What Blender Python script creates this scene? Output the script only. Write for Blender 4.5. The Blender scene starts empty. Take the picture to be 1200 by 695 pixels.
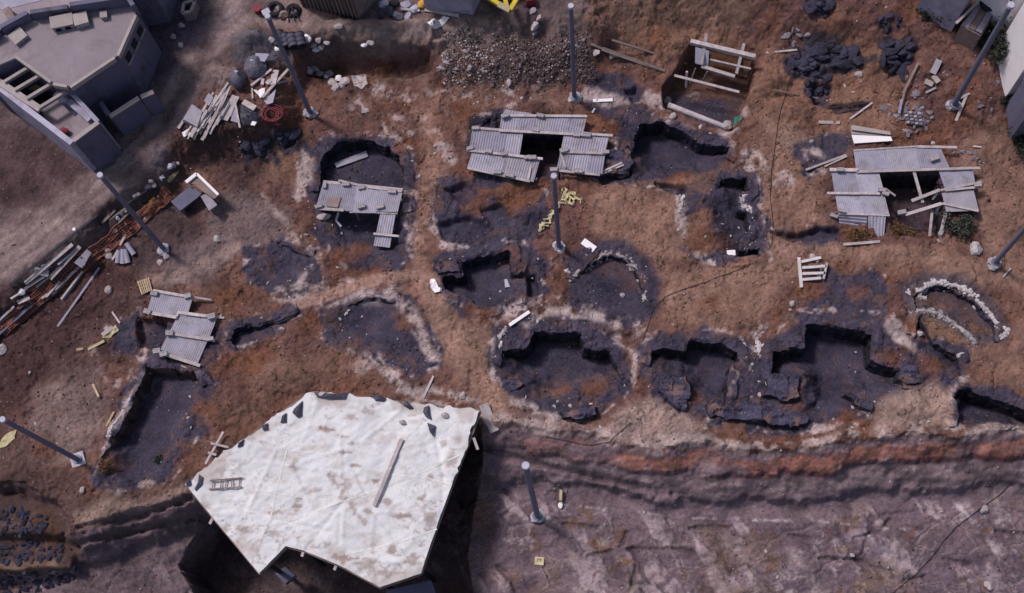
import bpy, math, random
import numpy as np
from mathutils import Vector
from mathutils.geometry import delaunay_2d_cdt

random.seed(7)
rng = np.random.default_rng(11)
scene = bpy.context.scene
COLL = scene.collection

# ------------------------------------------------------------------ camera model
IW, IH, F = 1200.0, 695.0, 1200.0 * 50 / 36
NAD = (685.0, 862.0)                       # nadir point of the aerial view
CAMZ = 62.0
d = np.array([NAD[0] - IW / 2, -(NAD[1] - IH / 2), -F]); d /= np.linalg.norm(d)
Zc = -d
Yc = np.array([0., 1., 0.]) - Zc * Zc[1]; Yc /= np.linalg.norm(Yc)
Xc = np.cross(Yc, Zc)
R = np.array([Xc, Yc, Zc])                 # camera -> world
CAM = np.array([0., 0., CAMZ])


def P(px, py, z=0.0):
    """world point at height z seen at photo position (px, py)"""
    r = R @ np.array([px - IW / 2, -(py - IH / 2), -F])
    t = (z - CAMZ) / r[2]
    return CAM + r * t


def proj(p):
    c = R.T @ (np.asarray(p, float) - CAM)
    return np.array([IW / 2 + F * c[0] / -c[2], IH / 2 - F * c[1] / -c[2]])


# ------------------------------------------------------------------ noise
def _hash(ix, iy, s):
    h = (ix.astype(np.int64) * 374761393 + iy.astype(np.int64) * 668265263 + s * 982451653) & 0xFFFFFFFF
    h = ((h ^ (h >> 13)) * 1274126177) & 0xFFFFFFFF
    h = ((h ^ (h >> 16)) * 2246822519) & 0xFFFFFFFF
    return ((h ^ (h >> 15)) & 0xFFFFFF) / float(0xFFFFFF)


def vn(x, y, s=0):
    x = np.asarray(x, float); y = np.asarray(y, float)
    ix = np.floor(x); iy = np.floor(y)
    fx = x - ix; fy = y - iy
    fx = fx * fx * fx * (fx * (fx * 6 - 15) + 10); fy = fy * fy * fy * (fy * (fy * 6 - 15) + 10)
    a = _hash(ix, iy, s); b = _hash(ix + 1, iy, s); c = _hash(ix, iy + 1, s); e = _hash(ix + 1, iy + 1, s)
    return (a * (1 - fx) + b * fx) * (1 - fy) + (c * (1 - fx) + e * fx) * fy


def fbm(x, y, s=0, o=4, g=.5):
    t = 0; a = 1.0; n = 0
    for k in range(o):
        t = t + a * vn(x * 2 ** k + 17.3 * k, y * 2 ** k - 9.1 * k, s + k); n += a; a *= g
    return t / n


def worley(x, y, s=0):
    """distance to nearest, second nearest and the nearest cell's random number"""
    ix = np.floor(x); iy = np.floor(y)
    d1 = np.full(np.shape(x), 9.); d2 = d1.copy(); idn = np.zeros(np.shape(x))
    for i in (-1, 0, 1):
        for j in (-1, 0, 1):
            cx = ix + i; cy = iy + j
            dx = cx + _hash(cx, cy, s) - x; dy = cy + _hash(cx, cy, s + 5) - y
            dd = np.sqrt(dx * dx + dy * dy)
            near = dd < d1
            d2 = np.where(near, d1, np.minimum(d2, dd))
            idn = np.where(near, _hash(cx, cy, s + 9), idn)
            d1 = np.where(near, dd, d1)
    return d1, d2, idn


def ss(a, b, x):
    t = np.clip((x - a) / (b - a), 0, 1)
    return t * t * (3 - 2 * t)


# ------------------------------------------------------------------ materials
def new_mat(name):
    m = bpy.data.materials.new(name); m.use_nodes = True
    nt = m.node_tree; nt.nodes.clear()
    out = nt.nodes.new('ShaderNodeOutputMaterial'); b = nt.nodes.new('ShaderNodeBsdfPrincipled')
    nt.links.new(b.outputs[0], out.inputs[0])
    b.inputs['Specular IOR Level'].default_value = .2
    return m, nt, b


def mat(name, col, rough=.85, var=.25, scale=3.0, bump=.3, bscale=25., metal=0., stain=None, stain_amt=.5, stain_scale=1.2, stretch=(1, 1, 1)):
    m, nt, b = new_mat(name)
    L = nt.links
    tc = nt.nodes.new('ShaderNodeTexCoord'); mp = nt.nodes.new('ShaderNodeMapping'); mp.inputs['Scale'].default_value = stretch
    L.new(tc.outputs['Object'], mp.inputs[0])
    n = nt.nodes.new('ShaderNodeTexNoise'); n.inputs['Scale'].default_value = scale; n.inputs['Detail'].default_value = 6; n.inputs['Roughness'].default_value = .65
    L.new(mp.outputs[0], n.inputs['Vector'])
    mr = nt.nodes.new('ShaderNodeMapRange'); mr.inputs['From Min'].default_value = .3; mr.inputs['From Max'].default_value = .7
    mr.inputs['To Min'].default_value = 1 - var; mr.inputs['To Max'].default_value = 1 + var
    L.new(n.outputs['Fac'], mr.inputs['Value'])
    oi = nt.nodes.new('ShaderNodeObjectInfo'); mr2 = nt.nodes.new('ShaderNodeMapRange')
    mr2.inputs['To Min'].default_value = 1 - var * .6; mr2.inputs['To Max'].default_value = 1 + var * .6
    L.new(oi.outputs['Random'], mr2.inputs['Value'])
    mu = nt.nodes.new('ShaderNodeMath'); mu.operation = 'MULTIPLY'
    L.new(mr.outputs[0], mu.inputs[0]); L.new(mr2.outputs[0], mu.inputs[1])
    vm = nt.nodes.new('ShaderNodeVectorMath'); vm.operation = 'SCALE'; vm.inputs[0].default_value = col
    L.new(mu.outputs[0], vm.inputs['Scale'])
    last = vm.outputs[0]
    if stain:
        n2 = nt.nodes.new('ShaderNodeTexNoise'); n2.inputs['Scale'].default_value = stain_scale; n2.inputs['Detail'].default_value = 7; n2.inputs['Roughness'].default_value = .7; n2.inputs['Distortion'].default_value = 1.0
        L.new(mp.outputs[0], n2.inputs['Vector'])
        r2 = nt.nodes.new('ShaderNodeMapRange'); r2.inputs['From Min'].default_value = .5; r2.inputs['From Max'].default_value = .72; r2.inputs['To Max'].default_value = stain_amt
        L.new(n2.outputs['Fac'], r2.inputs['Value'])
        mx = nt.nodes.new('ShaderNodeMix'); mx.data_type = 'RGBA'
        L.new(r2.outputs[0], mx.inputs[0]); L.new(last, mx.inputs[6]); mx.inputs[7].default_value = (*stain, 1)
        last = mx.outputs[2]
    L.new(last, b.inputs['Base Color'])
    b.inputs['Roughness'].default_value = rough; b.inputs['Metallic'].default_value = metal
    if bump:
        n3 = nt.nodes.new('ShaderNodeTexNoise'); n3.inputs['Scale'].default_value = bscale; n3.inputs['Detail'].default_value = 5
        L.new(mp.outputs[0], n3.inputs['Vector'])
        bp = nt.nodes.new('ShaderNodeBump'); bp.inputs['Strength'].default_value = bump; bp.inputs['Distance'].default_value = .05
        L.new(n3.outputs['Fac'], bp.inputs['Height']); L.new(bp.outputs[0], b.inputs['Normal'])
    return m


def ground_mat():
    m, nt, b = new_mat('earth_and_gravel')
    L = nt.links; N = nt.nodes.new
    at = N('ShaderNodeAttribute'); at.attribute_name = 'tint'
    geo = N('ShaderNodeNewGeometry')
    def noise(sc, det=6, ro=.65):
        n = N('ShaderNodeTexNoise'); n.inputs['Scale'].default_value = sc; n.inputs['Detail'].default_value = det; n.inputs['Roughness'].default_value = ro
        L.new(geo.outputs['Position'], n.inputs['Vector']); return n
    def rng_(src, a, bb, lo, hi):
        r = N('ShaderNodeMapRange'); r.inputs['From Min'].default_value = a; r.inputs['From Max'].default_value = bb
        r.inputs['To Min'].default_value = lo; r.inputs['To Max'].default_value = hi; L.new(src, r.inputs['Value']); return r.outputs[0]
    def mul(a, c):
        x = N('ShaderNodeMath'); x.operation = 'MULTIPLY'; L.new(a, x.inputs[0]); L.new(c, x.inputs[1]); return x.outputs[0]
    f1 = rng_(noise(.9).outputs['Fac'], .3, .7, .62, 1.38)
    f2 = rng_(noise(11, 4, .7).outputs['Fac'], .25, .75, .66, 1.34)
    v = N('ShaderNodeTexVoronoi'); v.inputs['Scale'].default_value = 9.0; v.inputs['Randomness'].default_value = 1
    L.new(geo.outputs['Position'], v.inputs['Vector'])
    sep = N('ShaderNodeSeparateColor'); L.new(v.outputs['Color'], sep.inputs[0])
    f3 = rng_(sep.outputs[0], 0, 1, .88, 1.12)
    vm = N('ShaderNodeVectorMath'); vm.operation = 'SCALE'; L.new(at.outputs['Color'], vm.inputs[0]); L.new(mul(mul(f1, f2), f3), vm.inputs['Scale'])
    # sparse pale chips of stone
    v2 = N('ShaderNodeTexVoronoi'); v2.inputs['Scale'].default_value = 4.6; L.new(geo.outputs['Position'], v2.inputs['Vector'])
    s2 = N('ShaderNodeSeparateColor'); L.new(v2.outputs['Color'], s2.inputs[0])
    chip = mul(rng_(v2.outputs['Distance'], .12, .2, 1, 0), rng_(s2.outputs[1], .8, .82, 0, .38))
    mx = N('ShaderNodeMix'); mx.data_type = 'RGBA'; L.new(chip, mx.inputs[0]); L.new(vm.outputs[0], mx.inputs[6]); mx.inputs[7].default_value = (.34, .28, .28, 1)
    L.new(mx.outputs[2], b.inputs['Base Color'])
    b.inputs['Roughness'].default_value = .95; b.inputs['Specular IOR Level'].default_value = .08
    bp = N('ShaderNodeBump'); bp.inputs['Strength'].default_value = .5; bp.inputs['Distance'].default_value = .05
    L.new(noise(16, 6, .75).outputs['Fac'], bp.inputs['Height']); L.new(bp.outputs[0], b.inputs['Normal'])
    return m


def attr_mat(name, rough=.9, lo=.65, hi=1.35, bump=.5):
    """colour taken from the mesh's own per-stone tint, broken up by noise"""
    m, nt, b = new_mat(name); L = nt.links
    at = nt.nodes.new('ShaderNodeAttribute'); at.attribute_name = 'tint'
    geo = nt.nodes.new('ShaderNodeNewGeometry')
    n = nt.nodes.new('ShaderNodeTexNoise'); n.inputs['Scale'].default_value = 14; n.inputs['Detail'].default_value = 5
    L.new(geo.outputs['Position'], n.inputs['Vector'])
    r = nt.nodes.new('ShaderNodeMapRange'); r.inputs['From Min'].default_value = .3; r.inputs['From Max'].default_value = .7; r.inputs['To Min'].default_value = lo; r.inputs['To Max'].default_value = hi
    L.new(n.outputs['Fac'], r.inputs['Value'])
    vm = nt.nodes.new('ShaderNodeVectorMath'); vm.operation = 'SCALE'; L.new(at.outputs['Color'], vm.inputs[0]); L.new(r.outputs[0], vm.inputs['Scale'])
    L.new(vm.outputs[0], b.inputs['Base Color']); b.inputs['Roughness'].default_value = rough
    bp = nt.nodes.new('ShaderNodeBump'); bp.inputs['Strength'].default_value = bump; bp.inputs['Distance'].default_value = .04
    L.new(n.outputs['Fac'], bp.inputs['Height']); L.new(bp.outputs[0], b.inputs['Normal'])
    return m


M = {}
M['earth'] = ground_mat()
M['basalt'] = mat('dark_basalt', (.046, .042, .068), .95, .45, 5, .8, 14)
M['pale_stone'] = mat('pale_tuff_stone', (.39, .335, .335), .9, .3, 6, .5, 20)
M['mid_stone'] = mat('grey_stone', (.20, .17, .19), .9, .35, 6, .5, 20)
M['coping'] = mat('pale_coping_stone', (.41, .36, .365), .9, .45, 5, .6, 18, stain=(.12, .085, .08), stain_amt=.8, stain_scale=2.5)
M['sheet_a'] = mat('weathered_sheet', (.27, .25, .315), .65, .14, 2.5, .1, 12, stain=(.16, .12, .11), stain_amt=.8, stain_scale=1.4)
M['sheet_b'] = mat('weathered_sheet_pale', (.325, .30, .365), .65, .14, 2.5, .1, 12, stain=(.20, .15, .135), stain_amt=.8, stain_scale=1.4)
M['sheet_c'] = mat('weathered_sheet_dusty', (.30, .27, .315), .7, .16, 2.0, .1, 12, stain=(.16, .12, .115), stain_amt=.6, stain_scale=1.2)
M['wood'] = mat('weathered_timber', (.42, .36, .365), .85, .28, 4, .3, 18, stain=(.19, .145, .13), stain_amt=.5, stain_scale=2.5)
M['wood_dk'] = mat('old_brown_timber', (.20, .15, .14), .9, .3, 4, .3, 18)
M['wood_new'] = mat('fresh_yellow_timber', (.42, .31, .20), .8, .25, 4, .2, 18)
M['block'] = mat('concrete_block_grey', (.34, .30, .32), .95, .25, 8, .5, 30)
M['pole'] = mat('galvanised_steel', (.14, .145, .21), .55, .12, 3, .05, 20, metal=.15)
M['cap'] = mat('pale_pole_cap', (.40, .39, .47), .6, .1, 5, .1, 20)
M['cap2'] = mat('dull_white_joist', (.55, .505, .51), .8, .15, 4, .2, 14, stain=(.3, .25, .24), stain_amt=.5, stain_scale=3)
M['footing'] = mat('pole_footing_concrete', (.40, .36, .40), .9, .3, 4, .5, 18, stain=(.2, .15, .14), stain_amt=.6, stain_scale=3)
M['concrete'] = mat('bare_concrete_wall', (.130, .122, .185), .9, .14, .5, .25, 10, stain=(.075, .062, .075), stain_amt=1, stain_scale=.8, stretch=(1, 1, .35))
M['conc_edge'] = mat('pale_parapet_top', (.34, .29, .28), .9, .15, 2, .2, 14)
M['roof_conc'] = mat('dusty_flat_roof', (.265, .22, .245), .95, .16, .45, .3, 9, stain=(.165, .125, .135), stain_amt=1, stain_scale=.5)
M['plaster'] = mat('pale_plaster_wall', (.36, .33, .42), .9, .25, 1.2, .2, 12, stain=(.16, .14, .18), stain_amt=.7, stain_scale=.8)
M['window'] = mat('dark_window_opening', (.012, .011, .016), .6, .1, 3, 0)
M['white'] = mat('white_paint', (.80, .75, .77), .7, .06, 1.5, .1, 10)
M['hem'] = mat('white_roof_hem', (.5, .47, .45), .7, .1, 2, .2, 4)
M['seam'] = mat('white_seam_tape', (.66, .64, .62), .7, .04, 3, 0)
M['stainmark'] = mat('rusty_dirt_mark', (.36, .25, .20), .9, .3, 5, .1, 20)
M['plastic_dk'] = mat('black_plastic_sheet', (.045, .042, .065), .5, .3, 5, .4, 10)
M['bluegrey'] = mat('blue_grey_board', (.115, .11, .165), .8, .15, 2, .1, 10)
M['brownboard'] = mat('brown_board', (.23, .165, .155), .85, .2, 3, .2, 14)
M['orangeboard'] = mat('rusty_orange_board', (.16, .072, .04), .9, .35, 3, .3, 14)
M['yellow'] = mat('yellow_paint', (.55, .40, .035), .5, .2, 4, .1, 18)
M['yellow_cloth'] = mat('yellow_plastic', (.44, .38, .22), .6, .25, 4, .2, 12)
M['orange_net'] = mat('orange_plastic_net', (.26, .095, .065), .7, .3, 3, .1, 12)
M['orange_sack'] = mat('orange_plastic', (.58, .30, .06), .7, .2, 3, .2, 12)
M['red'] = mat('red_hose', (.20, .028, .04), .6, .25, 4, .1, 12)
M['rubber'] = mat('black_rubber', (.018, .017, .022), .8, .2, 5, .1, 18)
M['drum'] = mat('dark_steel_drum', (.06, .055, .085), .6, .3, 4, .2, 14)
M['tarp'] = mat('grey_tarpaulin', (.14, .125, .165), .7, .2, 3, .4, 8)
M['green'] = mat('green_plastic', (.03, .16, .13), .6, .25, 6, .2, 12)
M['leaf'] = mat('dusty_leaves', (.050, .052, .042), .8, .5, 6, 0)
M['leaf_dk'] = mat('dark_leaves', (.028, .036, .026), .8, .5, 6, 0)
M['dryleaf'] = mat('dry_weed', (.15, .085, .04), .9, .4, 5, 0)
M['iron'] = mat('dark_iron', (.03, .028, .038), .7, .3, 5, .1, 14)
M['cable'] = mat('dark_cable', (.03, .025, .03), .8, .1, 5, 0)
M['vertex_stone'] = attr_mat('mixed_pebbles')
M['terrace_stone'] = mat('grey_black_lava_stone', (.075, .068, .09), .95, .5, 5, .8, 14)
M['canvas'] = attr_mat('white_roof_canvas', .75, .93, 1.07, .08)

# ------------------------------------------------------------------ mesh builder
LOC = {}


def ico(sub):
    t = (1 + 5 ** .5) / 2
    v = [(-1, t, 0), (1, t, 0), (-1, -t, 0), (1, -t, 0), (0, -1, t), (0, 1, t), (0, -1, -t), (0, 1, -t), (t, 0, -1), (t, 0, 1), (-t, 0, -1), (-t, 0, 1)]
    f = [(0, 11, 5), (0, 5, 1), (0, 1, 7), (0, 7, 10), (0, 10, 11), (1, 5, 9), (5, 11, 4), (11, 10, 2), (10, 7, 6), (7, 1, 8), (3, 9, 4), (3, 4, 2), (3, 2, 6), (3, 6, 8), (3, 8, 9), (4, 9, 5), (2, 4, 11), (6, 2, 10), (8, 6, 7), (9, 8, 1)]
    v = [np.array(p) / np.linalg.norm(p) for p in v]
    for _ in range(sub):
        cache = {}; nf = []
        def mid(a, b):
            k = (min(a, b), max(a, b))
            if k not in cache:
                q = (v[a] + v[b]); v.append(q / np.linalg.norm(q)); cache[k] = len(v) - 1
            return cache[k]
        for a, b, c in f:
            x, y, z = mid(a, b), mid(b, c), mid(c, a)
            nf += [(a, x, z), (b, y, x), (c, z, y), (x, y, z)]
        f = nf
    return np.array(v), f


ICO = [ico(0), ico(1), ico(2), ico(3)]


def stone_shape(sub, seed, rough=.3, facets=7):
    """an angular stone: a sphere cut by random planes, plus noise"""
    r = np.random.default_rng(seed)
    v, f = ICO[sub]; v = v.copy()
    for _ in range(facets):
        n = r.normal(size=3); n /= np.linalg.norm(n); c = r.uniform(.55, .88)
        dd = v @ n; o = dd > c
        v[o] -= np.outer(dd[o] - c, n)
    v *= (1 + rough * (r.random(len(v))[:, None] - .5) * .5)
    return v, f


class MB:
    def __init__(s): s.v = []; s.f = []

    def add(s, vs, fs):
        o = len(s.v); s.v += [tuple(map(float, p)) for p in vs]; s.f += [tuple(i + o for i in q) for q in fs]; return s

    def poly(s, pts): return s.add(pts, [tuple(range(len(pts)))])

    def prism(s, top, h):
        """closed block: top outline (3-D) and depth straight down (number, or the bottom's z as ('z', value))"""
        top = [np.asarray(p, float) for p in top]; n = len(top)
        a = sum(top[i][0] * top[(i + 1) % n][1] - top[(i + 1) % n][0] * top[i][1] for i in range(n))
        if a < 0: top = top[::-1]
        bot = [np.array([p[0], p[1], h[1]]) if isinstance(h, tuple) else p - np.array([0, 0, h]) for p in top]
        fs = [tuple(range(n)), tuple(range(2 * n - 1, n - 1, -1))] + [(i, i + n, (i + 1) % n + n, (i + 1) % n) for i in range(n)]
        return s.add(top + bot, fs)

    def beam(s, a, b, w, h, roll=0., taper=1.):
        a = np.asarray(a, float); b = np.asarray(b, float); t = b - a; t /= np.linalg.norm(t)
        up = np.array([0, 0, 1.]) if abs(t[2]) < .95 else np.array([1., 0, 0])
        x = np.cross(t, up); x /= np.linalg.norm(x); y = np.cross(x, t)
        c, q = math.cos(roll), math.sin(roll); x, y = x * c + y * q, y * c - x * q
        vs = []
        for p, k in ((a, 1.), (b, taper)):
            for i, j in ((-1, -1), (1, -1), (1, 1), (-1, 1)): vs.append(p + x * i * w / 2 * k + y * j * h / 2 * k)
        return s.add(vs, [(3, 2, 1, 0), (4, 5, 6, 7), (0, 1, 5, 4), (1, 2, 6, 5), (2, 3, 7, 6), (3, 0, 4, 7)])

    def box(s, c, sx, sy, sz, rz=0.):
        """box standing on c (centre of its underside)"""
        c = np.asarray(c, float); k, q = math.cos(rz), math.sin(rz); vs = []
        for z in (0, sz):
            for i, j in ((-1, -1), (1, -1), (1, 1), (-1, 1)):
                x, y = i * sx / 2, j * sy / 2; vs.append(c + np.array([x * k - y * q, x * q + y * k, z]))
        return s.add(vs, [(3, 2, 1, 0), (4, 5, 6, 7), (0, 1, 5, 4), (1, 2, 6, 5), (2, 3, 7, 6), (3, 0, 4, 7)])

    def cyl(s, a, b, r0, r1=None, n=14):
        a = np.asarray(a, float); b = np.asarray(b, float); r1 = r0 if r1 is None else r1
        t = b - a; t /= np.linalg.norm(t); up = np.array([0, 0, 1.]) if abs(t[2]) < .9 else np.array([1., 0, 0])
        x = np.cross(t, up); x /= np.linalg.norm(x); y = np.cross(x, t); vs = []
        for p, r in ((a, r0), (b, r1)):
            for k in range(n):
                w = 2 * math.pi * k / n; vs.append(p + r * (x * math.cos(w) + y * math.sin(w)))
        return s.add(vs, [tuple(range(n))[::-1], tuple(range(n, 2 * n))] + [(k, (k + 1) % n, (k + 1) % n + n, k + n) for k in range(n)])

    def tube(s, pts, r, n=6):
        pts = [np.asarray(p, float) for p in pts]; vs = []; m = len(pts)
        for i, p in enumerate(pts):
            t = pts[min(i + 1, m - 1)] - pts[max(i - 1, 0)]; t = t / (np.linalg.norm(t) + 1e-9)
            up = np.array([0, 0, 1.]) if abs(t[2]) < .9 else np.array([1., 0, 0])
            x = np.cross(t, up); x /= np.linalg.norm(x); y = np.cross(x, t)
            for k in range(n):
                w = 2 * math.pi * k / n; vs.append(p + r * (x * math.cos(w) + y * math.sin(w)))
        fs = [tuple(range(n))[::-1], tuple(range((m - 1) * n, m * n))]
        for i in range(m - 1):
            for k in range(n): fs.append((i * n + k, i * n + (k + 1) % n, (i + 1) * n + (k + 1) % n, (i + 1) * n + k))
        return s.add(vs, fs)

    def torus(s, c, R_, r, n=28, m=7, sq=1.0, rz=0.):
        vs = []; c = np.asarray(c, float)
        for i in range(n):
            a = 2 * math.pi * i / n
            for j in range(m):
                b = 2 * math.pi * j / m
                vs.append(c + np.array([(R_ + r * math.cos(b)) * math.cos(a), (R_ + r * math.cos(b)) * math.sin(a) * sq, r * math.sin(b)]))
        return s.add(vs, [(i * m + j, ((i + 1) % n) * m + j, ((i + 1) % n) * m + (j + 1) % m, i * m + (j + 1) % m) for i in range(n) for j in range(m)])

    def blob(s, c, r, seed=0, sub=2, rough=.3, facets=7, rz=0.):
        v, f = stone_shape(sub, seed, rough, facets); r = np.asarray(r, float) * np.ones(3)
        v = v * r; k, q = math.cos(rz), math.sin(rz)
        v = np.stack([v[:, 0] * k - v[:, 1] * q, v[:, 0] * q + v[:, 1] * k, v[:, 2]], 1)
        return s.add(v + np.asarray(c, float), f)

    def build(s, name, m, parent=None, loc=None, smooth=False):
        me = bpy.data.meshes.new(name)
        root = parent
        while root is not None and root.parent is not None: root = root.parent
        off = LOC[root.name] if root is not None else (np.asarray(loc, float) if loc is not None else np.zeros(3))
        v = np.asarray(s.v, float) - off
        me.from_pydata(v.tolist(), [], s.f)
        me.materials.append(M[m]); me.update()
        if smooth: me.shade_smooth()
        o = bpy.data.objects.new(name, me); COLL.objects.link(o)
        if parent is not None: o.parent = parent
        else: o.location = off.tolist(); LOC[o.name] = off
        return o


def tag(o, label=None, cat=None, group=None, kind=None):
    if label: o['label'] = label
    if cat: o['category'] = cat
    if group: o['group'] = group
    if kind: o['kind'] = kind
    return o


def thing(name, label, cat, loc, group=None):
    o = bpy.data.objects.new(name, None); COLL.objects.link(o)
    o.empty_display_size = .2
    o.location = [float(c) for c in loc]; LOC[o.name] = np.asarray(loc, float)
    return tag(o, label, cat, group)


ORD = 'first second third fourth fifth sixth seventh eighth ninth tenth eleventh twelfth thirteenth fourteenth fifteenth sixteenth seventeenth eighteenth nineteenth twentieth twenty-first twenty-second twenty-third twenty-fourth twenty-fifth twenty-sixth twenty-seventh twenty-eighth twenty-ninth thirtieth'.split()


def ordinal(i, n, a='leftmost', z='rightmost', side='left'):
    if i == 0: return a
    if i == n - 1: return z
    return ORD[i]


def place_word(i, n, noun):
    """'leftmost block', 'third block from the left', ..."""
    if n == 1: return noun
    if i == 0: return 'leftmost ' + noun
    if i == n - 1: return 'rightmost ' + noun
    return ORD[i] + ' ' + noun + ' from the left'

# ------------------------------------------------------------------ terrain grid
cs = [P(x, y, z) for x in (-40, IW + 40) for y in (-25, IH + 40) for z in (2.5, -6)]
x0, x1 = min(c[0] for c in cs), max(c[0] for c in cs)
y0, y1 = min(c[1] for c in cs), max(c[1] for c in cs)
STEP = .055
def axis(a, b):
    core = np.arange(a, b, STEP); out = []; s = STEP; p = 0.
    while p < 500: s *= 1.08; p += s; out.append(p)
    out = np.array(out)
    return np.concatenate([(a - out)[::-1], core, core[-1] + out])
xs = axis(x0, x1); ys = axis(y0, y1)
X, Y = np.meshgrid(xs, ys)                      # [j, i]
NY, NX = X.shape
Z = np.zeros_like(X)
COL = np.zeros(X.shape + (3,))
REG = np.zeros(X.shape, np.int16)               # 0 earth, 1 road, 2 cliff and low rock, 10+ house floors


def wpoly(pxs, z=0.):
    return np.array([P(a, b, z)[:2] for a, b in pxs])


def block(poly, mrg):
    i0, i1 = np.searchsorted(xs, [poly[:, 0].min() - mrg, poly[:, 0].max() + mrg])
    j0, j1 = np.searchsorted(ys, [poly[:, 1].min() - mrg, poly[:, 1].max() + mrg])
    return slice(j0, j1), slice(i0, i1)


def seg_d(x, y, a, b):
    dx, dy = b - a; L2 = dx * dx + dy * dy + 1e-12
    t = np.clip(((x - a[0]) * dx + (y - a[1]) * dy) / L2, 0, 1)
    return np.hypot(x - a[0] - t * dx, y - a[1] - t * dy)


def sd_poly(x, y, poly, edges=None):
    dm = np.full(x.shape, 1e9); ins = np.zeros(x.shape, bool); n = len(poly)
    for k in range(n):
        a, b = poly[k], poly[(k + 1) % n]
        if edges is None or k in edges: dm = np.minimum(dm, seg_d(x, y, a, b))
        c = (a[1] > y) != (b[1] > y)
        with np.errstate(divide='ignore', invalid='ignore'):
            xi = (b[0] - a[0]) * (y - a[1]) / (b[1] - a[1]) + a[0]
        ins ^= c & (x < xi)
    return np.where(ins, dm, -dm), ins


def sd_line(x, y, pts):
    dm = np.full(x.shape, 1e9)
    for a, b in zip(pts[:-1], pts[1:]): dm = np.minimum(dm, seg_d(x, y, a, b))
    return dm


_ns = [100]
def wob(x, y, amp, sc=1.1):
    _ns[0] += 3
    return amp * ((fbm(x / sc, y / sc, _ns[0], 4, .6) - .5) * 3.0)


def paint(pxs, col, fe=.25, amp=.4, k=1., z=0., mottled=0.):
    p = wpoly(pxs, z); sl = block(p, fe + amp * 2 + .3); x, y = X[sl], Y[sl]
    sd, _ = sd_poly(x, y, p); sd = sd + wob(x, y, amp)
    a = k * ss(-fe, fe, sd)
    if mottled: a = a * ss(.5 - .18, .5 + .08, fbm(x * 2.2, y * 2.2, _ns[0] + 50, 4, .65) + (.5 - mottled))
    a = a[..., None]
    COL[sl] = COL[sl] * (1 - a) + np.array(col) * a


def stroke(pxs, col, w=.5, fe=.3, amp=.2, k=1., z=0., mottled=0.):
    p = wpoly(pxs, z); sl = block(p, w + fe + amp * 2 + .3); x, y = X[sl], Y[sl]
    sd = w - sd_line(x, y, p) + wob(x, y, amp)
    a = k * ss(-fe, fe, sd)
    if mottled: a = a * ss(.32, .58, fbm(x * 2.6, y * 2.6, _ns[0] + 50, 4, .65) + (.5 - mottled))
    a = a[..., None]
    COL[sl] = COL[sl] * (1 - a) + np.array(col) * a


def raise_poly(pxs, h, fe, amp=.2, z=0., reg=None, edges=None):
    p = wpoly(pxs, z); sl = block(p, fe + amp * 2 + .5); x, y = X[sl], Y[sl]
    sd, _ = sd_poly(x, y, p, edges)
    if edges is not None: sd = np.where(sd > 1e8, 50, sd)
    a = ss(-fe, fe, sd + wob(x, y, amp))
    Z[sl] += h * a
    if reg is not None: REG[sl] = np.where(a > .5, reg, REG[sl])


def mound(px, py, rx, ry, h, z=0., rz=0.):
    c = P(px, py, z); r = max(rx, ry) * 1.6
    sl = block(np.array([[c[0] - r, c[1] - r], [c[0] + r, c[1] + r]]), 0)
    x, y = X[sl] - c[0], Y[sl] - c[1]; k, q = math.cos(rz), math.sin(rz)
    t = np.sqrt(((x * k + y * q) / rx) ** 2 + ((-x * q + y * k) / ry) ** 2)
    t = t + wob(x, y, .12, .7)
    Z[sl] += h * ss(1, 0, t)


# --- base colours (real surface colours: dug brown earth, tan paths, dark volcanic gravel)
BROWN = (.126, .066, .058); TAN = (.225, .120, .096); DARK = (.048, .042, .066); ORANGE = (.150, .063, .037)
ROAD = (.128, .088, .090); PALE = (.42, .325, .315); DKBROWN = (.058, .030, .032); MAUVE = (.135, .096, .112)
fa = fbm(X * .35, Y * .35, 1, 5); fb = fbm(X * 1.1, Y * 1.1, 7, 5, .6); fc = fbm(X * 3.1, Y * 3.1, 19, 4, .6)
COL[:] = BROWN
def lerp_all(col, a):
    global COL
    COL = COL * (1 - a[..., None]) + np.array(col) * a[..., None]
lerp_all((.190, .102, .078), .55 * ss(.48, .66, fbm(X * .55, Y * .55, 7, 5, .6)))
lerp_all(ORANGE, .55 * ss(.5, .66, fbm(X * .8 + 31, Y * .8, 23, 5, .6)))
lerp_all(DKBROWN, .55 * ss(.54, .72, fbm(X * 1.5 + 11, Y * 1.5, 29, 5, .65)))
Z += .5 * (fa - .5) + .20 * (fb - .5)

# --- raised road at the top and left, with its bank; the hillside at upper right
ROADPX = [(-120, 470), (0, 372), (60, 325), (130, 268), (188, 222), (205, 190), (240, 180), (300, 168), (338, 140), (343, 85), (362, 62),
          (430, 56), (505, 60), (520, 42), (600, 36), (690, 40), (700, -40), (700, -120), (-200, -120), (-200, 470)]
raise_poly(ROADPX, 1.5, .75, .3, z=.6)
raise_poly([(345, 96), (352, 60), (430, 55), (505, 58), (515, 30), (340, 30)], .35, .12, .15, z=1)
raise_poly([(352, 62), (430, 57), (505, 60), (507, 80), (430, 82), (360, 82)], -.9, .15, .15, z=.6)
raise_poly([(505, 92), (520, 48), (600, 40), (700, 44), (692, 78), (640, 92)], .9, 1.0, .2, z=.3)
raise_poly([(690, 60), (760, 35), (850, 22), (940, 40), (1040, 60), (1075, 85), (1150, 120), (1260, 150), (1320, -150), (690, -150)], 1.3, 2.6, .3, z=.5)
raise_poly([(700, 25), (780, 12), (900, 20), (1000, 25), (1080, 40), (1110, -150), (690, -150)], 1.0, 1.6, .3, z=1.0)

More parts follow.
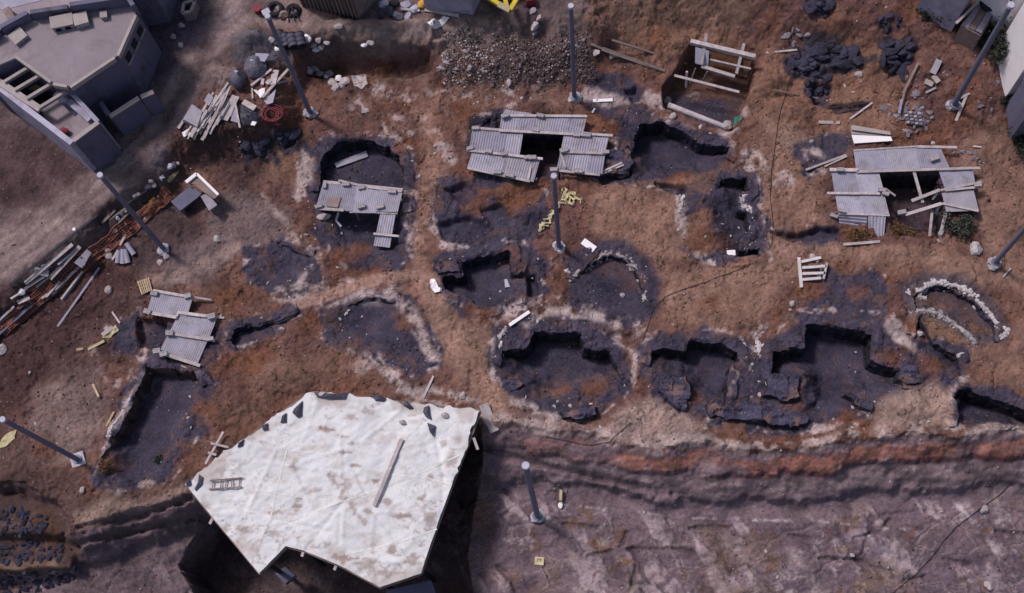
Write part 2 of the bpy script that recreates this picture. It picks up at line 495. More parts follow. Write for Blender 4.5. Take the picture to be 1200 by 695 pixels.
paint([(-200, 430), (-60, 425), (0, 372), (60, 325), (120, 272), (185, 222), (208, 190), (200, 150), (235, 110), (262, 80), (300, 30), (345, 40), (362, 52),
       (430, 48), (505, 48), (560, 40), (690, 42), (690, -100), (-200, -100)], ROAD, .4, .25, z=1.4)
p = wpoly([(-200, 430), (0, 372), (60, 325), (120, 272), (185, 222), (208, 190), (200, 150), (235, 110), (262, 80), (300, 30), (345, 40), (362, 52),
           (505, 48), (560, 40), (690, 42), (690, -100), (-200, -100)], 1.5)
sd, ins = sd_poly(X, Y, p); REG[ins & (REG == 0)] = 1
stroke([(275, -30), (266, 0), (232, 70), (185, 150), (118, 222), (32, 288), (-70, 352)], (.235, .172, .172), .85, .45, .2, .85, z=1.6)
stroke([(232, 60), (290, 22), (350, 20), (430, 36), (530, 34), (620, 30), (680, 18)], (.225, .165, .160), .45, .4, .2, .8, z=1.6)
stroke([(20, 270), (-60, 300)], (.215, .155, .15), .9, .5, .2, .7, z=1.6)
# worn wheel tracks and tan streaks along the road
for dx in (0, 11, 22, 36, 52, 70):
    stroke([(268 - dx, 0), (232 - dx, 70), (190 - dx * .9, 150), (120 - dx * .6, 225 - dx * .3), (30 - dx * .3, 300 - dx * .5), (-60, 360 - dx)], (.26, .185, .165), .2, .22, .12, .42, z=1.6)
for dy in (0, 14, 30):
    stroke([(330, 30 - dy), (430, 42 - dy), (520, 38 - dy), (620, 34 - dy), (680, 20 - dy)], (.26, .18, .15), .2, .2, .12, .42, z=1.6)
for dx in (5, 28, 60): stroke([(268 - dx, 0), (232 - dx, 70), (190 - dx * .9, 150), (120 - dx * .6, 225 - dx * .3), (30 - dx * .3, 300 - dx * .5), (-60, 360 - dx)], (.095, .064, .068), .10, .14, .10, .55, z=1.6)
stroke([(255, 20), (205, 120), (180, 185)], (.11, .085, .10), .35, .4, .3, .6, z=1.6)
paint([(-60, 130), (40, 150), (105, 198), (60, 235), (0, 240), (-60, 250)], (.070, .042, .044), .5, .4, .9, z=1.5)
paint([(140, 150), (185, 95), (225, 55), (243, 20), (245, -20), (160, -20), (150, 80)], (.070, .055, .075), .6, .3, .85, z=1.6)  # the building's shadow on the yard, painted into the ground colour
paint([(560, -20), (660, -20), (680, 20), (630, 40), (575, 22)], (.085, .06, .065), .7, .3, .8, z=1.6)
# --- dirt zones on the site
paint([(0, 360), (60, 338), (120, 300), (150, 330), (120, 360), (80, 400), (60, 450), (0, 470), (-60, 470)], DKBROWN, .6, .5, .85)
paint([(110, 260), (190, 225), (225, 235), (240, 270), (215, 310), (165, 320), (120, 290)], (.062, .042, .045), .5, .3, .9)  # bank below the road, its shade painted into the dark brown
paint([(205, 168), (330, 150), (350, 170), (300, 200), (285, 240), (250, 200), (215, 195)], (.062, .038, .036), .5, .4, .85)
paint([(235, 225), (290, 230), (330, 250), (345, 280), (290, 295), (240, 325), (190, 340), (175, 320), (215, 300), (245, 270)], (.150, .108, .108), .5, .4, .9)
stroke([(180, 345), (225, 320), (272, 298)], (.26, .19, .165), .45, .4, .25, .8, mottled=.6)
stroke([(305, 225), (330, 255), (352, 285), (372, 305)], (.33, .26, .24), .14, .12, .12, .8, mottled=.55)
paint([(48, 445), (110, 430), (128, 470), (112, 535), (70, 545), (35, 500)], (.185, .128, .118), .6, .4, .85)
stroke([(70, 440), (110, 390), (140, 362), (160, 345)], (.15, .095, .085), .5, .4, .2, .6)
paint([(0, 500), (40, 530), (90, 560), (85, 600), (0, 570), (-60, 540)], (.11, .07, .062), .6, .4, .7)
# tan paths worn across the dig
stroke([(345, 358), (395, 342), (440, 328), (482, 322), (505, 332)], (.30, .185, .150), .26, .16, .10, .9)
stroke([(505, 332), (515, 370), (540, 415), (565, 452), (588, 486)], (.27, .16, .125), .45, .3, .12, .8)
stroke([(905, 290), (990, 296), (1080, 300), (1160, 318), (1200, 330)], (.28, .17, .135), .35, .25, .15, .7)
stroke([(1165, 180), (1150, 215), (1155, 250), (1162, 290)], (.26, .155, .125), .3, .2, .12, .7)
stroke([(500, 150), (506, 200), (498, 250), (490, 300)], (.25, .145, .11), .3, .2, .15, .7)
stroke([(175, 330), (215, 316), (262, 300), (280, 290)], (.27, .185, .165), .3, .2, .15, .7)
stroke([(505, 130), (512, 185), (500, 240), (492, 300), (490, 335), (508, 372), (530, 415), (556, 450), (585, 490)], TAN, .55, .5, .2, .85)
paint([(500, 330), (560, 372), (580, 400), (590, 470), (570, 490), (525, 420), (495, 370)], (.20, .125, .095), .5, .3, .8)
paint([(693, 225), (720, 215), (770, 218), (808, 250), (812, 300), (775, 300), (735, 288), (690, 270)], (.225, .130, .098), .5, .35, .9)
paint([(560, 212), (580, 205), (690, 225), (690, 285), (640, 290), (660, 250), (630, 235)], BROWN, .5, .35, .6)
paint([(770, 318), (850, 310), (905, 300), (990, 292), (1100, 296), (1165, 322), (1150, 336), (1060, 316), (975, 315), (915, 335), (890, 380), (830, 388), (775, 385)], (.215, .124, .094), .5, .35, .9)
paint([(890, 130), (935, 150), (965, 200), (968, 265), (925, 262), (905, 300), (880, 270), (885, 200)], (.215, .124, .094), .5, .35, .85)
stroke([(898, 115), (925, 165), (980, 170)], (.22, .15, .125), .6, .5, .3, .6)
paint([(1110, 185), (1140, 150), (1200, 150), (1260, 200), (1260, 420), (1195, 450), (1150, 440), (1128, 410), (1185, 400), (1190, 340), (1160, 300), (1150, 240)], (.195, .112, .088), .5, .4, .85)
paint([(690, 35), (780, 18), (860, 35), (910, 60), (890, 45), (800, 50), (780, 85), (700, 45)], (.195, .105, .076), .5, .4, .85, z=1)
paint([(880, 60), (930, 45), (1040, 45), (1050, 95), (990, 130), (925, 140), (880, 105)], (.185, .098, .070), .5, .4, .8, z=1)
paint([(985, 100), (1040, 95), (1060, 120), (1030, 150), (980, 150)], (.20, .11, .08), .4, .4, .8, z=.6)
paint([(700, -60), (870, -60), (880, 20), (780, 16), (700, 30)], (.165, .098, .075), .6, .5, .8, z=2)
paint([(410, 100), (500, 88), (640, 92), (655, 122), (560, 135), (500, 150), (420, 140)], (.205, .126, .104), .5, .5, .8, mottled=.62)
paint([(380, 80), (505, 80), (510, 92), (380, 92)], (.12, .08, .07), .3, .3, .7)
paint([(310, 175), (350, 168), (368, 190), (350, 215), (310, 210)], (.17, .10, .075), .4, .3, .7)
# slope of pale rubble below the road
paint([(508, 92), (522, 48), (580, 45), (578, 92)], (.165, .13, .14), .3, .25, .85, z=.8, mottled=.8)
paint([(578, 45), (690, 45), (690, 85), (640, 95), (578, 93)], (.105, .070, .068), .3, .25, .85, z=.8)
paint([(-80, 345), (60, 350), (150, 320), (170, 360), (140, 420), (60, 440), (0, 500), (-80, 520)], (.062, .034, .034), .7, .5, .7)
paint([(-60, 545), (60, 548), (120, 580), (230, 540), (240, 590), (90, 640), (-60, 640)], (.095, .055, .048), .6, .4, .6)
paint([(240, 500), (300, 440), (360, 400), (380, 430), (330, 480), (260, 545)], (.115, .058, .044), .5, .4, .6)
# --- dark volcanic gravel and stone around the excavated houses
DARKS = [
    [(350, 175), (385, 158), (455, 158), (485, 180), (488, 295), (470, 318), (400, 312), (372, 268), (352, 215)],
    [(508, 210), (560, 192), (600, 215), (640, 212), (648, 262), (610, 288), (520, 288), (500, 255)],
    [(508, 305), (540, 285), (612, 280), (642, 310), (632, 355), (570, 374), (505, 348)],
    [(288, 292), (330, 278), (372, 292), (380, 330), (345, 350), (285, 335)],
    [(375, 352), (420, 338), (482, 342), (505, 380), (515, 430), (480, 442), (430, 420), (378, 400)],
    [(262, 380), (330, 358), (350, 370), (320, 392), (268, 412)],
    [(690, 88), (745, 92), (770, 140), (850, 158), (862, 175), (845, 205), (790, 222), (735, 215), (700, 205), (728, 150), (690, 125)],
    [(570, 132), (600, 126), (590, 150), (560, 150)],
    [(792, 214), (845, 198), (888, 200), (902, 305), (845, 308), (800, 290)],
    [(575, 382), (620, 375), (690, 372), (725, 395), (745, 425), (735, 462), (700, 490), (650, 492), (610, 470), (578, 440)],
    [(752, 396), (790, 386), (855, 388), (880, 405), (880, 470), (850, 485), (780, 485), (752, 440)],
    [(825, 500), (860, 440), (890, 400), (925, 375), (960, 362), (1040, 365), (1055, 390), (1062, 430), (1068, 470), (1010, 490), (930, 510)],
    [(930, 360), (960, 318), (1035, 315), (1042, 352), (1000, 372)],
    [(1055, 400), (1100, 395), (1135, 412), (1132, 450), (1070, 462), (1052, 440)],
    [(905, 268), (980, 262), (988, 284), (940, 292)],
    [(935, 172), (985, 150), (1000, 165), (985, 192), (948, 205)],
    [(1110, 460), (1130, 445), (1210, 470), (1210, 508), (1112, 502)],
    [(130, 500), (165, 425), (180, 380), (262, 385), (258, 440), (240, 500), (205, 560), (140, 578), (110, 560)],
    [(125, 385), (165, 360), (165, 420), (130, 415)],
    [(785, 130), (850, 150), (855, 128), (870, 100), (800, 100)],
]
for q in DARKS:
    paint(q, DARK, .12, .38, .95)
    paint(q, (.105, .062, .056), .2, .3, .8, mottled=.66)
for q in ([(662, 305), (690, 286), (722, 281), (760, 298), (774, 330), (768, 372), (735, 388), (690, 378), (668, 355)],):
    paint(q, DARK, .25, .2, .9)
for q in ([(1052, 335), (1085, 318), (1125, 322), (1160, 345), (1182, 382), (1178, 402), (1135, 405), (1085, 370), (1062, 372)],):
    paint(q, (.075, .06, .072), .25, .15, .9)
paint([(1072, 348), (1095, 338), (1120, 341), (1145, 360), (1162, 388), (1140, 388), (1125, 365), (1085, 352)], (.17, .085, .042), .25, .15, .9)
paint([(1072, 372), (1090, 369), (1120, 385), (1138, 402), (1120, 404), (1085, 392)], (.16, .095, .065), .25, .12, .85)
paint([(680, 318), (700, 303), (735, 303), (752, 330), (735, 328), (700, 318)], (.15, .075, .04), .25, .2, .8)
# earth left standing between the houses, and pale crumbs along the edges of the stonework
paint([(803, 252), (832, 246), (838, 296), (815, 300), (804, 285)], (.165, .085, .062), .15, .2, .9)
paint([(742, 214), (790, 206), (840, 196), (858, 186), (870, 200), (842, 206), (825, 224), (800, 214), (770, 226)], (.135, .078, .064), .15, .2, .85)
paint([(560, 222), (612, 212), (640, 220), (628, 238), (590, 242)], (.15, .07, .045), .15, .25, .85)
for q in DARKS:
    stroke(list(q) + [q[0]], PALE, .05, .08, .30, .85, mottled=.64)
for q in ([(440, 108), (480, 112), (520, 108), (560, 115), (600, 108)], [(420, 120), (445, 132), (470, 160)], [(500, 140), (520, 165), (525, 185)], [(880, 185), (920, 200), (930, 225)], [(345, 330), (420, 345), (470, 340)], [(560, 375), (640, 360), (720, 372), (760, 392)], [(890, 400), (900, 380), (935, 362)]):
    stroke(q, PALE, .3, .2, .5, .8, mottled=.63)
# rusty patches
for (a, b, r) in ((556, 232, 20), (604, 240, 18), (735, 332, 12), (850, 282, 14), (820, 280, 16), (545, 130, 22), (700, 148, 20), (592, 302, 13), (470, 175, 10), (545, 200, 14),
                  (560, 365, 16), (655, 452, 16), (700, 455, 16), (812, 465, 12), (938, 475, 9), (1005, 345, 16), (985, 312, 10), (950, 340, 18), (1090, 430, 14), (998, 490, 9), (1063, 404, 10),
                  (238, 480, 14), (130, 542, 12), (225, 540, 18), (270, 350, 18), (300, 430, 22), (420, 290, 12), (400, 300, 14), (260, 430, 16), (480, 375, 16), (640, 215, 12), (795, 210, 14), (1000, 275, 16), (930, 280, 8), (770, 52, 16), (1050, 420, 14), (280, 500, 20), (860, 430, 8), (830, 355, 14)):
    paint([(a - r, b), (a - r * .5, b - r * .7), (a + r * .6, b - r * .6), (a + r, b + r * .1), (a + r * .3, b + r * .7), (a - r * .6, b + r * .6)], ORANGE, .35, .3, .75)
# pale crumbled edges
for q, w in (([(385, 360), (420, 345), (445, 350)], .15), ([(455, 345), (480, 362), (495, 395), (505, 415)], .2), ([(425, 430), (440, 420), (462, 440)], .3), ([(455, 435), (470, 455), (490, 462)], .3), ([(500, 455), (560, 470)], .2),
             ([(620, 380), (640, 366), (690, 366), (720, 380)], .2), ([(720, 400), (738, 410), (748, 425)], .15), ([(600, 470), (625, 480), (650, 486)], .12), ([(470, 215), (478, 260), (480, 290)], .2), ([(800, 230), (798, 260), (806, 300)], .15),
             ([(355, 175), (362, 195), (350, 230)], .2), ([(940, 175), (960, 182)], .12), ([(1045, 380), (1055, 400), (1070, 408)], .25), ([(690, 110), (720, 118), (770, 125)], .25), ([(780, 125), (760, 115)], .3), ([(870, 130), (862, 150), (850, 156)], .25),
             ([(172, 440), (150, 470), (135, 500)], .14), ([(110, 410), (120, 440), (135, 450)], .2), ([(365, 310), (345, 340)], .12), ([(325, 345), (350, 352), (370, 350)], .25)):
    stroke(q, PALE, w, .15, .2, .8, mottled=.5)
paint([(725, 478), (760, 470), (800, 485), (820, 505), (815, 520), (740, 520), (705, 505)], (.31, .215, .19), .3, .3, .9)
paint([(1030, 475), (1060, 455), (1100, 450), (1118, 465), (1112, 500), (1020, 505)], (.29, .195, .165), .3, .25, .9)
paint([(605, 482), (700, 500), (820, 512), (820, 524), (690, 518), (610, 505)], (.24, .16, .15), .25, .25, .8)
paint([(240, 520), (330, 420), (420, 400), (430, 440), (330, 470), (240, 560), (120, 610), (85, 618), (100, 590), (200, 565)], (.165, .095, .075), .5, .5, .6)
paint([(85, 600), (120, 585), (180, 585), (240, 560), (225, 578), (160, 600), (90, 626)], (.255, .175, .145), .25, .2, .8)
paint([(1190, 290), (1235, 280), (1260, 330), (1230, 340)], BROWN, .4, .3, .5)

# brown fringe where the road ends against the dig
stroke([(300, 40), (275, 70), (240, 115), (212, 165), (205, 195), (175, 235)], (.095, .052, .047), .35, .3, .3, .7, z=1.4)
stroke([(250, 40), (228, 85), (190, 150), (150, 205), (112, 225), (60, 250), (-20, 262)], (.085, .056, .058), .12, .3, .25, .6, z=1.6)
# the main trodden paths, over everything else
stroke([(350, 356), (395, 343), (440, 329), (482, 322), (502, 330)], (.30, .180, .145), .20, .14, .08, .85)
stroke([(502, 330), (515, 370), (538, 412), (562, 448), (588, 488)], (.275, .162, .128), .38, .25, .10, .85)
stroke([(507, 160), (506, 205), (497, 255), (490, 322)], (.25, .142, .108), .28, .18, .12, .75)
stroke([(780, 352), (850, 332), (905, 312), (925, 296)], (.27, .16, .125), .3, .25, .15, .6)
stroke([(312, 232), (332, 258), (352, 286), (368, 300)], (.33, .25, .235), .07, .08, .08, .8, mottled=.5)
# --- rough relief of earth, rougher where stone and dark gravel lie
lum = COL.sum(2) / 3
dk = ss(.10, .055, lum)
d1, d2, idn = worley(X * 2.6, Y * 2.6, 77)
e1, e2, idm = worley(X * 1.15 + 40, Y * 1.15, 78)
near = ss(0, .2, d2 - d1)
Z += (.035 + .05 * dk) * (fbm(X * 2.3, Y * 2.3, 41, 5, .62) - .5) * 2 + .03 * (fbm(X * 7, Y * 7, 45, 3, .6) - .5) * 2
calm = 1 - (REG == 1) * .85
patch = ss(.45, .62, fbm(X * .7, Y * .7, 51, 4, .6))
Z += calm * patch * (.08 * (idm - .45) * ss(0, .35, e2 - e1) + .03 * idn * near)
bumpy = calm * ss(.52, .7, fbm(X * 1.3, Y * 1.3, 57, 4, .6))
Z += .10 * bumpy
wp = fbm(X * 1.4, Y * 1.4, 61, 4, .6)
ridge = 1 - np.abs(wp - .5) * 2
Z -= calm * .09 * ss(.94, 1.0, ridge)                # gullies and cracks

# --- heaps
mound(300, 46, 1.2, .9, .75, z=1.7); mound(262, 88, 1.3, .8, .5, z=1.5); mound(240, 70, .9, .7, .35, z=1.5)
mound(395, 45, 1.0, .5, .3, z=1.6); mound(930, 120, 1.4, .8, .5, z=.8); mound(905, 85, 1.3, 1.0, .6, z=1)
mound(1060, 145, 1.6, 1.0, .35, z=.7); mound(620, 250, .8, .6, .35); mound(590, 225, 1.2, .5, .3); mound(735, 490, 1.3, .7, .35); mound(1060, 478, 1.3, .9, .35)
mound(1105, 480, .8, .6, .3); mound(330, 440, 2.4, 1.2, .45); mound(270, 470, 1.5, 1.5, .35); mound(620, 130, 1.2, .6, .3); mound(560, 140, .9, .5, .3)
mound(985, 20, 1.3, .8, .5, z=2); mound(1035, 60, 1.0, .7, .5, z=1.4); mound(800, 35, 2.4, .9, .5, z=2); mound(705, 30, 1.0, 1.0, .6, z=2); mound(240, 375, .9, .6, .3); mound(440, 470, 1.6, .7, .3)
paint([(270, 62), (275, 40), (300, 28), (330, 40), (335, 62), (300, 75)], (.105, .095, .115), .3, .2, .9, z=2)
paint([(225, 75), (262, 66), (285, 90), (260, 110), (235, 95)], (.21, .15, .14), .4, .3, .8, z=1.8)

for q in ([(916, 62), (935, 50), (978, 46), (1004, 62), (1012, 70), (985, 80), (962, 86), (968, 100), (976, 118), (960, 120), (936, 108), (944, 92), (920, 80)], [(1026, 68), (1040, 46), (1068, 44), (1074, 66), (1060, 92), (1038, 88), (1034, 74)],
          [(940, -10), (972, -10), (976, 20), (960, 26), (946, 20)], [(555, 138), (575, 128), (590, 134), (582, 152), (554, 154)], [(282, 170), (300, 163), (322, 168), (320, 182), (286, 182)], [(318, 160), (340, 150), (361, 153), (360, 166), (332, 170)]):
    paint(q, (.040, .035, .05), .12, .55, .92, z=.8); p = wpoly(q, .8); sl = block(p, .8); s_, _ = sd_poly(X[sl], Y[sl], p); a = ss(-.1, .35, s_ + wob(X[sl], Y[sl], .2))
    q1, q2, qi = worley(X[sl] * 1.5, Y[sl] * 1.5, 301); Z[sl] += a * (.5 * (qi - .25) + .22 * (fbm(X[sl] * 3, Y[sl] * 3, 303, 3) - .5) * 2) * ss(0, .12, q2 - q1)

# ------------------------------------------------------------------ cliff of layered rock, the cave and the lower rock floor
EDGE = [(-140, 555), (-40, 560), (25, 566), (62, 584), (84, 620), (110, 612), (160, 597), (225, 573), (300, 530), (400, 492), (500, 478), (565, 488), (620, 500), (700, 511),
        (760, 520), (820, 520), (900, 525), (960, 520), (1000, 511), (1040, 509), (1110, 507), (1200, 502), (1300, 498), (1420, 495)]
ew = wpoly(EDGE)
lowp = np.vstack([ew, [[ew[-1][0] + 460, ew[-1][1]], [460, -480], [-460, -480], [ew[0][0] - 460, ew[0][1]]]])
sd, ins = sd_poly(X, Y, lowp, list(range(len(EDGE) - 1)))
sraw = sd
S = sd + .38 * (fbm(X * .55, Y * 1.1, 91, 4, .6) - .5) * 2 + .13 * (fbm(X * 2.5, Y * 2.5, 95, 3) - .5) * 2
lay = .22 * (fbm(X * .5, Y * .9, 97, 4, .6) - .5) * 2       # layers pinch and swell along the face
PROF_S = np.array([-.25, 0, .16, .5, 1.2, 1.34, 1.6, 2.0, 2.5, 2.6, 2.72, 3.1, 6, 14, 60, 600])
PROF_S = np.where(PROF_S > 0, np.where(PROF_S <= 3.1, PROF_S * .80, PROF_S), PROF_S)
PROF_Z = np.array([0, -.04, -.25, -.42, -.85, -1.15, -1.3, -1.6, -1.95, -2.15, -2.4, -2.6, -3.2, -4.4, -12, -60])
west = ss(-7.5, -9.5, X)
S = S * (1 + .7 * west)
S = np.where(S > 0, S, S)
Sl = S + lay * ss(.3, .8, S) * ss(3.5, 2.2, S) + .8 * (fbm(X * .3, Y * .3, 98, 4) - .5) * ss(.6, 1.5, S) * ss(4, 2.5, S)
drop = np.interp(Sl, PROF_S, PROF_Z)
low = ss(2.3, 3.2, S)
Z = np.where(S > -.25, Z * (1 - ss(.1, 1.2, S) * .85) + drop, Z)
fa1, fa2, fid_ = worley(X * .8 + .4 * fbm(X, Y, 99), Y * 1.3, 100)
Z += .09 * (fid_ - .5) * ss(0, .12, fa2 - fa1) * ss(.3, .8, S) * ss(3.4, 2.6, S)
Z += .05 * (fbm(X * 1.4, Y * 1.4, 102, 5, .6) - .5) * 2 * ss(.2, .6, S) * ss(3.4, 2.6, S)
REG[S > .02] = 2
wx = X + .5 * fbm(X * .8, Y * .8, 111); 
# lower rock: tilted slabs, joints and shallow steps
u = X * .8 + Y * .45; v_ = Y * 1.0 - X * .12
g1, g2, gid = worley(u * .55 + .35 * fbm(X, Y, 113), v_ * .75 + .35 * fbm(X, Y, 117), 119)
joint = ss(.06, .0, g2 - g1)
h1_, h2_, hid = worley(X * .9 + .5 * fbm(X * 1.3, Y * 1.3, 121), Y * 2.1, 123)
Z += low * (.20 * (gid - .5) * ss(0, .16, g2 - g1) - .05 * joint + .05 * (hid - .5) + .12 * (fbm(X * 1.0, Y * 2.0, 127, 5, .6) - .5) * 2 + .045 * (fbm(X * 6, Y * 6, 131, 3) - .5) * 2)
# colours of the layers, with the shadows under the ledges painted in
Sl = np.where(Sl > 0, np.where(Sl < 2.6, Sl / .80, Sl + .65), Sl)
def band(col, lo, hi, f=.1, k=.9, warp=0):
    w = Sl + warp
    lerp_all(col, k * ss(lo - f, lo + f, w) * ss(hi + f, hi - f, w))
east = ss(-3.5, -1.5, X)
lerp_all((.155, .108, .124), ss(.0, .3, S))
wl = .35 * (fbm(X * .9, Y * 1.8, 141, 4, .6) - .5) * 2
farw = ss(-17.5, -16.5, X)
lerp_all((.38, .285, .265), farw * .85 * ss(-.5, -.25, Sl + wl * .8) * ss(.34, .08, Sl + wl * .8) * ss(.36, .55, fbm(X * 1.6, Y * 1.6, 142, 4, .6)))
lerp_all((.25, .108, .080), east * .85 * ss(.35, .6, Sl + wl * .6) * ss(1.42, 1.1, Sl + wl * .3) * ss(.25, .5, fbm(X * .35, Y * .5, 143, 3)))
lerp_all((.15, .04, .038), east * .45 * ss(1.05, 1.2, Sl + wl * .4) * ss(1.48, 1.38, Sl) * ss(.4, .6, fbm(X * .25 + 3, Y * .5, 144, 3)))
band((.085, .062, .07), 1.36, 1.5, .05, .6, wl * .4)  # shadow of the upper undercut, painted as a dark band
lerp_all((.205, .148, .155), east * .7 * ss(1.38, 1.62, Sl + wl * .5) * ss(2.27, 2.03, Sl + wl * .5))
vs_ = fbm(X * 1.8, Y * .25, 148, 4, .6)
lerp_all((.27, .20, .205), east * .3 * ss(.55, .68, vs_) * ss(.7, 1.0, Sl) * ss(3.0, 2.4, Sl))
lerp_all((.075, .052, .06), east * .2 * ss(.45, .34, vs_) * ss(.9, 1.3, Sl) * ss(3.0, 2.4, Sl))
band((.085, .064, .075), 2.48, 2.66, .05, .6)  # shadow line under the lower ledge, put into the rock colour
band((.175, .125, .142), 2.3, 2.8, .12, .6)
pass
st = fbm((X * .9 + Y * .55) * 1.5 + .8 * fbm(X * .7, Y * .7, 146, 3), (Y - X * .5) * .38, 147, 5, .6)
lerp_all((.36, .275, .29), low * .9 * ss(.545, .63, st) * ss(.36, .56, fbm(X * .9, Y * .9, 156, 4, .6)))
slabedge = ss(.02, .05, g2 - g1) * ss(.16, .07, g2 - g1)
lerp_all((.33, .255, .265), low * .6 * slabedge * ss(.48, .62, fbm(X * .7 + 5, Y * .7, 157, 4, .6)))
lerp_all((.16, .085, .055), low * .7 * ss(.64, .72, fbm(X * 1.3 + 5, Y * 1.6, 158, 4, .6)))
Z += low * .10 * ss(.5, .66, st)
lerp_all((.098, .070, .092), low * .55 * ss(.5, .34, fbm(X * .7, Y * .9, 149, 5, .6)))
lerp_all((.17, .11, .085), low * .5 * ss(.56, .7, fbm(X * .5 + 7, Y * .6, 151, 5, .6)))
lerp_all((.075, .052, .062), low * .3 * joint)
lerp_all((.34, .28, .28), low * .6 * ss(.63, .70, fbm(X * 3.2, Y * 3.2, 153, 4, .7)) * ss(.5, .6, fbm(X * .6, Y * .6, 154, 3)))
stroke([(660, 593), (720, 600), (800, 608), (880, 611), (960, 613), (1010, 618), (1060, 622)], (.46, .39, .40), .05, .06, .06, .8, z=-3.1, mottled=.60)
stroke([(1100, 575), (1125, 600), (1160, 640), (1200, 690)], (.44, .37, .38), .06, .08, .1, .85, z=-3.1, mottled=.54)
for q in ([(660, 650), (680, 695)], [(725, 660), (745, 700)], [(845, 640), (870, 660), (890, 700)], [(925, 655), (960, 700)], [(805, 620), (822, 640)], [(1150, 570), (1165, 600), (1168, 625)], [(700, 620), (702, 645)]):
    stroke(q, (.30, .235, .225), .22, .25, .25, .7, z=-4, mottled=.55)
def notch(pxs, w=.04, dep=.16, z=-3.1):
    p = wpoly(pxs, z); sl = block(p, .6); x, y = X[sl], Y[sl]
    a = ss(w + .12, w * .4, sd_line(x, y, p) + wob(x, y, .05, .4))
    Z[sl] -= dep * a
    COL[sl] = COL[sl] * (1 - .4 * a[..., None]) + np.array((.07, .048, .05)) * .4 * a[..., None]
for q in ([(660, 616), (700, 619)], [(735, 645), (800, 644), (815, 650)], [(808, 620), (855, 619)], [(925, 628), (948, 632)], [(690, 652), (715, 647)], [(1000, 632), (1030, 625), (1042, 610)], [(1060, 680), (1085, 676)],
          [(1165, 624), (1215, 628)], [(583, 664), (600, 680), (606, 700)], [(545, 690), (580, 700)], [(735, 625), (728, 640)], [(960, 655), (1010, 657)], [(745, 665), (740, 690)], [(1105, 655), (1135, 660)], [(880, 665), (905, 690)], [(580, 500 + 72), (600, 580)]):
    notch(q)
notch([(560, 530), (620, 548), (700, 566), (760, 578)], .09, .25, -3)
# upper-left strata and the smooth rock slope under them
paint([(95, 640), (240, 600), (235, 700), (60, 700)], (.125, .088, .098), .5, .3, .75, z=-3.5)
for q in ([(100, 622), (160, 610), (228, 588)], [(92, 640), (160, 622), (235, 603)]):
    notch(q, .08, .3, -1.2)

# terraces of dark boulders at the lower left
for q, zz in (([(-120, 575), (20, 578), (70, 592), (80, 622), (60, 632), (-120, 634)], -.7), ([(-120, 634), (60, 630), (88, 640), (84, 668), (-120, 672)], -1.5)):
    p = wpoly(q, zz); sl = block(p, 1.0); s_, _ = sd_poly(X[sl], Y[sl], p); a = ss(-.15, .15, s_ + wob(X[sl], Y[sl], .12))
    Z[sl] = Z[sl] * (1 - a) + (zz + .25 * (fbm(X[sl] * 2, Y[sl] * 2, 161) - .5)) * a
    COL[sl] = COL[sl] * (1 - .8 * a[..., None]) + .8 * a[..., None] * np.array((.065, .042, .038))
paint([(-80, 556), (25, 562), (64, 580), (90, 612), (92, 650), (60, 660), (-80, 660)], (.075, .045, .042), .25, .2, .85, z=-.6)
paint([(-80, 660), (20, 662), (80, 655), (70, 668), (-80, 674)], (.17, .105, .075), .2, .15, .8, z=-2)
paint([(-80, 615), (10, 612), (30, 618), (-80, 626)], (.13, .09, .095), .2, .15, .7, z=-1.2)
paint([(45, 600), (70, 600), (78, 630), (70, 655), (50, 640)], (.085, .045, .032), .25, .2, .8, z=-1.5)

# the cave mouth under the white roof
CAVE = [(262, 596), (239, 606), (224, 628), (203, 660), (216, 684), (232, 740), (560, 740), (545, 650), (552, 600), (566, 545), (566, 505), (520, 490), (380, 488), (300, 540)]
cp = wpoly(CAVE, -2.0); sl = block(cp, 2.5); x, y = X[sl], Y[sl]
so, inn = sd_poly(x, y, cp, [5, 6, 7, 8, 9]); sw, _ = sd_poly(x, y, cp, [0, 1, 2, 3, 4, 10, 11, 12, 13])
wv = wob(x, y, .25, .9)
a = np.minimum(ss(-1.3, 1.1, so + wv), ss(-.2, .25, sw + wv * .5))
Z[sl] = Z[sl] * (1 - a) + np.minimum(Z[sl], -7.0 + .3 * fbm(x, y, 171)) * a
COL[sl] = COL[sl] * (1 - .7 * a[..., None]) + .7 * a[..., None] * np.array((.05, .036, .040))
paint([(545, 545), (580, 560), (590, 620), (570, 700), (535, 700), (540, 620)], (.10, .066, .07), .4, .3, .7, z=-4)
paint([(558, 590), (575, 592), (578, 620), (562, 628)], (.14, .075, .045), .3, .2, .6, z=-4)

# ------------------------------------------------------------------ excavated houses
def G0(px, py, z=0.): return P(px, py, z)


FLOOR_NO = [10]


def pit(pxs, depth, openings=(), wall=.07, rough=.03, floorid=True, gravel=DARK, k=.9):
    p = wpoly(pxs); n = len(p); sl = block(p, .6); x, y = X[sl], Y[sl]
    we = [i for i in range(n) if i not in openings]; oe = [i for i in range(n) if i in openings]
    w1 = wob(x, y, .10, .8)
    if we:
        a, ins = sd_poly(x, y, p, we); a = ss(-.12, .10, a + w1)
    else: a = 1.; _, ins = sd_poly(x, y, p)
    if oe:
        b, _ = sd_poly(x, y, p, oe); a = a * ss(-.2, 1.5, b + w1 * 2)
    f = a * 1.0
    flat = Z[sl] * .15
    Z[sl] = Z[sl] * (1 - f) + (flat - depth + rough * (fbm(x * 2.5, y * 2.5, 181, 4, .6) - .5) * 2) * f
    kk = k * ss(.25, .8, f)
    COL[sl] = COL[sl] * (1 - .75 * kk[..., None]) + np.array(gravel) * .75 * kk[..., None]
    fid = None
    if floorid:
        fid = FLOOR_NO[0]; FLOOR_NO[0] += 1
        REG[sl] = np.where(ins & (f > .55), fid, REG[sl])
    return p, we, fid, depth


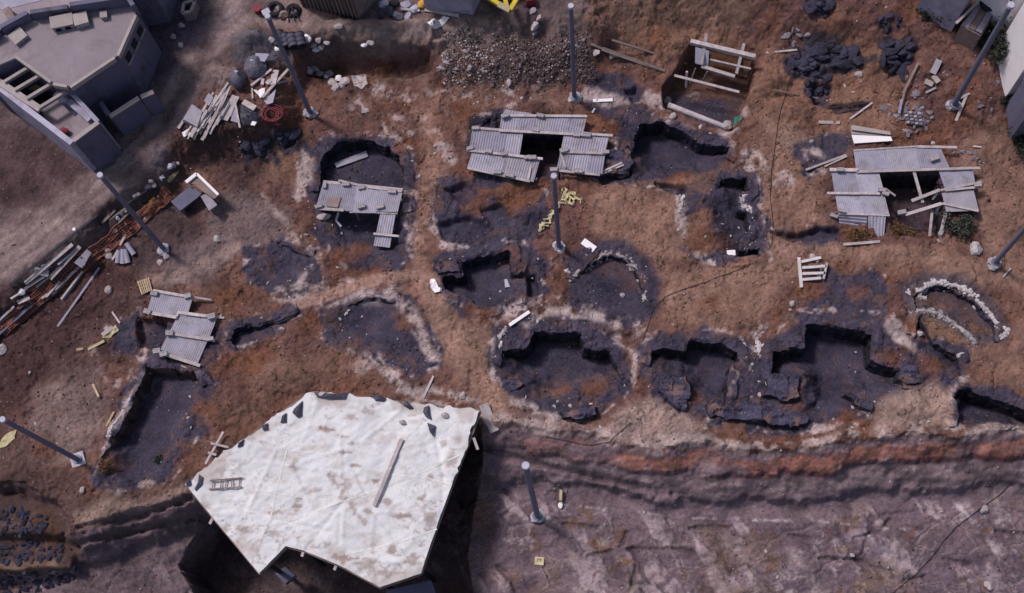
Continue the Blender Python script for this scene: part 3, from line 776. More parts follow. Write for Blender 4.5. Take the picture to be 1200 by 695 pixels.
HOUSES = [
    # label, outline, depth, open edges
    ('round excavated house with dark gravel floor, half covered by an L-shaped sheet roof', [(374, 200), (376, 182), (392, 168), (425, 163), (455, 169), (470, 184), (475, 205), (474, 250), (470, 290), (440, 298), (392, 295), (378, 262), (371, 225)], .95, (7, 8, 9, 10, 11)),
    ('deep dark excavated room showing through the gap of the U-shaped sheet roof', [(594, 154), (664, 158), (660, 212), (600, 208)], 1.6, ()),
    ('excavated room with black stepped back wall right of the U-shaped roof', [(742, 160), (752, 144), (778, 142), (800, 152), (812, 162), (856, 173), (850, 186), (835, 205), (790, 215), (745, 212), (738, 190)], 1.15, (6, 7, 8, 9)),
    ('narrow excavated house with curved pale wall tops beside the long dark cable', [(843, 208), (876, 208), (878, 224), (868, 228), (868, 246), (880, 250), (880, 272), (866, 284), (868, 292), (893, 290), (893, 302), (866, 303), (846, 300), (832, 285), (829, 250), (838, 226)], .85, (12, 13, 14)),
    ('small cross-shaped excavated house with a white sack on its left corner', [(541, 322), (541, 301), (572, 299), (600, 292), (601, 320), (614, 320), (616, 346), (598, 350), (580, 362), (560, 364), (552, 352), (530, 345), (514, 335), (518, 323)], 1.0, (5,)),
    ('shallow round house ringed by pale stones near the centre of the dig', [(672, 330), (685, 311), (712, 298), (738, 304), (752, 325), (757, 350), (748, 372), (715, 380), (680, 365)], .4, (5, 6, 7, 8)),
    ('excavated house with two square alcoves below the ring of stones', [(586, 408), (612, 408), (625, 386), (683, 387), (684, 408), (716, 409), (722, 424), (731, 442), (712, 448), (690, 452), (655, 470), (630, 470), (615, 455), (590, 448), (584, 428)], 1.3, (7, 8, 9, 10, 11, 12, 13)),
    ('excavated house with a thin ledge wall, second house from the right below the path', [(762, 410), (775, 406), (800, 411), (804, 399), (845, 402), (866, 412), (869, 424), (859, 430), (849, 478), (838, 478), (806, 470), (790, 440), (775, 436), (760, 430)], 1.15, (8, 9, 10, 11, 12)),
    ('largest excavated house, deep stepped plan with a wide bare gravel floor', [(903, 411), (942, 406), (944, 378), (1000, 384), (1023, 391), (1023, 422), (1055, 433), (1060, 455), (1040, 462), (1010, 470), (985, 480), (960, 490), (940, 484), (938, 442), (902, 438)], 1.4, (7, 8, 9, 10, 11, 12)),
    ('half-ring house with two curved rows of pale stones at the right', [(1068, 347), (1094, 333), (1121, 337), (1150, 358), (1168, 381), (1172, 398), (1145, 404), (1123, 385), (1087, 366), (1068, 366)], .4, (5, 6, 7, 8)),
    ('narrow dark sunken room under the inner curved stone row', [(1074, 372), (1082, 368), (1092, 398), (1112, 410), (1127, 418), (1127, 440), (1112, 438), (1090, 424), (1068, 420), (1070, 395)], .95, (5, 6, 7, 8)),
    ('excavated room cut by the right edge of the view above the cliff', [(1117, 465), (1127, 453), (1160, 463), (1200, 480), (1260, 497), (1260, 520), (1160, 503), (1118, 500)], 1.5, (5, 6)),
    ('long dark excavated house below the two-panel sheet roof', [(172, 428), (229, 436), (240, 455), (238, 472), (215, 510), (195, 560), (150, 572), (122, 560), (119, 535), (140, 500), (157, 462)], 1.0, (2, 3, 4, 5, 6, 7)),
    ('shallow dark house floor with scattered pale stones above the white roof', [(395, 358), (430, 346), (470, 352), (490, 382), (505, 420), (470, 435), (430, 415), (385, 395)], .4, (2, 3, 4, 5, 6, 7)),
    ('shallow dark gravel patch of a house left of the curved tan path', [(302, 300), (330, 286), (366, 300), (371, 325), (345, 343), (302, 334)], .25, (0, 2, 3, 4, 5)),
    ('shallow dark house with a low back wall right of the two-panel roof', [(268, 398), (278, 384), (312, 379), (348, 366), (345, 385), (300, 402), (275, 414)], .55, (3, 4, 5)),
    ('deep excavated room in the middle of the broken timber-strewn roof', [(1036, 204), (1100, 202), (1109, 250), (1100, 282), (1050, 284), (1040, 255), (1000, 252), (1000, 206)], 1.4, (3, 4)),
]
PITS = []
for lab, q, dep, op in HOUSES: PITS.append(pit(q, dep, op))
TRENCH = pit([(780, 124), (776, 104), (803, 68), (812, 58), (880, 78), (880, 100), (868, 130), (858, 150), (845, 150)], 1.25, (), floorid=False, gravel=(.10, .058, .045), k=.6)
paint([(790, 118), (845, 118), (860, 140), (850, 152), (800, 132)], DARK, .25, .25, .8, z=-1.3)
for q, dep in (([(770, 214), (790, 213), (804, 222), (800, 228), (780, 222)], .5), ([(905, 272), (935, 274), (962, 266), (985, 268), (985, 276), (930, 282)], .45), ([(520, 222), (545, 214), (560, 226), (545, 238)], .35),
               ([(512, 262), (550, 255), (580, 268), (560, 280), (520, 278)], .4), ([(560, 246), (590, 240), (600, 262), (575, 262)], .3), ([(952, 96), (975, 100), (972, 120), (955, 122)], .6), ([(975, 124), (1022, 120), (1020, 127), (980, 132)], .4),
               ([(735, 108), (745, 104), (752, 120), (740, 122)], .35), ([(615, 322), (628, 322), (633, 345), (620, 346)], .5), ([(160, 372), (195, 378), (190, 410), (165, 405)], .5), ([(700, 205), (740, 196), (738, 206), (705, 216)], .45)):
    pit(q, dep, (), rough=.12, floorid=False)
# low blocks of masonry left standing (stub walls): outline, height, label
STUBS = [([(769, 458), (772, 446), (784, 440), (800, 444), (808, 453), (806, 474), (798, 482), (786, 476)], .55, 'squat stub of dark masonry left standing inside the thin-walled house'),
         ([(826, 480), (836, 469), (846, 478), (872, 478), (884, 474), (905, 482), (932, 486), (948, 490), (943, 498), (925, 502), (900, 496), (880, 490), (858, 493), (830, 490)], .6, 'zigzag front wall of dark masonry just above the cliff'),
         ([(902, 443), (936, 444), (937, 466), (925, 470), (895, 464)], .35, 'low flat masonry block at the left of the largest house floor'),
         ([(655, 486), (676, 482), (694, 480), (696, 486), (676, 492), (658, 492)], .45, 'short dark wall remnant at the front edge below the alcove house'),
         ([(992, 467), (998, 464), (1022, 474), (1020, 482), (1000, 476)], .3, 'small dark ridge of stones on the largest house floor'),
         ([(588, 447), (608, 443), (614, 450), (604, 458), (590, 456)], .3, 'low dark stone step in the alcove house'),
         ([(1060, 424), (1075, 430), (1078, 448), (1062, 452), (1056, 440)], .3, 'low dark heap of stones between the largest house and the narrow room'),
         ([(700, 185), (722, 178), (738, 172), (742, 190), (735, 205), (712, 208)], .45, 'dark stone wall mass right of the U-shaped roof'),
         ([(510, 312), (536, 302), (538, 318), (516, 322)], .12, 'dark masonry shoulder at the left of the cross-shaped house')]
for q, h, _ in STUBS:
    p = wpoly(q); sl = block(p, .5); s_, _i = sd_poly(X[sl], Y[sl], p); a = ss(-.12, .08, s_ + wob(X[sl], Y[sl], .06, .5) - .22)
    Z[sl] = Z[sl] * (1 - a) + a * np.minimum(Z[sl], -.35)

# ------------------------------------------------------------------ build the ground sheets
def zat(x, y):
    i = int(np.clip(np.searchsorted(xs, x) - 1, 0, NX - 2)); j = int(np.clip(np.searchsorted(ys, y) - 1, 0, NY - 2))
    fx = (x - xs[i]) / (xs[i + 1] - xs[i]); fy = (y - ys[j]) / (ys[j + 1] - ys[j])
    return float((Z[j, i] * (1 - fx) + Z[j, i + 1] * fx) * (1 - fy) + (Z[j + 1, i] * (1 - fx) + Z[j + 1, i + 1] * fx) * fy)


def G(px, py):
    """point of the terrain seen at photo position: march down the ray"""
    lo, hi = 4.0, -9.0
    prev = lo
    for z in np.arange(lo, hi, -.1):
        q = P(px, py, z)
        if zat(q[0], q[1]) >= z:
            a, b = prev, z
            for _ in range(12):
                m_ = (a + b) / 2; q = P(px, py, m_)
                if zat(q[0], q[1]) >= m_: b = m_
                else: a = m_
            q = P(px, py, b); q[2] = zat(q[0], q[1]); return q
        prev = z
    return P(px, py, 0)


def gp(x, y, dz=0.): return np.array([x, y, zat(x, y) + dz])


vid = np.arange(NX * NY).reshape(NY, NX)
quads = np.stack([vid[:-1, :-1], vid[:-1, 1:], vid[1:, 1:], vid[1:, :-1]], -1).reshape(-1, 4)
freg = REG[:-1, :-1].reshape(-1)
VV = np.stack([X, Y, Z], -1).reshape(-1, 3)
CC = np.concatenate([COL, np.ones(COL.shape[:2] + (1,))], -1).reshape(-1, 4)


def sheet_from(name, sel, origin=None):
    q = quads[sel]; used, inv = np.unique(q, return_inverse=True); inv = inv.reshape(q.shape)
    me = bpy.data.meshes.new(name)
    v = VV[used] - (origin if origin is not None else 0)
    me.vertices.add(len(used)); me.vertices.foreach_set('co', v.astype(np.float32).ravel())
    me.loops.add(inv.size); me.loops.foreach_set('vertex_index', inv.astype(np.int32).ravel())
    me.polygons.add(len(q)); me.polygons.foreach_set('loop_start', np.arange(0, inv.size, 4, dtype=np.int32)); me.polygons.foreach_set('loop_total', np.full(len(q), 4, np.int32))
    ca = me.attributes.new('tint', 'FLOAT_COLOR', 'POINT'); ca.data.foreach_set('color', CC[used].astype(np.float32).ravel())
    me.materials.append(M['earth']); me.update(calc_edges=True); me.validate()
    me.shade_smooth()
    o = bpy.data.objects.new(name, me); COLL.objects.link(o)
    if origin is not None: o.location = origin.tolist()
    return o


tag(sheet_from('ground', freg == 0), kind='structure')
tag(sheet_from('road', freg == 1), kind='structure')
tag(sheet_from('rock_cliff', freg == 2), kind='structure')


# ------------------------------------------------------------------ ruined house walls
def resample(pts, step):
    pts = [np.asarray(p, float) for p in pts]; out = [pts[0]]
    for a, b in zip(pts[:-1], pts[1:]):
        n = max(1, int(round(np.linalg.norm(b - a) / step)))
        for k in range(1, n + 1): out.append(a + (b - a) * k / n)
    return np.array(out)


def runs(we, n):
    """consecutive wall edges as vertex index chains"""
    we = set(we)
    if len(we) == n: return [list(range(n)) + [0]]
    out = []
    for s in sorted(we):
        if (s - 1) % n in we: continue
        ch = [s]; k = s
        while k in we: ch.append((k + 1) % n); k = (k + 1) % n
        out.append(ch)
    return out


def wall_mesh(mb, p, chains, depth, seed, ztop=.05, cap=.5, face=(.030, .026, .037)):
    """dry-stone facing of a pit: a rough face of stones with a rough cap behind it"""
    area = sum(p[i][0] * p[(i + 1) % len(p)][1] - p[(i + 1) % len(p)][0] * p[i][1] for i in range(len(p)))
    for ch in chains:
        line = resample([p[i] for i in ch], .085); m = len(line)
        jx = (fbm(line[:, 0] * 1.6, line[:, 1] * 1.6, seed + 50, 4, .65) - .5) * .36; jy = (fbm(line[:, 0] * 1.6 + 40, line[:, 1] * 1.6, seed + 60, 4, .65) - .5) * .36
        line = line + np.stack([jx, jy], 1)
        if m < 3: continue
        tan = np.gradient(line, axis=0)
        # smooth the direction a little so corners mitre
        tan = (np.roll(tan, 1, 0) + tan + np.roll(tan, -1, 0)) if len(ch) > 2 and ch[0] == ch[-1] else np.vstack([tan[:1], tan[:-2] + tan[1:-1] + tan[2:], tan[-1:]])
        tan /= np.linalg.norm(tan, axis=1)[:, None] + 1e-9
        nrm = np.stack([-tan[:, 1], tan[:, 0]], 1) * (1 if area > 0 else -1)      # into the pit
        s = np.concatenate([[0], np.cumsum(np.linalg.norm(np.diff(line, axis=0), axis=1))])
        rows = []
        zt = np.array([zat(*(line[i] - nrm[i] * .3)) for i in range(m)])
        zt = np.convolve(np.pad(zt, 4, 'edge'), np.ones(9) / 9, 'valid') + ztop + .34 * (fbm(s * 1.3, s * 0 + seed, 201, 4, .6) - .5)
        zb = np.array([zat(*(line[i] + nrm[i] * .45)) for i in range(m)]) - .08
        zb = np.minimum(zb, zt - .1)
        nl = 9
        for k in range(nl):
            t = k / (nl - 1); z = zb + (zt - zb) * t
            row = np.floor(z / .21); c1 = np.floor(s / .36 + row * .5)
            off = .07 + .10 * (1 - t) + .09 * (_hash(c1, row, seed) - .5) + .05 * (fbm(s * 5, z * 5, seed) - .5)
            rows.append(np.column_stack([line + nrm * off[:, None], z]))
        for j, (w, dz) in enumerate(((-.05, .03), (-.2, .02), (-.36, -.01), (-cap, -.10))):
            c1 = np.floor(s / .3 + j * .5)
            base = line - nrm * -1 * w
            g = np.array([zat(*b) for b in base])
            z = (zt + dz + .13 * (_hash(c1, c1 * 0 + j, seed + 3) - .5)) if j < 3 else g - .06
            if j < 3: z = np.maximum(z, g + .015)
            rows.append(np.column_stack([base + .05 * (np.random.default_rng(seed + j).random((m, 2)) - .5), z]))
        for k, rw in enumerate(rows):
            for q in rw:
                i = int(np.clip(np.searchsorted(xs, q[0]) - 1, 0, NX - 2)); j = int(np.clip(np.searchsorted(ys, q[1]) - 1, 0, NY - 2))
                h = float(_hash(np.array(round(q[0] / .2)), np.array(round(q[1] / .2)), 7))
                cc = np.array(face) * (.6 + .8 * h) if k < nl - 1 else COL[j, i] * (.8 + .5 * h)
                mb.tint.append((*cc, 1))
        vs = np.concatenate(rows); fs = []
        nr = len(rows)
        for a in range(nr - 1):
            for b in range(m - 1):
                q = (a * m + b, a * m + b + 1, (a + 1) * m + b + 1, (a + 1) * m + b)
                fs.append(q if area < 0 else q[::-1])
        mb.add(vs, fs)


def stone_row(mb, pxs, seed, size=.13, spread=.08, z=None, step=.16, miss=.15):
    size = size * .5; stroke_pts.append(pxs)
    r = np.random.default_rng(seed)
    line = resample([G(a, b) if z is None else P(a, b, z) for a, b in pxs], step)
    bed = resample([G(a, b) if z is None else P(a, b, z) for a, b in pxs], .12); bed[:, :2] += r.normal(size=(len(bed), 2)) * .02; bed[:, 2] = [zat(*q[:2]) + .02 for q in bed]
    if len(bed) > 2: mb.tube(bed, .085, 6)
    for q in line:
        if r.random() < miss: continue
        x, y = q[0] + r.normal() * spread, q[1] + r.normal() * spread; s = size * (.45 + 1.05 * r.random() ** 2)
        mb.blob((x, y, zat(x, y) + s * .3), (s * r.uniform(.8, 1.3), s, s * .7), int(r.integers(1e6)), 1, .3, 6, r.uniform(0, 6))


stroke_pts = []
COPINGS = {3: [([(798, 247), (799, 236), (802, 229)], .1), ([(868, 244), (868, 234), (873, 226)], .11), ([(869, 244), (878, 243), (882, 252), (881, 262), (877, 282), (880, 290)], .12), ([(866, 296), (865, 286), (872, 281), (878, 283)], .11), ([(866, 296), (878, 298)], .1)],
           5: [([(674, 322), (690, 310), (705, 300), (718, 297), (733, 303), (745, 314), (752, 325), (757, 331)], .12), ([(757, 343), (756, 352)], .1), ([(663, 317), (672, 321)], .08)],
           9: [([(1067, 345), (1083, 338), (1094, 330), (1106, 335), (1121, 335), (1137, 344), (1150, 357), (1161, 370), (1168, 379), (1169, 391), (1175, 396), (1181, 386)], .15),
               ([(1063, 342), (1070, 346), (1085, 350)], .1)],
           10: [([(1067, 366), (1087, 364), (1107, 373), (1123, 384), (1137, 395), (1143, 403)], .12)],
           12: [([(174, 435), (160, 455), (148, 476), (136, 495), (126, 512)], .09)],
           6: [([(584, 425), (584, 410), (588, 400)], .12), ([(592, 385), (586, 396)], .1)],
           8: [([(888, 400), (889, 414), (893, 404)], .11)],
           11: [([(1112, 494), (1116, 480), (1122, 468)], .09)]}
for k, (lab, q, dep, op) in enumerate(HOUSES):
    p, we, fid, _ = PITS[k]
    c = p.mean(0); base = np.array([c[0], c[1], zat(*c)])
    t = thing('ruined_house', lab, 'ruin', base, 'excavated stone houses')
    mb = MB(); mb.tint = []; wall_mesh(mb, p, runs(we, len(p)), dep, 300 + k * 7, cap=.5 if dep > .6 else .35, ztop=.05 if dep > .6 else .02, face=(.075, .05, .046) if k == 12 else (.030, .026, .037))
    if not mb.v: mb.box(base - (0, 0, .3), .3, .3, .1); mb.tint = [(.05, .04, .06, 1)] * 8
    wo = mb.build('stone_wall', 'earth', t); ca = wo.data.attributes.new('tint', 'FLOAT_COLOR', 'POINT'); ca.data.foreach_set('color', np.asarray(mb.tint, np.float32).ravel())
    sel = freg == fid
    if sel.sum() > 4:
        fo = sheet_from('gravel_floor', sel, base); fo.location = (0, 0, 0); fo.parent = t
    if k in COPINGS:
        for j, (line, sz) in enumerate(COPINGS[k]):
            mb = MB(); stone_row(mb, line, 900 + k * 31 + j, sz, .075, step=.018, miss=0); mb.build('stone_coping', 'coping', t)

for k, (q, h, lab) in enumerate(STUBS):
    p = wpoly(q); c = p.mean(0); zb = min(zat(*v) for v in p) - .15; zt = zb + .15 + h
    zt = max(zt, .02 + h * .35)
    # filled block of rough stones: delaunay top, rough sides
    line = resample(list(p) + [p[0]], .12)[:-1]; n = len(line)
    line = line + .45 * np.stack([fbm(line[:, 0] * 1.7, line[:, 1] * 1.7, 420, 4, .65) - .5, fbm(line[:, 0] * 1.7 + 9, line[:, 1] * 1.7, 425, 4, .65) - .5], 1); p = line
    gx, gy = np.meshgrid(np.arange(p[:, 0].min(), p[:, 0].max(), .085), np.arange(p[:, 1].min(), p[:, 1].max(), .085))
    s_, ins = sd_poly(gx, gy, p); ok = ins & (s_ > .06)
    pts = np.vstack([line, np.stack([gx[ok], gy[ok]], 1) + rng.uniform(-.03, .03, (int(ok.sum()), 2))])
    r = delaunay_2d_cdt([Vector(v) for v in pts], [(i, (i + 1) % n) for i in range(n)], [], 1, 1e-5)
    P2 = np.array([(v.x, v.y) for v in r[0]]); tri = [tuple(f) for f in r[2]]
    cc = _hash(np.floor(P2[:, 0] / .3), np.floor(P2[:, 1] / .3), 400 + k)
    zz = zt + .2 * (cc - .5) + .16 * (fbm(P2[:, 0] * 3, P2[:, 1] * 3, 401, 5, .65) - .5)
    mb = MB(); mb.add(np.column_stack([P2, zz]), tri)
    rows = []
    ctr = line.mean(0)
    zl = np.array([zz[np.argmin(((P2 - a) ** 2).sum(1))] for a in line])
    for i in range(6):
        tt = i / 5; o = (line - ctr); o = o / (np.linalg.norm(o, axis=1)[:, None] + 1e-6)
        jj = .16 * (_hash(np.floor(np.arange(n) / 3 + (i // 2) * .5), np.full(n, i // 2), 410 + k) - .3)
        rows.append(np.column_stack([line + o * (jj + .05 * tt)[:, None] * (i > 0), zl + (zb - zl) * tt]))
    vs = np.concatenate(rows); mb.add(vs, [(a * n + b, (a + 1) * n + b, (a + 1) * n + (b + 1) % n, a * n + (b + 1) % n) for a in range(5) for b in range(n)])
    o = mb.build('masonry_stub', 'earth', None, (c[0], c[1], zb)); ca = o.data.attributes.new('tint', 'FLOAT_COLOR', 'POINT'); nt_ = len(P2)
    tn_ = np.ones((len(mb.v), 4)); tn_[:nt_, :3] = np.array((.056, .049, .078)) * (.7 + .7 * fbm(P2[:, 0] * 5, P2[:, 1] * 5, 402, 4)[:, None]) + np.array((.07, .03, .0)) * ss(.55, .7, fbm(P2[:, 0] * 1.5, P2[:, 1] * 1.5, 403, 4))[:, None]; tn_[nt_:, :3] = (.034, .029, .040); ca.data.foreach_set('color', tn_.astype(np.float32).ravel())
    tag(o, lab, 'ruined wall', 'stub walls left standing in the dig')

# ------------------------------------------------------------------ steel poles
POLES = [((364, 133), (314, 20), 'tall grey steel pole beside the red hose coil and the timber pile'),
         ((193, 293), (118, 206), 'grey steel pole leaning in view over the orange netting at the left'),
         ((92, 539), (4, 492), 'grey steel pole with a square pale footing at the lower left'),
         ((673, 115), (669, 8), 'tall grey steel pole standing at the foot of the gravel bank, top centre'),
         ((655, 290), (649, 207), 'grey steel pole in the middle of the dig beside the yellow tape'),
         ((630, 605), (616, 546), 'short-looking pale steel pole standing down on the lower rock floor'),
         ((1117, 124), (1184, 7), 'thick grey steel pole in front of the white building, top right'),
         ((1165, 309), (1236, 228), 'grey steel pole cut off by the right edge, with a tilted pale footing')]
for k, (b, tp, lab) in enumerate(POLES):
    g = G(*b); best = None
    for h in np.arange(2, 16, .05):
        q = proj(g + np.array([0, 0, h])); e = np.hypot(q[0] - tp[0], q[1] - tp[1])
        if best is None or e < best[0]: best = (e, h)
    h = best[1]
    t = thing('steel_pole', lab, 'pole', g, 'steel poles around the dig')
    r = .125 if k in (5, 6) else .105
    q = proj(g + np.array([0, 0, h]))
    top = g + np.array([0, 0, h])
    # aim the top of the pole where the photograph shows it (some stand slightly out of plumb)
    tgt = P(tp[0], tp[1], top[2]); top[:2] = tgt[:2]
    MB().cyl(g + (0, 0, .1), top, r * 1.08, r * .92, 16).build('shaft', 'pole', t, smooth=False)
    MB().cyl(top - (0, 0, .03), top + (0, 0, .12), r * 1.25, r * 1.15, 16).build('cap', 'cap', t)
    mb = MB(); rz = random.uniform(0, 1.5)
    if k == 2: mb.box(g - (0, 0, .12), .62, .62, .26, .35)
    else:
        mb.blob(g + (0, 0, .02), (.38, .34, .24), 40 + k, 2, .25, 8, rz)
        mb.box(g - (0, 0, .1), .42, .42, .3, rz)
    mb.build('footing', 'footing', t)
    MB().cyl(g + (0, 0, .18), g + (0, 0, .24), r * 1.9, r * 1.9, 12).build('flange', 'pole', t)

# ------------------------------------------------------------------ sheet roofs
def panel(t, c, zs, pitch=.15, amp=.022, sheet=.85, along='v', part='roof_sheet', mats=('sheet_a', 'sheet_b', 'sheet_c'), sag=.0, seed=0):
    """corrugated sheets over a four-cornered panel TL, TR, BR, BL (photo positions) at heights zs"""
    r = np.random.default_rng(seed)
    q = [P(a[0], a[1], z) for a, z in zip(c, zs)]
    if along == 'u': q = [q[3], q[0], q[1], q[2]]
    W = np.linalg.norm(q[1] - q[0]); n = max(1, int(round(W / sheet)))
    H = np.linalg.norm(q[3] - q[0])
    for k in range(n):
        u0, u1 = k / n, min(1, (k + 1.06) / n); m = max(8, int((u1 - u0) * W / pitch * 5)); rows = 4
        vs = []; dz = .015 * (k % 2) + r.uniform(0, .02); e0, e1 = r.uniform(-.035, .045, 2); tl = r.uniform(-.03, .03)
        for j in range(rows):
            for i in range(m + 1):
                u = u0 + (u1 - u0) * i / m; v = e0 + (1 + e1 - e0) * j / (rows - 1)
                p = q[0] * (1 - u) * (1 - v) + q[1] * u * (1 - v) + q[2] * u * v + q[3] * (1 - u) * v
                ph = 2 * math.pi * u * W / pitch
                vs.append(p + np.array([0, 0, amp * math.sin(ph) + dz + tl * (v - .5) - sag * 4 * v * (1 - v) + .012 * math.sin(3.1 * v + k * 2 + u * 9)]))
        w = m + 1
        fs = [(j * w + i, (j + 1) * w + i, (j + 1) * w + i + 1, j * w + i + 1) for j in range(rows - 1) for i in range(m)]
        top = np.array(vs); bot = top - np.array([0, 0, .012]); o = len(vs)
        rim = [(i, i + 1, o + i + 1, o + i) for i in range(m)] + [((rows - 1) * w + i + 1, (rows - 1) * w + i, o + (rows - 1) * w + i, o + (rows - 1) * w + i + 1) for i in range(m)]
        rim += [((j + 1) * w, j * w, o + j * w, o + (j + 1) * w) for j in range(rows - 1)] + [(j * w + m, (j + 1) * w + m, o + (j + 1) * w + m, o + j * w + m) for j in range(rows - 1)]
        mb = MB(); mb.add(list(top) + list(bot), fs + [tuple(o + i for i in f[::-1]) for f in fs] + rim)
        mb.build(part, mats[int(r.integers(len(mats)))], t)


def post(t, px, py, z):
    p = P(px, py, z); MB().beam(gp(p[0], p[1], -.1), p - (0, 0, .04), .09, .09).build('post', 'wood_dk', t)


def ztop_line(t, a, b, za, zb, w=.13, h=.07, m='wood', part='beam', lift=.06):
    MB().beam(P(*a, za) + (0, 0, lift), P(*b, zb) + (0, 0, lift), w, h).build(part, m, t)


def weights(items, z, where, noun='grey concrete block', seed=0, size=(.36, .18, .15), group=None, lift=.07):
    """blocks holding the sheets down: each a thing of its own, hollow like a building block"""
    r = np.random.default_rng(seed); items = sorted(items, key=lambda q: q[0]); n = len(items)
    for i, it in enumerate(items):
        zz = it[2] if len(it) > 2 else z
        p = P(it[0], it[1], zz) + (0, 0, lift); rz = r.uniform(-.35, .35) + (it[3] if len(it) > 3 else 0)
        s = r.uniform(.8, 1.15)
        t = thing('concrete_block', f'{place_word(i, n, noun)} weighing down {where}', 'block', p, group or f'blocks on {where}')
        a, b_, h = size[0] * s, size[1] * s, size[2] * s
        k, q = math.cos(rz), math.sin(rz)
        def at(x, y): return p + np.array([x * k - y * q, x * q + y * k, 0])
        mb = MB()
        for y in (-b_ / 2 + .02, b_ / 2 - .02): mb.box(at(0, y), a, .045, h, rz)
        for x in (-a / 2 + .02, 0, a / 2 - .02): mb.box(at(x, 0), .045, b_ - .095, h - .004, rz)
        mb.build('shell', 'block', t)
        MB().box(at(0, 0), a * .92, b_ * .8, h * .93, rz).build('core', 'block', t)


def planks(items, where, m='wood', noun='weathered plank', name='plank', group=None, w=.13, h=.05, cat='plank', lift=.05, seed=0):
    """loose planks lying about: (a, b[, width, height-at-a, height-at-b, material]); heights None = on the ground"""
    r = np.random.default_rng(seed); items = sorted(items, key=lambda q: q[0][0] + q[1][0]); n = len(items)
    for i, it in enumerate(items):
        a, b = it[0], it[1]; ww = it[2] if len(it) > 2 and it[2] else w
        za = it[3] if len(it) > 3 else None; zb = it[4] if len(it) > 4 else za
        mm = it[5] if len(it) > 5 else m
        pa = G(*a) if za is None else P(*a, za); pb = G(*b) if zb is None else P(*b, zb)
        if za is None:
            mid = (pa + pb) / 2; up = max(0, zat(mid[0], mid[1]) - mid[2]); pa = pa + (0, 0, up); pb = pb + (0, 0, up)
        pa = pa + (0, 0, lift); pb = pb + (0, 0, lift)
        hh = h * r.uniform(.8, 1.3)
        o = MB().beam(pa, pb, ww, hh, r.uniform(-.12, .12)).build(name, mm, None, (pa + pb) / 2)
        tag(o, f'{place_word(i, n, noun)} {where}', cat, group or f'{noun}s {where}')


# L-shaped roof over the round house
z1 = .55
g = G(420, 262)
t = thing('sheet_roof', 'L-shaped grey sheet roof on timber posts over the round excavated house', 'shelter', g, 'sheet roofs over the excavations')
panel(t, [(379, 213), (419, 217), (414, 248), (370, 245)], [z1, z1, z1, z1], .09, .009, .9, seed=1)
panel(t, [(418, 217), (472, 223), (466, 249.5), (413, 248)], [z1 + .04] * 4, .09, .009, .9, seed=2)
panel(t, [(446, 249), (464, 249.5), (457, 289), (438, 287)], [z1 - .06, z1 - .06, z1 - .25, z1 - .25], .11, .014, .7, seed=3, mats=('sheet_b',))
ztop_line(t, (371, 245), (403, 247), z1, z1); ztop_line(t, (410, 248.5), (466, 250), z1 - .1, z1 - .1); ztop_line(t, (379, 213), (472, 222.5), z1 - .1, z1 - .1, lift=0)
ztop_line(t, (397, 212), (431, 220), z1, z1, .1); ztop_line(t, (431, 220), (471, 225), z1 + .03, z1 + .03, .1)
for q in ((381, 217), (470, 225), (463, 247), (374, 242), (440, 284), (456, 286), (416, 246)): post(t, *q, z1 - .04 if q[1] < 270 else z1 - .25)
weights([(381, 218, z1, 1.2), (406, 217), (424, 221), (460, 225.5), (424, 243), (446, 243.5), (374, 243)], z1, 'the L-shaped sheet roof', seed=4)
planks([((438, 274.5), (468, 277.5), .1, z1 - .13, z1 - .15)], 'across the leg of the L-shaped roof', noun='short grey batten', lift=.07)
o = MB(); o.prism([P(a, b, z1) + (0, 0, .1) for a, b in ((386, 231), (400, 232), (396, 244), (383, 242.5))], .05); tag(o.build('board', 'brownboard', None, P(391, 237, z1)), 'small square pinkish board lying on the L-shaped roof', 'board')
p = G(380, 254); tag(MB().blob(p + (0, 0, .12), (.36, .2, .2), 71, 2, .2, 5, .1).build('sack', 'pale_stone', None, p), 'fat pale sack at the left end of the L-shaped roof', 'sack')
planks([((397, 250), (394, 259), .09), ((394, 259), (400, 266), .09)], 'on the gravel under the L-shaped roof', noun='short white stick', m='white')

# U-shaped roof
z2 = .45
g = G(618, 195)
t = thing('sheet_roof', 'U-shaped corrugated sheet roof of five panels around a dark opening', 'shelter', g, 'sheet roofs over the excavations')
panel(t, [(588, 135.5), (688, 136.5), (683, 158), (585, 154)], [z2 + .08] * 4, .12, .014, .8, seed=11, sag=.02)
panel(t, [(592, 128), (622, 132.5), (624, 137.5), (588, 137)], [z2 + .22, z2 + .12, z2 + .1, z2 + .14],   .12, .014, 1.5, seed=12)
panel(t, [(554, 150.5), (613.5, 154), (608.5, 183), (549, 177.5)], [z2 + .03] * 4, .12, .014, .75, seed=13, sag=.02)
panel(t, [(553, 179), (633, 186.5), (625, 214), (547.5, 197)], [z2 - .02] * 4, .12, .014, .8, seed=14, sag=.02)
panel(t, [(661, 157.5), (714, 159.5), (709, 180), (657, 178)], [z2 + .03] * 4, .12, .014, .75, seed=15)
panel(t, [(657, 177.5), (709.5, 179.5), (706, 203), (652.5, 198)], [z2 - .03] * 4, .12, .014, .75, seed=16)
for a, b, zz in (((585, 153.5), (685, 158.5), z2 + .1), ((684, 157.5), (718, 159.5), z2 + .06), ((547, 176.5), (597, 182.3), z2 + .02), ((597, 182.3), (636, 186.8), z2 + .02), ((548, 197.5), (621, 213), z2 - .03),
                 ((650, 200), (703, 205.5), z2 - .04), ((659, 178.5), (710, 180.5), z2 + .02), ((588, 136), (688, 136.8), z2 + .1), ((553, 150.3), (588, 153), z2 + .04)):
    ztop_line(t, a, b, zz, zz, .12, .06)
for q in ((556, 152), (551, 195), (628, 209), (611, 182), (590, 138), (685, 139), (712, 162), (704, 200), (655, 196), (663, 160)): post(t, *q, z2 - .08)
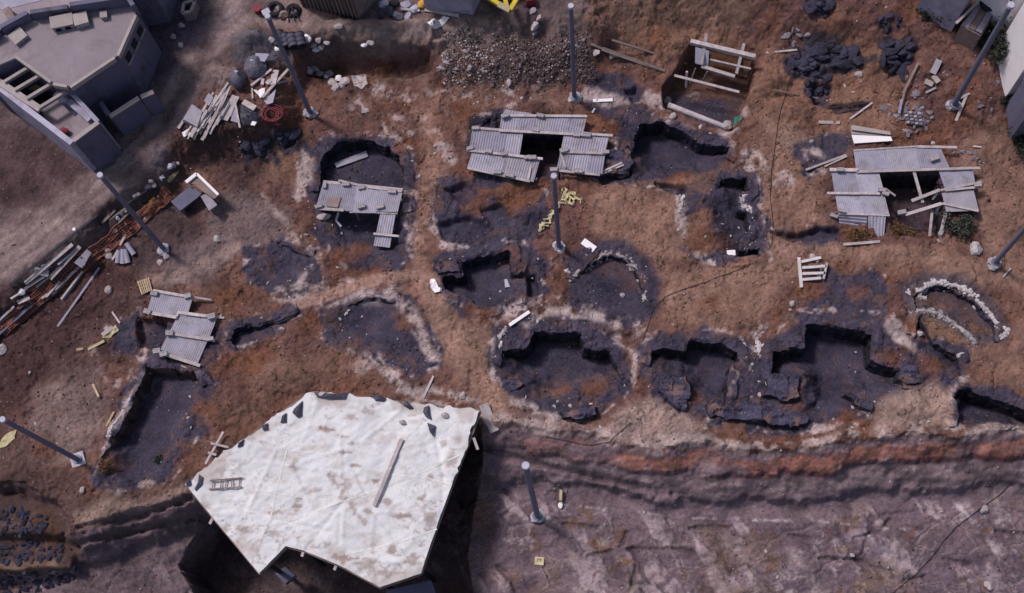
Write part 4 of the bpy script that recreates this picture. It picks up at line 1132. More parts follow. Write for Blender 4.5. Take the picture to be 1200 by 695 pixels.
weights([(558, 151.5), (551, 175), (572.5, 178.5), (591, 181.5), (583, 203), (597.5, 206.5), (628, 153.5, z2 + .08), (633, 136.8, z2 + .1), (592, 137, z2 + .14, .5), (676, 159.5), (687, 159.5), (661, 177.5), (710, 179.5), (678, 202), (649, 200), (618, 185.5), (624, 186)], z2, 'the U-shaped sheet roof', seed=17)
planks([((657, 179), (663, 197), .09, z2, z2 - .02), ((622, 196), (619, 211), .09, z2, z2)], 'lying on the U-shaped roof', noun='short pale stick')
planks([((702, 203.5), (729, 191), .08, .15, .25), ((704, 205), (731, 193.5), .07, .12, .22)], 'poking out from the right corner of the U-shaped roof', noun='pale pole', cat='pole', name='wooden_pole')

# broken roof at the right
z3 = .55
g = G(1060, 245)
t = thing('sheet_roof', 'large broken grey sheet roof with timbers fallen into its open middle', 'shelter', g, 'sheet roofs over the excavations')
panel(t, [(1000, 177), (1074, 172), (1078, 200), (1004, 202)], [z3 + .05] * 4, .085, .005, 1.2, seed=21)
panel(t, [(1073, 172), (1102, 173), (1113, 197), (1078, 199.5)], [z3 + .08] * 4, .085, .005, 1.2, seed=22)
panel(t, [(974, 201), (1030, 202), (1036, 226), (978, 226)], [z3] * 4, .085, .005, 1.1, seed=23)
panel(t, [(978, 226), (1036, 226.5), (1042, 252.5), (983, 251)], [z3 - .05] * 4, .085, .005, 1.1, seed=24)
panel(t, [(1099, 198), (1140, 197), (1144, 222), (1108, 223)], [z3 + .02] * 4, .085, .005, 1.3, seed=25)
panel(t, [(1103, 224), (1141, 223.5), (1147.5, 248), (1109, 249)], [z3 - .04] * 4, .085, .005, 1.3, seed=26)
panel(t, [(983, 251), (1017, 253), (1016, 271), (984, 266)], [z3 - .1, z3 - .1, -.05, -.05], .16, .03, 3, 'u', part='leaning_sheet', seed=27, mats=('sheet_b',))
panel(t, [(1017, 253), (1038, 252), (1035, 287), (1018, 276)], [z3 - .08, z3 - .08, -.1, -.1], .16, .02, 3, part='leaning_sheet', seed=28, mats=('sheet_b',))
for a, b, zz, w in (((1004, 202), (1148, 197.5), z3 + .06, .12), ((1074, 172.5), (1121, 173.5), z3 + .06, .12), ((969, 227), (1031, 227.5), z3, .11), ((1103, 239), (1146, 248), z3 - .03, .1), ((1102, 223.5), (1150, 214), z3 + .03, .1),
                    ((972, 199.5), (1006, 200), z3 + .06, .16), ((1000, 177), (1074, 172.3), z3 + .02, .08), ((983, 251), (1042, 253), z3 - .12, .09), ((1107, 223.7), (1150, 219.5), z3 + .01, .1)):
    ztop_line(t, a, b, zz, zz, w, .07)
for q in ((1002, 179), (1100, 176), (976, 203), (980, 248), (1034, 248), (1138, 200), (1145, 246), (1110, 246), (1076, 196), (1030, 204)): post(t, *q, z3 - .07)
weights([(1056, 250, .25), (1033, 224, z3), (986, 248, z3), (977, 254, .1), (1145, 218, z3 + .05), (1094, 187, z3 + .1), (984, 200, z3 + .1), (1037, 228, z3)], z3, 'the broken roof at the right', seed=29)
planks([((1070, 199), (1081, 238), .13, z3, .3), ((1068, 236), (1101, 223), .15, .4, z3), ((1061, 252), (1103, 239), .15, .3, z3), ((1108, 250), (1101, 277), .14, z3 - .1, 0), ((1092, 248), (1089, 277), .12, .2, -.2), ((988, 287), (1031, 283.5), .12),
        ((1038, 222), (1049, 230), .09, z3, .3), ((1102, 239), (1096, 251), .1, z3 - .1, 0), ((1099, 226), (1092, 234), .1, z3 - .1, .2)], 'fallen around the broken roof', noun='pale timber')
weights([(1102, 273, -.05, 1.3), (1101, 282, -.2, .8)], 0, 'the foot of the fallen timber by the broken roof', noun='pale block', seed=30)
planks([((944, 200), (991, 182.5), .1), ((966, 196), (992, 184), .07)], 'left of the broken roof', noun='thin crooked pole', name='wooden_pole', cat='pole')

# two-panel roof at the left
z4 = .35
g = G(205, 395)
t = thing('sheet_roof', 'small two-panel sheet roof with pale edge battens beside the wooden pallet', 'shelter', g, 'sheet roofs over the excavations')
panel(t, [(180, 341.5), (226, 349), (219, 371), (172, 366)], [z4 + .04] * 4, .1, .008, 1.3, seed=31)
panel(t, [(209.5, 367.5), (254.5, 372.5), (243, 401), (198, 391)], [z4] * 4, .1, .008, 1.3, seed=32)
panel(t, [(198, 390), (243.5, 399), (231, 427.5), (187, 412)], [z4 - .03] * 4, .1, .008, 1.3, seed=33)
for a, b, zz, w in (((180, 341), (216, 347.3), z4 + .06, .13), ((169, 366), (207, 372.5), z4 + .06, .14), ((209.6, 366.6), (243, 371), z4 + .04, .14), ((198, 391), (252, 399.5), z4 + .02, .13), ((181, 411.5), (235, 429), z4, .15), ((206, 374), (210, 366), z4 + .03, .11)):
    ztop_line(t, a, b, zz, zz, w, .08)
for q in ((182, 344), (223, 351), (250, 374), (175, 364), (190, 411), (230, 425)): post(t, *q, z4 - .06)
weights([(182, 345), (174, 366.5), (249, 372), (200, 391.5), (185, 412.5, z4, .2), (193, 416), (248, 398), (221, 348)], z4, 'the two-panel sheet roof', seed=34, size=(.3, .2, .17))
planks([((216, 347), (248, 352), .09, z4 + .02, .1), ((243, 371), (263, 373), .09, z4 + .02, .15), ((208, 433), (222, 438), .09), ((214, 430), (228, 436), .07)], 'around the two-panel roof', noun='grey batten')

# ------------------------------------------------------------------ big white roof over the cave
OUT = [(217, 567), (252, 539), (327, 484), (357, 464), (366, 459), (440, 467), (562, 481.5), (548, 520), (528, 572), (510, 622), (493, 672), (470, 680), (445, 688), (399, 663), (355, 645), (335, 640), (320, 655), (304, 672), (280, 643), (248, 605)]
ZR = lambda px, py: .95 - .25 * (py - 460) / 230
pts3 = [P(a, b, ZR(a, b)) for a, b in OUT]
ring = resample(pts3 + [pts3[0]], .14)[:-1]; n = len(ring)
top_ = ss(.45, .6, (ring[:, 1] - ring[:, 1].min()) / np.ptp(ring[:, 1]))
ring[:, 0] += (.04 + .30 * top_) * (fbm(ring[:, 0] * 2.2, ring[:, 1] * 2.2, 551, 4, .65) - .5); ring[:, 1] += (.04 + .34 * top_) * (fbm(ring[:, 0] * 2.2, ring[:, 1] * 2.2, 555, 4, .65) - .5)
pp = ring[:, :2]
gx, gy = np.meshgrid(np.arange(pp[:, 0].min(), pp[:, 0].max(), .075), np.arange(pp[:, 1].min(), pp[:, 1].max(), .075))
s_, ins = sd_poly(gx, gy, pp); ok = ins & (s_ > .06)
gx = gx[ok] + rng.uniform(-.02, .02, ok.sum()); gy = gy[ok] + rng.uniform(-.02, .02, ok.sum())
r = delaunay_2d_cdt([Vector(v) for v in np.vstack([pp, np.stack([gx, gy], 1)])], [(i, (i + 1) % n) for i in range(n)], [], 1, 1e-5)
V2 = np.array([(v.x, v.y) for v in r[0]]); tri = [tuple(f) for f in r[2]]
A_ = np.column_stack([ring[:, 0], ring[:, 1], np.ones(n)]); co = np.linalg.lstsq(A_, ring[:, 2], rcond=None)[0]
zplane = lambda x, y: co[0] * x + co[1] * y + co[2]
CR = []
for a, b, n_ in ((402, 588, 7), (438, 600, 5), (318, 606, 4), (340, 545, 4), (470, 480, 4), (520, 560, 4), (372, 470, 4), (440, 660, 4), (290, 600, 4)):
    c_ = P(a, b, ZR(a, b))[:2]; r_ = np.random.default_rng(a)
    for _ in range(n_):
        t_ = r_.uniform(0, 6.3); L_ = r_.uniform(1.0, 3.2); CR.append((c_, c_ + L_ * np.array([math.cos(t_), math.sin(t_)]), r_.uniform(.02, .06) * r_.choice([-1, 1])))
def crease(x, y):
    z = 0
    for a, b, h in CR: z = z + h * np.exp(-(seg_d(np.asarray(x, float), np.asarray(y, float), a, b) / .085) ** 2)
    return z
def zroof(x, y):
    w1 = fbm(x * .9 + 3, y * .9, 501, 3); w2 = 1 - np.abs(fbm((x + y * .4) * 1.0, (y - x * .5) * 2.4, 503, 4, .55) - .5) * 5
    w3 = 1 - np.abs(fbm((x - y * .7) * .8, (y + x * .3) * 1.9, 507, 3, .55) - .5) * 5
    return zplane(x, y) + .16 * (w1 - .5) + .035 * np.clip(w2, 0, 1) + .035 * np.clip(w3, 0, 1) + .008 * (fbm(x * 4, y * 4, 509, 3) - .5) + crease(x, y)
g = G(352, 560)
bx, by = V2.mean(0)
t = thing('white_roof', 'big irregular white canvas roof with dirt marks over the cave at the cliff', 'roof', (bx, by, -7))
zz = zroof(V2[:, 0], V2[:, 1])
mb = MB(); mb.add(np.column_stack([V2, zz]), tri)
o = mb.build('canvas', 'canvas', t, smooth=True)
# white dusty cloth, rusty smears where water stood, one fold's dark crease painted in
vx, vy = V2[:, 0], V2[:, 1]
ct = np.ones((len(V2), 3)) * np.array((.63, .615, .625))
def smear(col, a): 
    global ct
    ct = ct * (1 - a[:, None]) + np.array(col) * a[:, None]
smear((.53, .52, .535), .4 * ss(.45, .7, fbm(vx * .6, vy * .6, 521, 5, .6)))
smear((.69, .675, .68), .8 * ss(.5, .75, fbm(vx * .5 + 9, vy * .8, 523, 5, .6)))
smear((.46, .40, .36), .5 * ss(.56, .72, fbm(vx * 1.1, vy * 2.6, 525, 5, .65)))
curl = 1 - np.abs(fbm(vx * 1.3 + .6 * fbm(vx, vy, 531), vy * 1.7, 527, 4, .6) - .5) * 2
edge_d, _e = sd_poly(vx, vy, pp)
south = ss(20, 5, (vy - pp[:, 1].min()) * 1.6)
smear((.33, .26, .23), .75 * ss(.95, .995, curl) * ss(.42, .6, fbm(vx * .55, vy * .55, 529, 3)) * (.35 + .65 * ss(3.2, .4, edge_d)))
smear((.36, .29, .25), .6 * ss(.9, .15, edge_d + 1.2 * (fbm(vx * 1.5, vy * 1.5, 533, 4) - .5)) * ss(.45, .6, fbm(vx * .8, vy * .8, 535, 3)))
for (a, b, w_, h_, k_) in (*[(386 + 5 * i_, 556 + 7.1 * i_, 3, 5, .55) for i_ in range(9)], (383, 502, 10, 2.6, .8), (405, 530, 10, 2, .7), (412, 490, 6, 3, .5), (455, 588, 6, 5, .6), (440, 563, 5, 4, .8), (418, 546, 6, 2, .6), (348, 590, 6, 9, .6), (287, 620, 8, 4, .6), (470, 606, 8, 4, .7), (480, 604, 4, 3, .7), (462, 645, 7, 4, .7), (405, 655, 13, 5, .7), (345, 545, 4, 6, .4), (430, 600, 6, 3, .6), (405, 575, 5, 10, .4),  # the leading run of dabs paints the dark line of a crease
                           (495, 585, 5, 4, .6), (520, 520, 4, 5, .4), (413, 520, 6, 2, .6), (400, 512, 7, 2, .6), (322, 600, 9, 3, .5), (432, 483, 9, 3, .4), (365, 575, 8, 4, .4), (505, 560, 4, 4, .5), (530, 540, 6, 14, .45), (505, 610, 7, 12, .5), (430, 660, 12, 6, .5), (300, 640, 5, 8, .4), (320, 626, 12, 5, .4), (375, 640, 10, 4, .5), (450, 670, 14, 5, .5), (480, 655, 8, 6, .5)):
    c_ = P(a, b, ZR(a, b)); dx_ = (vx - c_[0]) / (w_ / 25.6); dy_ = (vy - c_[1]) / (h_ / 25.6); rr = np.sqrt(dx_ ** 2 + dy_ ** 2) + 2.8 * (fbm(vx * 3, vy * 6, 541, 5, .7) - .5)
    smear((.20, .125, .10), min(1, k_ * 1.15) * ss(1.0, .72, rr))
    smear((.46, .40, .37), k_ * .4 * ss(1.7, .9, rr))
ca = o.data.attributes.new('tint', 'FLOAT_COLOR', 'POINT'); ca.data.foreach_set('color', np.concatenate([ct, np.ones((len(ct), 1))], 1).astype(np.float32).ravel())
# hem hanging at the edge, edge beams, posts
mb = MB(); zl = zroof(ring[:, 0], ring[:, 1])
hang = .16 + .12 * fbm(np.arange(n) * .13, np.zeros(n), 511, 3)
rows = [np.column_stack([pp, zl]), np.column_stack([pp, zl - hang])]
mb.add(np.concatenate(rows), [(b, n + b, n + (b + 1) % n, (b + 1) % n) for b in range(n)]); mb.build('hem', 'hem', t)
for i in range(len(OUT)):
    a, b = pts3[i], pts3[(i + 1) % len(OUT)]
    MB().beam(a - (0, 0, .22), b - (0, 0, .22), .12, .14).build('edge_beam', 'wood_dk', t)
for q in ((240, 590), (300, 655), (345, 640), (440, 676), (488, 660), (525, 565), (400, 600), (420, 540), (330, 560)):
    p = P(*q, ZR(*q) - .3); MB().beam(gp(p[0], p[1], -.2), p, .16, .16).build('post', 'iron', t)
for q, a in (((246, 614), (251, 604)), ((354, 652), (356, 645)), ((392, 668), (395, 660)), ((490, 672), (497, 650)), ((560, 527), (555, 513))):
    MB().beam(P(*q, ZR(*a) - .28), P(*a, ZR(*a) - .2), .12, .1).build('beam_end', 'wood', t)
SEAMS = [((300, 574), (345, 582), (402, 588)), ((290, 634), (330, 614), (402, 588)), ((402, 588), (480, 560), (540, 533)), ((405, 650), (470, 635), (512, 620)), ((336, 528), (328, 560), (318, 604)), ((455, 556), (500, 560), (530, 568)), ((338, 527), (390, 535)), ((460, 530), (490, 500), (500, 478))]
for sm in SEAMS:
    ln = resample([P(a, b, ZR(a, b)) for a, b in sm], .1); tn = np.gradient(ln[:, :2], axis=0); tn /= np.linalg.norm(tn, axis=1)[:, None]; nn = np.stack([-tn[:, 1], tn[:, 0]], 1) * .032
    L_ = ln[:, :2] - nn; R_ = ln[:, :2] + nn; m = len(ln)
    vs = [(*v, zroof(*v) + .012) for v in L_] + [(*v, zroof(*v) + .012) for v in R_]
    MB().add(vs, [(i, i + 1, m + i + 1, m + i) for i in range(m - 1)]).build('seam_tape', 'seam', t)
# plank and ladder lying on the white roof
def on_roof(px, py, dz=.0): q = P(px, py, ZR(px, py)); return np.array([q[0], q[1], zroof(q[0], q[1]) + dz])
o = MB().beam(on_roof(439, 593.5, .12), on_roof(471.5, 515, .12), .16, .06).build('plank', 'wood', None, on_roof(455, 555, .1)); tag(o, 'long grey plank lying slantwise on the white canvas roof', 'plank')
t = thing('ladder', 'short wooden ladder lying flat on the left of the white roof', 'ladder', on_roof(265, 567, .1))
for a, b in (((247, 564), (285, 560.5)), ((246, 574), (284, 571))): MB().beam(on_roof(*a, .1), on_roof(*b, .1), .05, .06).build('rail', 'wood_dk', t)
for f in (.1, .35, .5, .68, .92):
    a = on_roof(247 + 38 * f, 564 - 3.5 * f, .1); b = on_roof(246 + 38 * f, 574 - 3 * f, .1); MB().beam(a, b, .035, .035).build('rung', 'wood_dk', t)
# torn black plastic along the edges
TORN = [([(368, 460), (372, 466), (390, 469), (405, 468), (409, 460), (402, 463), (388, 462)], 'wide curved'), ([(437, 465), (444, 463), (453, 468), (450, 471), (440, 470)], 'small flat'), ([(472, 475), (477, 470), (485, 479), (480, 480)], 'dark triangular'),
        ([(497, 478), (503, 476), (504, 484), (506, 493), (500, 490), (496, 484)], 'ragged'), ([(501, 496), (511, 500), (508, 512), (504, 507)], 'lowest pointed'), ([(345, 480), (355, 470), (354, 488), (349, 490), (343, 484)], 'tall'), ([(331, 488), (336, 484), (336, 496), (329, 496)], 'small tall'),
        ([(307, 500), (314, 496), (315, 504), (309, 505)], 'small blunt'), ([(280, 520), (287, 515), (285, 523), (279, 525)], 'tiny'), ([(218, 564), (224, 562), (225, 569), (220, 571)], 'round corner'), ([(234, 556), (239, 560), (238, 568), (230, 576), (229, 573), (233, 566)], 'long curved')]
for q, w in TORN:
    vs = [on_roof(a, b, .05) for a, b in q]; c = np.mean(vs, 0) + (0, 0, .09); k = len(vs)
    mb = MB(); top = [v + (0, 0, .03) for v in vs]
    mb.add(vs + top + [c], [(i, (i + 1) % k, k + (i + 1) % k, k + i) for i in range(k)] + [(k + i, k + (i + 1) % k, 2 * k) for i in range(k)])
    o = mb.build('plastic_scrap', 'plastic_dk', None, vs[0]); tag(o, f'{w} scrap of black plastic on the edge of the white roof', 'plastic scrap', 'black plastic scraps on the white roof')
for i, (a, b) in enumerate(((472, 495), (522, 487), (378, 462))):
    o = MB().blob(on_roof(a, b, .08), (.2, .13, .09), 610 + i, 1, .3).build('stone', 'pale_stone', None, on_roof(a, b)); tag(o, ['pale stone holding the canvas in the middle of the white roof', 'pale stone near the top right corner of the white roof', 'pale stone lying in the black plastic at the top of the white roof'][i], 'stone', 'stones on the white roof')
# frame of poles sticking out at the left edge of the white roof
t = thing('pole_trestle', 'small frame of grey poles lashed together left of the white roof', 'frame', G(250, 535))
for a, b in (((243, 545), (264, 508)), ((249, 521), (270, 526)), ((246, 532), (256, 535))): MB().beam(G(*a) + (0, 0, .3), G(*b) + (0, 0, .35), .1, .08).build('pole', 'wood', t)
# slab under the roof's tip, grey box in the cave
o = MB().prism([P(a, b, -3.2) for a, b in ((452, 692), (505, 680), (512, 700), (460, 716))], .5).build('concrete_slab', 'bluegrey', None, P(480, 695, -3.7)); tag(o, 'blue-grey concrete slab under the lower tip of the white roof', 'slab')
o = MB().prism([P(a, b, -4.6) for a, b in ((322, 672), (334, 664), (346, 674), (334, 684))], .6).build('metal_box', 'bluegrey', None, P(334, 674, -5.2)); tag(o, 'grey metal box standing in the dark cave under the roof notch', 'box')

# ------------------------------------------------------------------ buildings
def wall_quad_windows(t, a, b, z0, z1, items, m='window', name='window'):
    """openings let into the wall that runs a -> b (ground points): (along 0..1, width m, sill, head)"""
    a = np.asarray(a, float); b = np.asarray(b, float); L_ = np.linalg.norm(b[:2] - a[:2]); t2 = (b - a) / np.linalg.norm(b - a); t2[2] = 0
    nrm = np.array([t2[1], -t2[0], 0])
    for f, wd, s0, s1 in items:
        c = a + (b - a) * f; c = np.array([c[0], c[1], 0]) + nrm * .01
        mb = MB(); mb.beam(c - t2 * wd / 2 + (0, 0, (s0 + s1) / 2), c + t2 * wd / 2 + (0, 0, (s0 + s1) / 2), .06, s1 - s0)
        fr = mb.build(name, m, t)
        MB().beam(c - t2 * (wd / 2 + .1) + nrm * .02 + (0, 0, s0 - .05), c + t2 * (wd / 2 + .1) + nrm * .02 + (0, 0, s0 - .05), .12, .07).build('sill', 'conc_edge', fr)


# main unfinished concrete building, top left
RZ = 5.6; GZ = 1.75
roofpx = [(8, 55), (17, 65), (62, 97.5), (82, 101), (137.5, 64), (160, 13), (153, 2.5), (82, 13), (35, 20), (0, 39), (-40, 62), (-30, 85)]
rp = [P(a, b, RZ) for a, b in roofpx]
c = np.mean([P(a, b, RZ) for a, b in roofpx], 0); base = np.array([c[0], c[1], GZ])
t = thing('concrete_building', 'unfinished grey concrete building with a dusty flat roof and open beamed annex', 'building', base)
outer = rp[1:9] + [rp[9]] + [rp[10]] + [rp[11]]
MB().prism([p - (0, 0, .35) for p in outer], ('z', .8)).build('wall', 'concrete', t)
# parapets: thin upstands round the roof, higher at the back
def parapet(i, j, h, w=.16, m='conc_edge', name='parapet'):
    a, b = rp[i], rp[j]; dr = (b - a) / np.linalg.norm(b - a)
    MB().beam(a - dr * .02 + (0, 0, h / 2 - .36), b - dr * .17 + (0, 0, h / 2 - .36), w, h).build(name, m, t)
for i, j, h in ((1, 2, .3), (2, 3, .3), (3, 4, .3), (4, 5, .3)): parapet(i, j, h, .13)
for i, j, h in ((5, 6, .95), (6, 7, .95), (7, 8, .8), (8, 9, .8), (9, 10, .8)): parapet(i, j, h, .2, 'concrete', 'parapet_wall')
mb = MB(); ins_ = [p + (c - p) / np.linalg.norm((c - p)[:2]) * .1 for p in outer]
mb.prism([np.array([p[0], p[1], RZ - .2]) for p in ins_], .14); mb.build('flat_roof', 'roof_conc', t)
gA, gB = np.array([*rp[4][:2], 0]), np.array([*rp[5][:2], 0])
wall_quad_windows(t, gA, gB, 0, 0, [(.2, .38, RZ - 1.3, RZ - .8), (.5, .38, RZ - 1.3, RZ - .8), (.8, .38, RZ - 1.3, RZ - .8)])
# annex with the open beams
AZ = GZ + 2.9
ax = [(-60, 57), (0, 97.5), (84, 167.5), (116, 144), (83, 108)]
ap = [P(a, b, AZ) for a, b in ax]
def upright(a, b, zt, zb, w, m, name):
    a = np.array([a[0], a[1], (zt + zb) / 2]); b = np.array([b[0], b[1], (zt + zb) / 2]); MB().beam(a, b, w, zt - zb).build(name, m, t)
upright(ap[0], ap[2], AZ, .7, .25, 'plaster', 'annex_wall'); 
dirv = (ap[3] - ap[2]) / np.linalg.norm(ap[3] - ap[2])
upright(ap[2] + dirv * .14, ap[3], AZ - .01, .7, .22, 'concrete', 'annex_wall')
upright(ap[3] + (ap[4] - ap[3]) * .05, ap[4], AZ - .02, .7, .2, 'plaster', 'annex_wall')
MB().beam(ap[0] + (0, 0, .05), P(48, 129, AZ) + (0, 0, .05), .3, .16).build('edge_beam', 'conc_edge', t)
MB().beam(ap[2] + dirv * .1 + (0, 0, .05), ap[3] + (0, 0, .05), .2, .1).build('wall_top', 'conc_edge', t)
MB().prism([P(a, b, AZ - .75) for a, b in ((46, 128), (58, 144), (84, 164), (113, 143), (99, 128), (84, 113), (66, 118))], ('z', .8)).build('annex_floor', 'roof_conc', t)
cf = (ap[1] + ap[2] + ap[3] + ap[4] + ap[0]) / 5
MB().prism([np.array([*(cf + (p - cf) * .95)[:2], AZ - 2.4]) for p in (ap[0], ap[2], ap[3], ap[4], rp[2], rp[0])], ('z', .8)).build('lower_floor', 'bluegrey', t)
for a, b in (((0, 84), (21, 72)), ((7, 98.5), (36, 81)), ((19, 108), (48, 91)), ((33, 118), (63, 100)), ((47.5, 129), (83, 107)), ((-14, 92), (-6, 84))):
    MB().beam(P(*a, AZ) + (0, 0, .16), P(*b, AZ) + (0, 0, .16), .14, .2).build('roof_beam', 'conc_edge', t)
MB().beam(P(62, 97.5, RZ) - (0, 0, 1.4), P(100, 133, AZ + .4) - (0, 0, .7), .3, .12).build('stair_wall', 'plaster', t)
MB().beam(P(66, 108, AZ), P(96, 136, AZ - .9), .45, .1).build('stair_wall', 'bluegrey', t)
wall_quad_windows(t, np.array([*ap[0][:2], 0]), np.array([*ap[2][:2], 0]), 0, 0, [(.62, .7, AZ - 1.9, AZ - 1.0), (.75, .7, AZ - 1.9, AZ - 1.0), (.87, .7, AZ - 1.9, AZ - 1.0)], 'roof_conc')
q = P(77, 155, AZ - .75); o = MB().blob(q + (0, 0, .15), (.26, .2, .18), 5, 2, .2).build('plastic_bucket', 'red', None, q); tag(o, 'red bundle on the floor of the open annex', 'bundle')
q = P(50, 121, AZ - 2.3); o = MB().torus(q + (0, 0, .15), .34, .13, 24, 8).build('tyre', 'rubber', None, q); tag(o, 'dark tyre lying under the open beams of the annex', 'tyre')
q = P(42, 104, AZ - 2.3); o = MB().blob(q + (0, 0, .2), (.4, .25, .2), 8, 2, .2).build('sack', 'yellow_cloth', None, q); tag(o, 'yellowish bundle under the open beams of the annex', 'bundle')
# boxes on its roof
def vent_box(px, py, sx, sy, h, rz, lab, holes):
    q = P(px, py, RZ - .3); tt = thing('rooftop_box', lab, 'rooftop box', q, 'boxes on the flat roof')
    MB().box(q, sx, sy, h, rz).build('shell', 'block', tt); MB().box(q + (0, 0, h), sx * 1.08, sy * 1.1, .06, rz).build('lid', 'conc_edge', tt)
    k, s_ = math.cos(rz), math.sin(rz)
    for f in holes:
        MB().box(q + np.array([f * sx * k + sy / 2 * s_, f * sx * s_ - sy / 2 * k, h * .25]), sx * .26, .03, h * .5, rz).build('opening', 'window', tt)
vent_box(76, 30, .95, .55, .42, .22, 'largest pale box with two dark openings on the flat roof', (-.25, .2))
vent_box(98, 27, .6, .55, .4, .3, 'pale square box in the middle of the row on the flat roof', ())
vent_box(24, 46, .62, .55, .3, .75, 'pale box at the left corner of the flat roof', ())
vent_box(124, 21, .3, .3, .3, .2, 'small dark box at the right of the row on the flat roof', ())
# low garden wall in front of it
t = thing('concrete_wall', 'low grey concrete yard wall in front of the unfinished building', 'wall', gp(*P(155, 140, 1.7)[:2]))
wz = GZ + 1.6
wa, wb_, wc = P(129, 137, wz), P(163, 115, wz), P(180, 108, wz)
for a, b, nm in ((wa, wb_, 'front_wall'), (wb_, wc, 'end_wall'), (wa, P(118, 120, wz), 'side_wall')):
    dr = (b - a) / np.linalg.norm(b - a); a2 = a + dr * (.1 if nm != 'front_wall' else 0)
    MB().beam(np.array([a2[0], a2[1], (wz + .8) / 2]), np.array([b[0], b[1], (wz + .8) / 2]), .18, wz - .8).build(nm, 'concrete', t)
    MB().beam(a2 + (0, 0, .03), b + (0, 0, .03), .22, .06).build('coping', 'conc_edge' if nm != 'side_wall' else 'concrete', t)
# neighbouring houses behind
def house(lab, foot, zb, h, wm, rm, name='house', openings=(), rim=True, roof_over=0.):
    f = [np.array([*P(a, b, zb)[:2], zb]) for a, b in foot]; c = np.mean(f, 0)
    tt = thing(name, lab, 'building', c)
    MB().prism([p + (0, 0, h) for p in f], ('z', zb - 1.2)).build('wall', wm, tt)
    MB().prism([p + (p - c) / np.linalg.norm((p - c)[:2]) * (.06 + roof_over) * np.array([1, 1, 0]) + (0, 0, h + .14) for p in f], .13).build('roof', rm, tt)
    for (i, items, m) in openings: wall_quad_windows(tt, np.array([*f[i][:2], 0]), np.array([*f[(i + 1) % len(f)][:2], 0]), 0, 0, items, m)
    return tt
def roofed(lab, roof, rz, zb, wm, rm, name='house', extra=None):
    f = [P(a, b, rz) for a, b in roof]; c = np.mean(f, 0); tt = thing(name, lab, 'building', (c[0], c[1], zb))
    MB().prism([p - (0, 0, .12) for p in f], ('z', zb - 1)).build('wall', wm, tt); MB().prism(f, .118).build('roof', rm, tt)
    n_ = len(f)
    for i in range(n_):
        a, b = f[i], f[(i + 1) % n_]; dr = (b - a) / np.linalg.norm(b - a); MB().beam(a + dr * .2 + (0, 0, .12), b + (0, 0, .12), .18, .24).build('parapet', 'conc_edge', tt)
    return tt
tt = roofed('flat-roofed house with a pale patchy roof at the top left corner', [(-60, 48), (-2, 36), (34, 17), (81, 10), (152, -1), (150, -40), (-60, -40)], 4.6, 1.7, 'concrete', 'roof_conc')
q = P(16, 24, 4.6); MB().box(q, .9, .35, .5, -1.0).build('chimney', 'wood_dk', tt)
MB().prism([P(a, b, 4.62) for a, b in ((-40, 12), (6, 11), (49, 0), (49, -20), (-40, -20))], .05).build('roof_slab', 'plaster', tt)
house('dark concrete house beyond the flat roof, cut by the top edge', [(163, 30), (198, 24), (215, -30), (165, -40)], 1.7, 3.4, 'concrete', 'roof_conc')
tt = house('wooden plank shed at the top edge left of centre', [(352, 3), (421, 22), (444, -6), (380, -40)], 1.7, 2.3, 'wood_dk', 'sheet_c', 'plank_shed')
f0, f1 = P(352, 3, 1.7), P(421, 22, 1.7)
dr = (f1 - f0); nn = np.array([dr[1], -dr[0], 0]); nn /= np.linalg.norm(nn)
for k in range(14):
    a = f0 + dr * (k + .5) / 14 + nn * .02; MB().beam(np.array([a[0], a[1], .9]), np.array([a[0], a[1], 4.0]), np.linalg.norm(dr) / 14 * .92, .05 if k % 2 else .065, math.atan2(dr[1], dr[0])).build('board', 'wood_dk' if k % 3 else 'brownboard', tt)
house('grey block shed at the top edge beside the yellow digger', [(498, 9), (554, 15.5), (566, -8), (510, -30)], 1.7, 2.0, 'plaster', 'sheet_c', 'block_shed')
house('grey concrete house wall behind the dark bushes at the top right', [(1078, 2), (1122, 23), (1146, -12), (1100, -40)], 2.6, 3.2, 'plaster', 'roof_conc')
t = house('white house with a dark corner, cut by the right edge', [(1173, 48), (1187, 101), (1265, 80), (1245, 22)], 2.2, 4.2, 'white', 'white', 'white_house')
house('white house with a slit window at the top right corner', [(1140, 6), (1176, 34), (1232, 8), (1190, -40)], 2.4, 3.6, 'white', 'white', 'white_house', openings=((0, [(.55, .9, 4.6, 5.1)], 'window'),))
house('blue-grey lean-to at the foot of the white house, right edge', [(1187, 112), (1193, 150), (1250, 140), (1240, 100)], 1.9, 1.7, 'bluegrey', 'bluegrey', 'lean_to')
t = thing('shack', 'ramshackle plank hut with a barrel on top beside the white house', 'shack', G(1136, 48))
sh = [(1119, 46), (1140, 58), (1156, 30), (1138, 20)]; f = [G(*q) for q in sh]; zb = min(p[2] for p in f)
for i in range(4):
    a, b = f[i], f[(i + 1) % 4]; MB().beam(np.array([a[0], a[1], zb + .7]), np.array([b[0], b[1], zb + .7]), .1, 1.6).build('plank_wall', ('wood_dk', 'brownboard', 'wood_dk', 'wood_dk')[i], t)
q = [np.array([p[0], p[1], zb + 1.55]) for p in f]
for k in range(3):
    a, b = q[0] + (q[1] - q[0]) * k / 3, q[3] + (q[2] - q[3]) * k / 3; a2, b2 = q[0] + (q[1] - q[0]) * (k + .92) / 3, q[3] + (q[2] - q[3]) * (k + .92) / 3
    MB().prism([a + (0, 0, .05 * k), a2 + (0, 0, .05 * k), b2 + (0, 0, .05 * k), b + (0, 0, .05 * k)], .05).build('roof_sheet', ('sheet_c', 'brownboard', 'sheet_a')[k], t)
cq = (q[2] + q[3]) / 2 + (0, 0, .15); o = MB().torus(cq + (0, 0, .12), .32, .13, 24, 8).build('tyre', 'rubber', None, cq); tag(o, 'dark tyre lying on the roof of the plank hut', 'tyre')
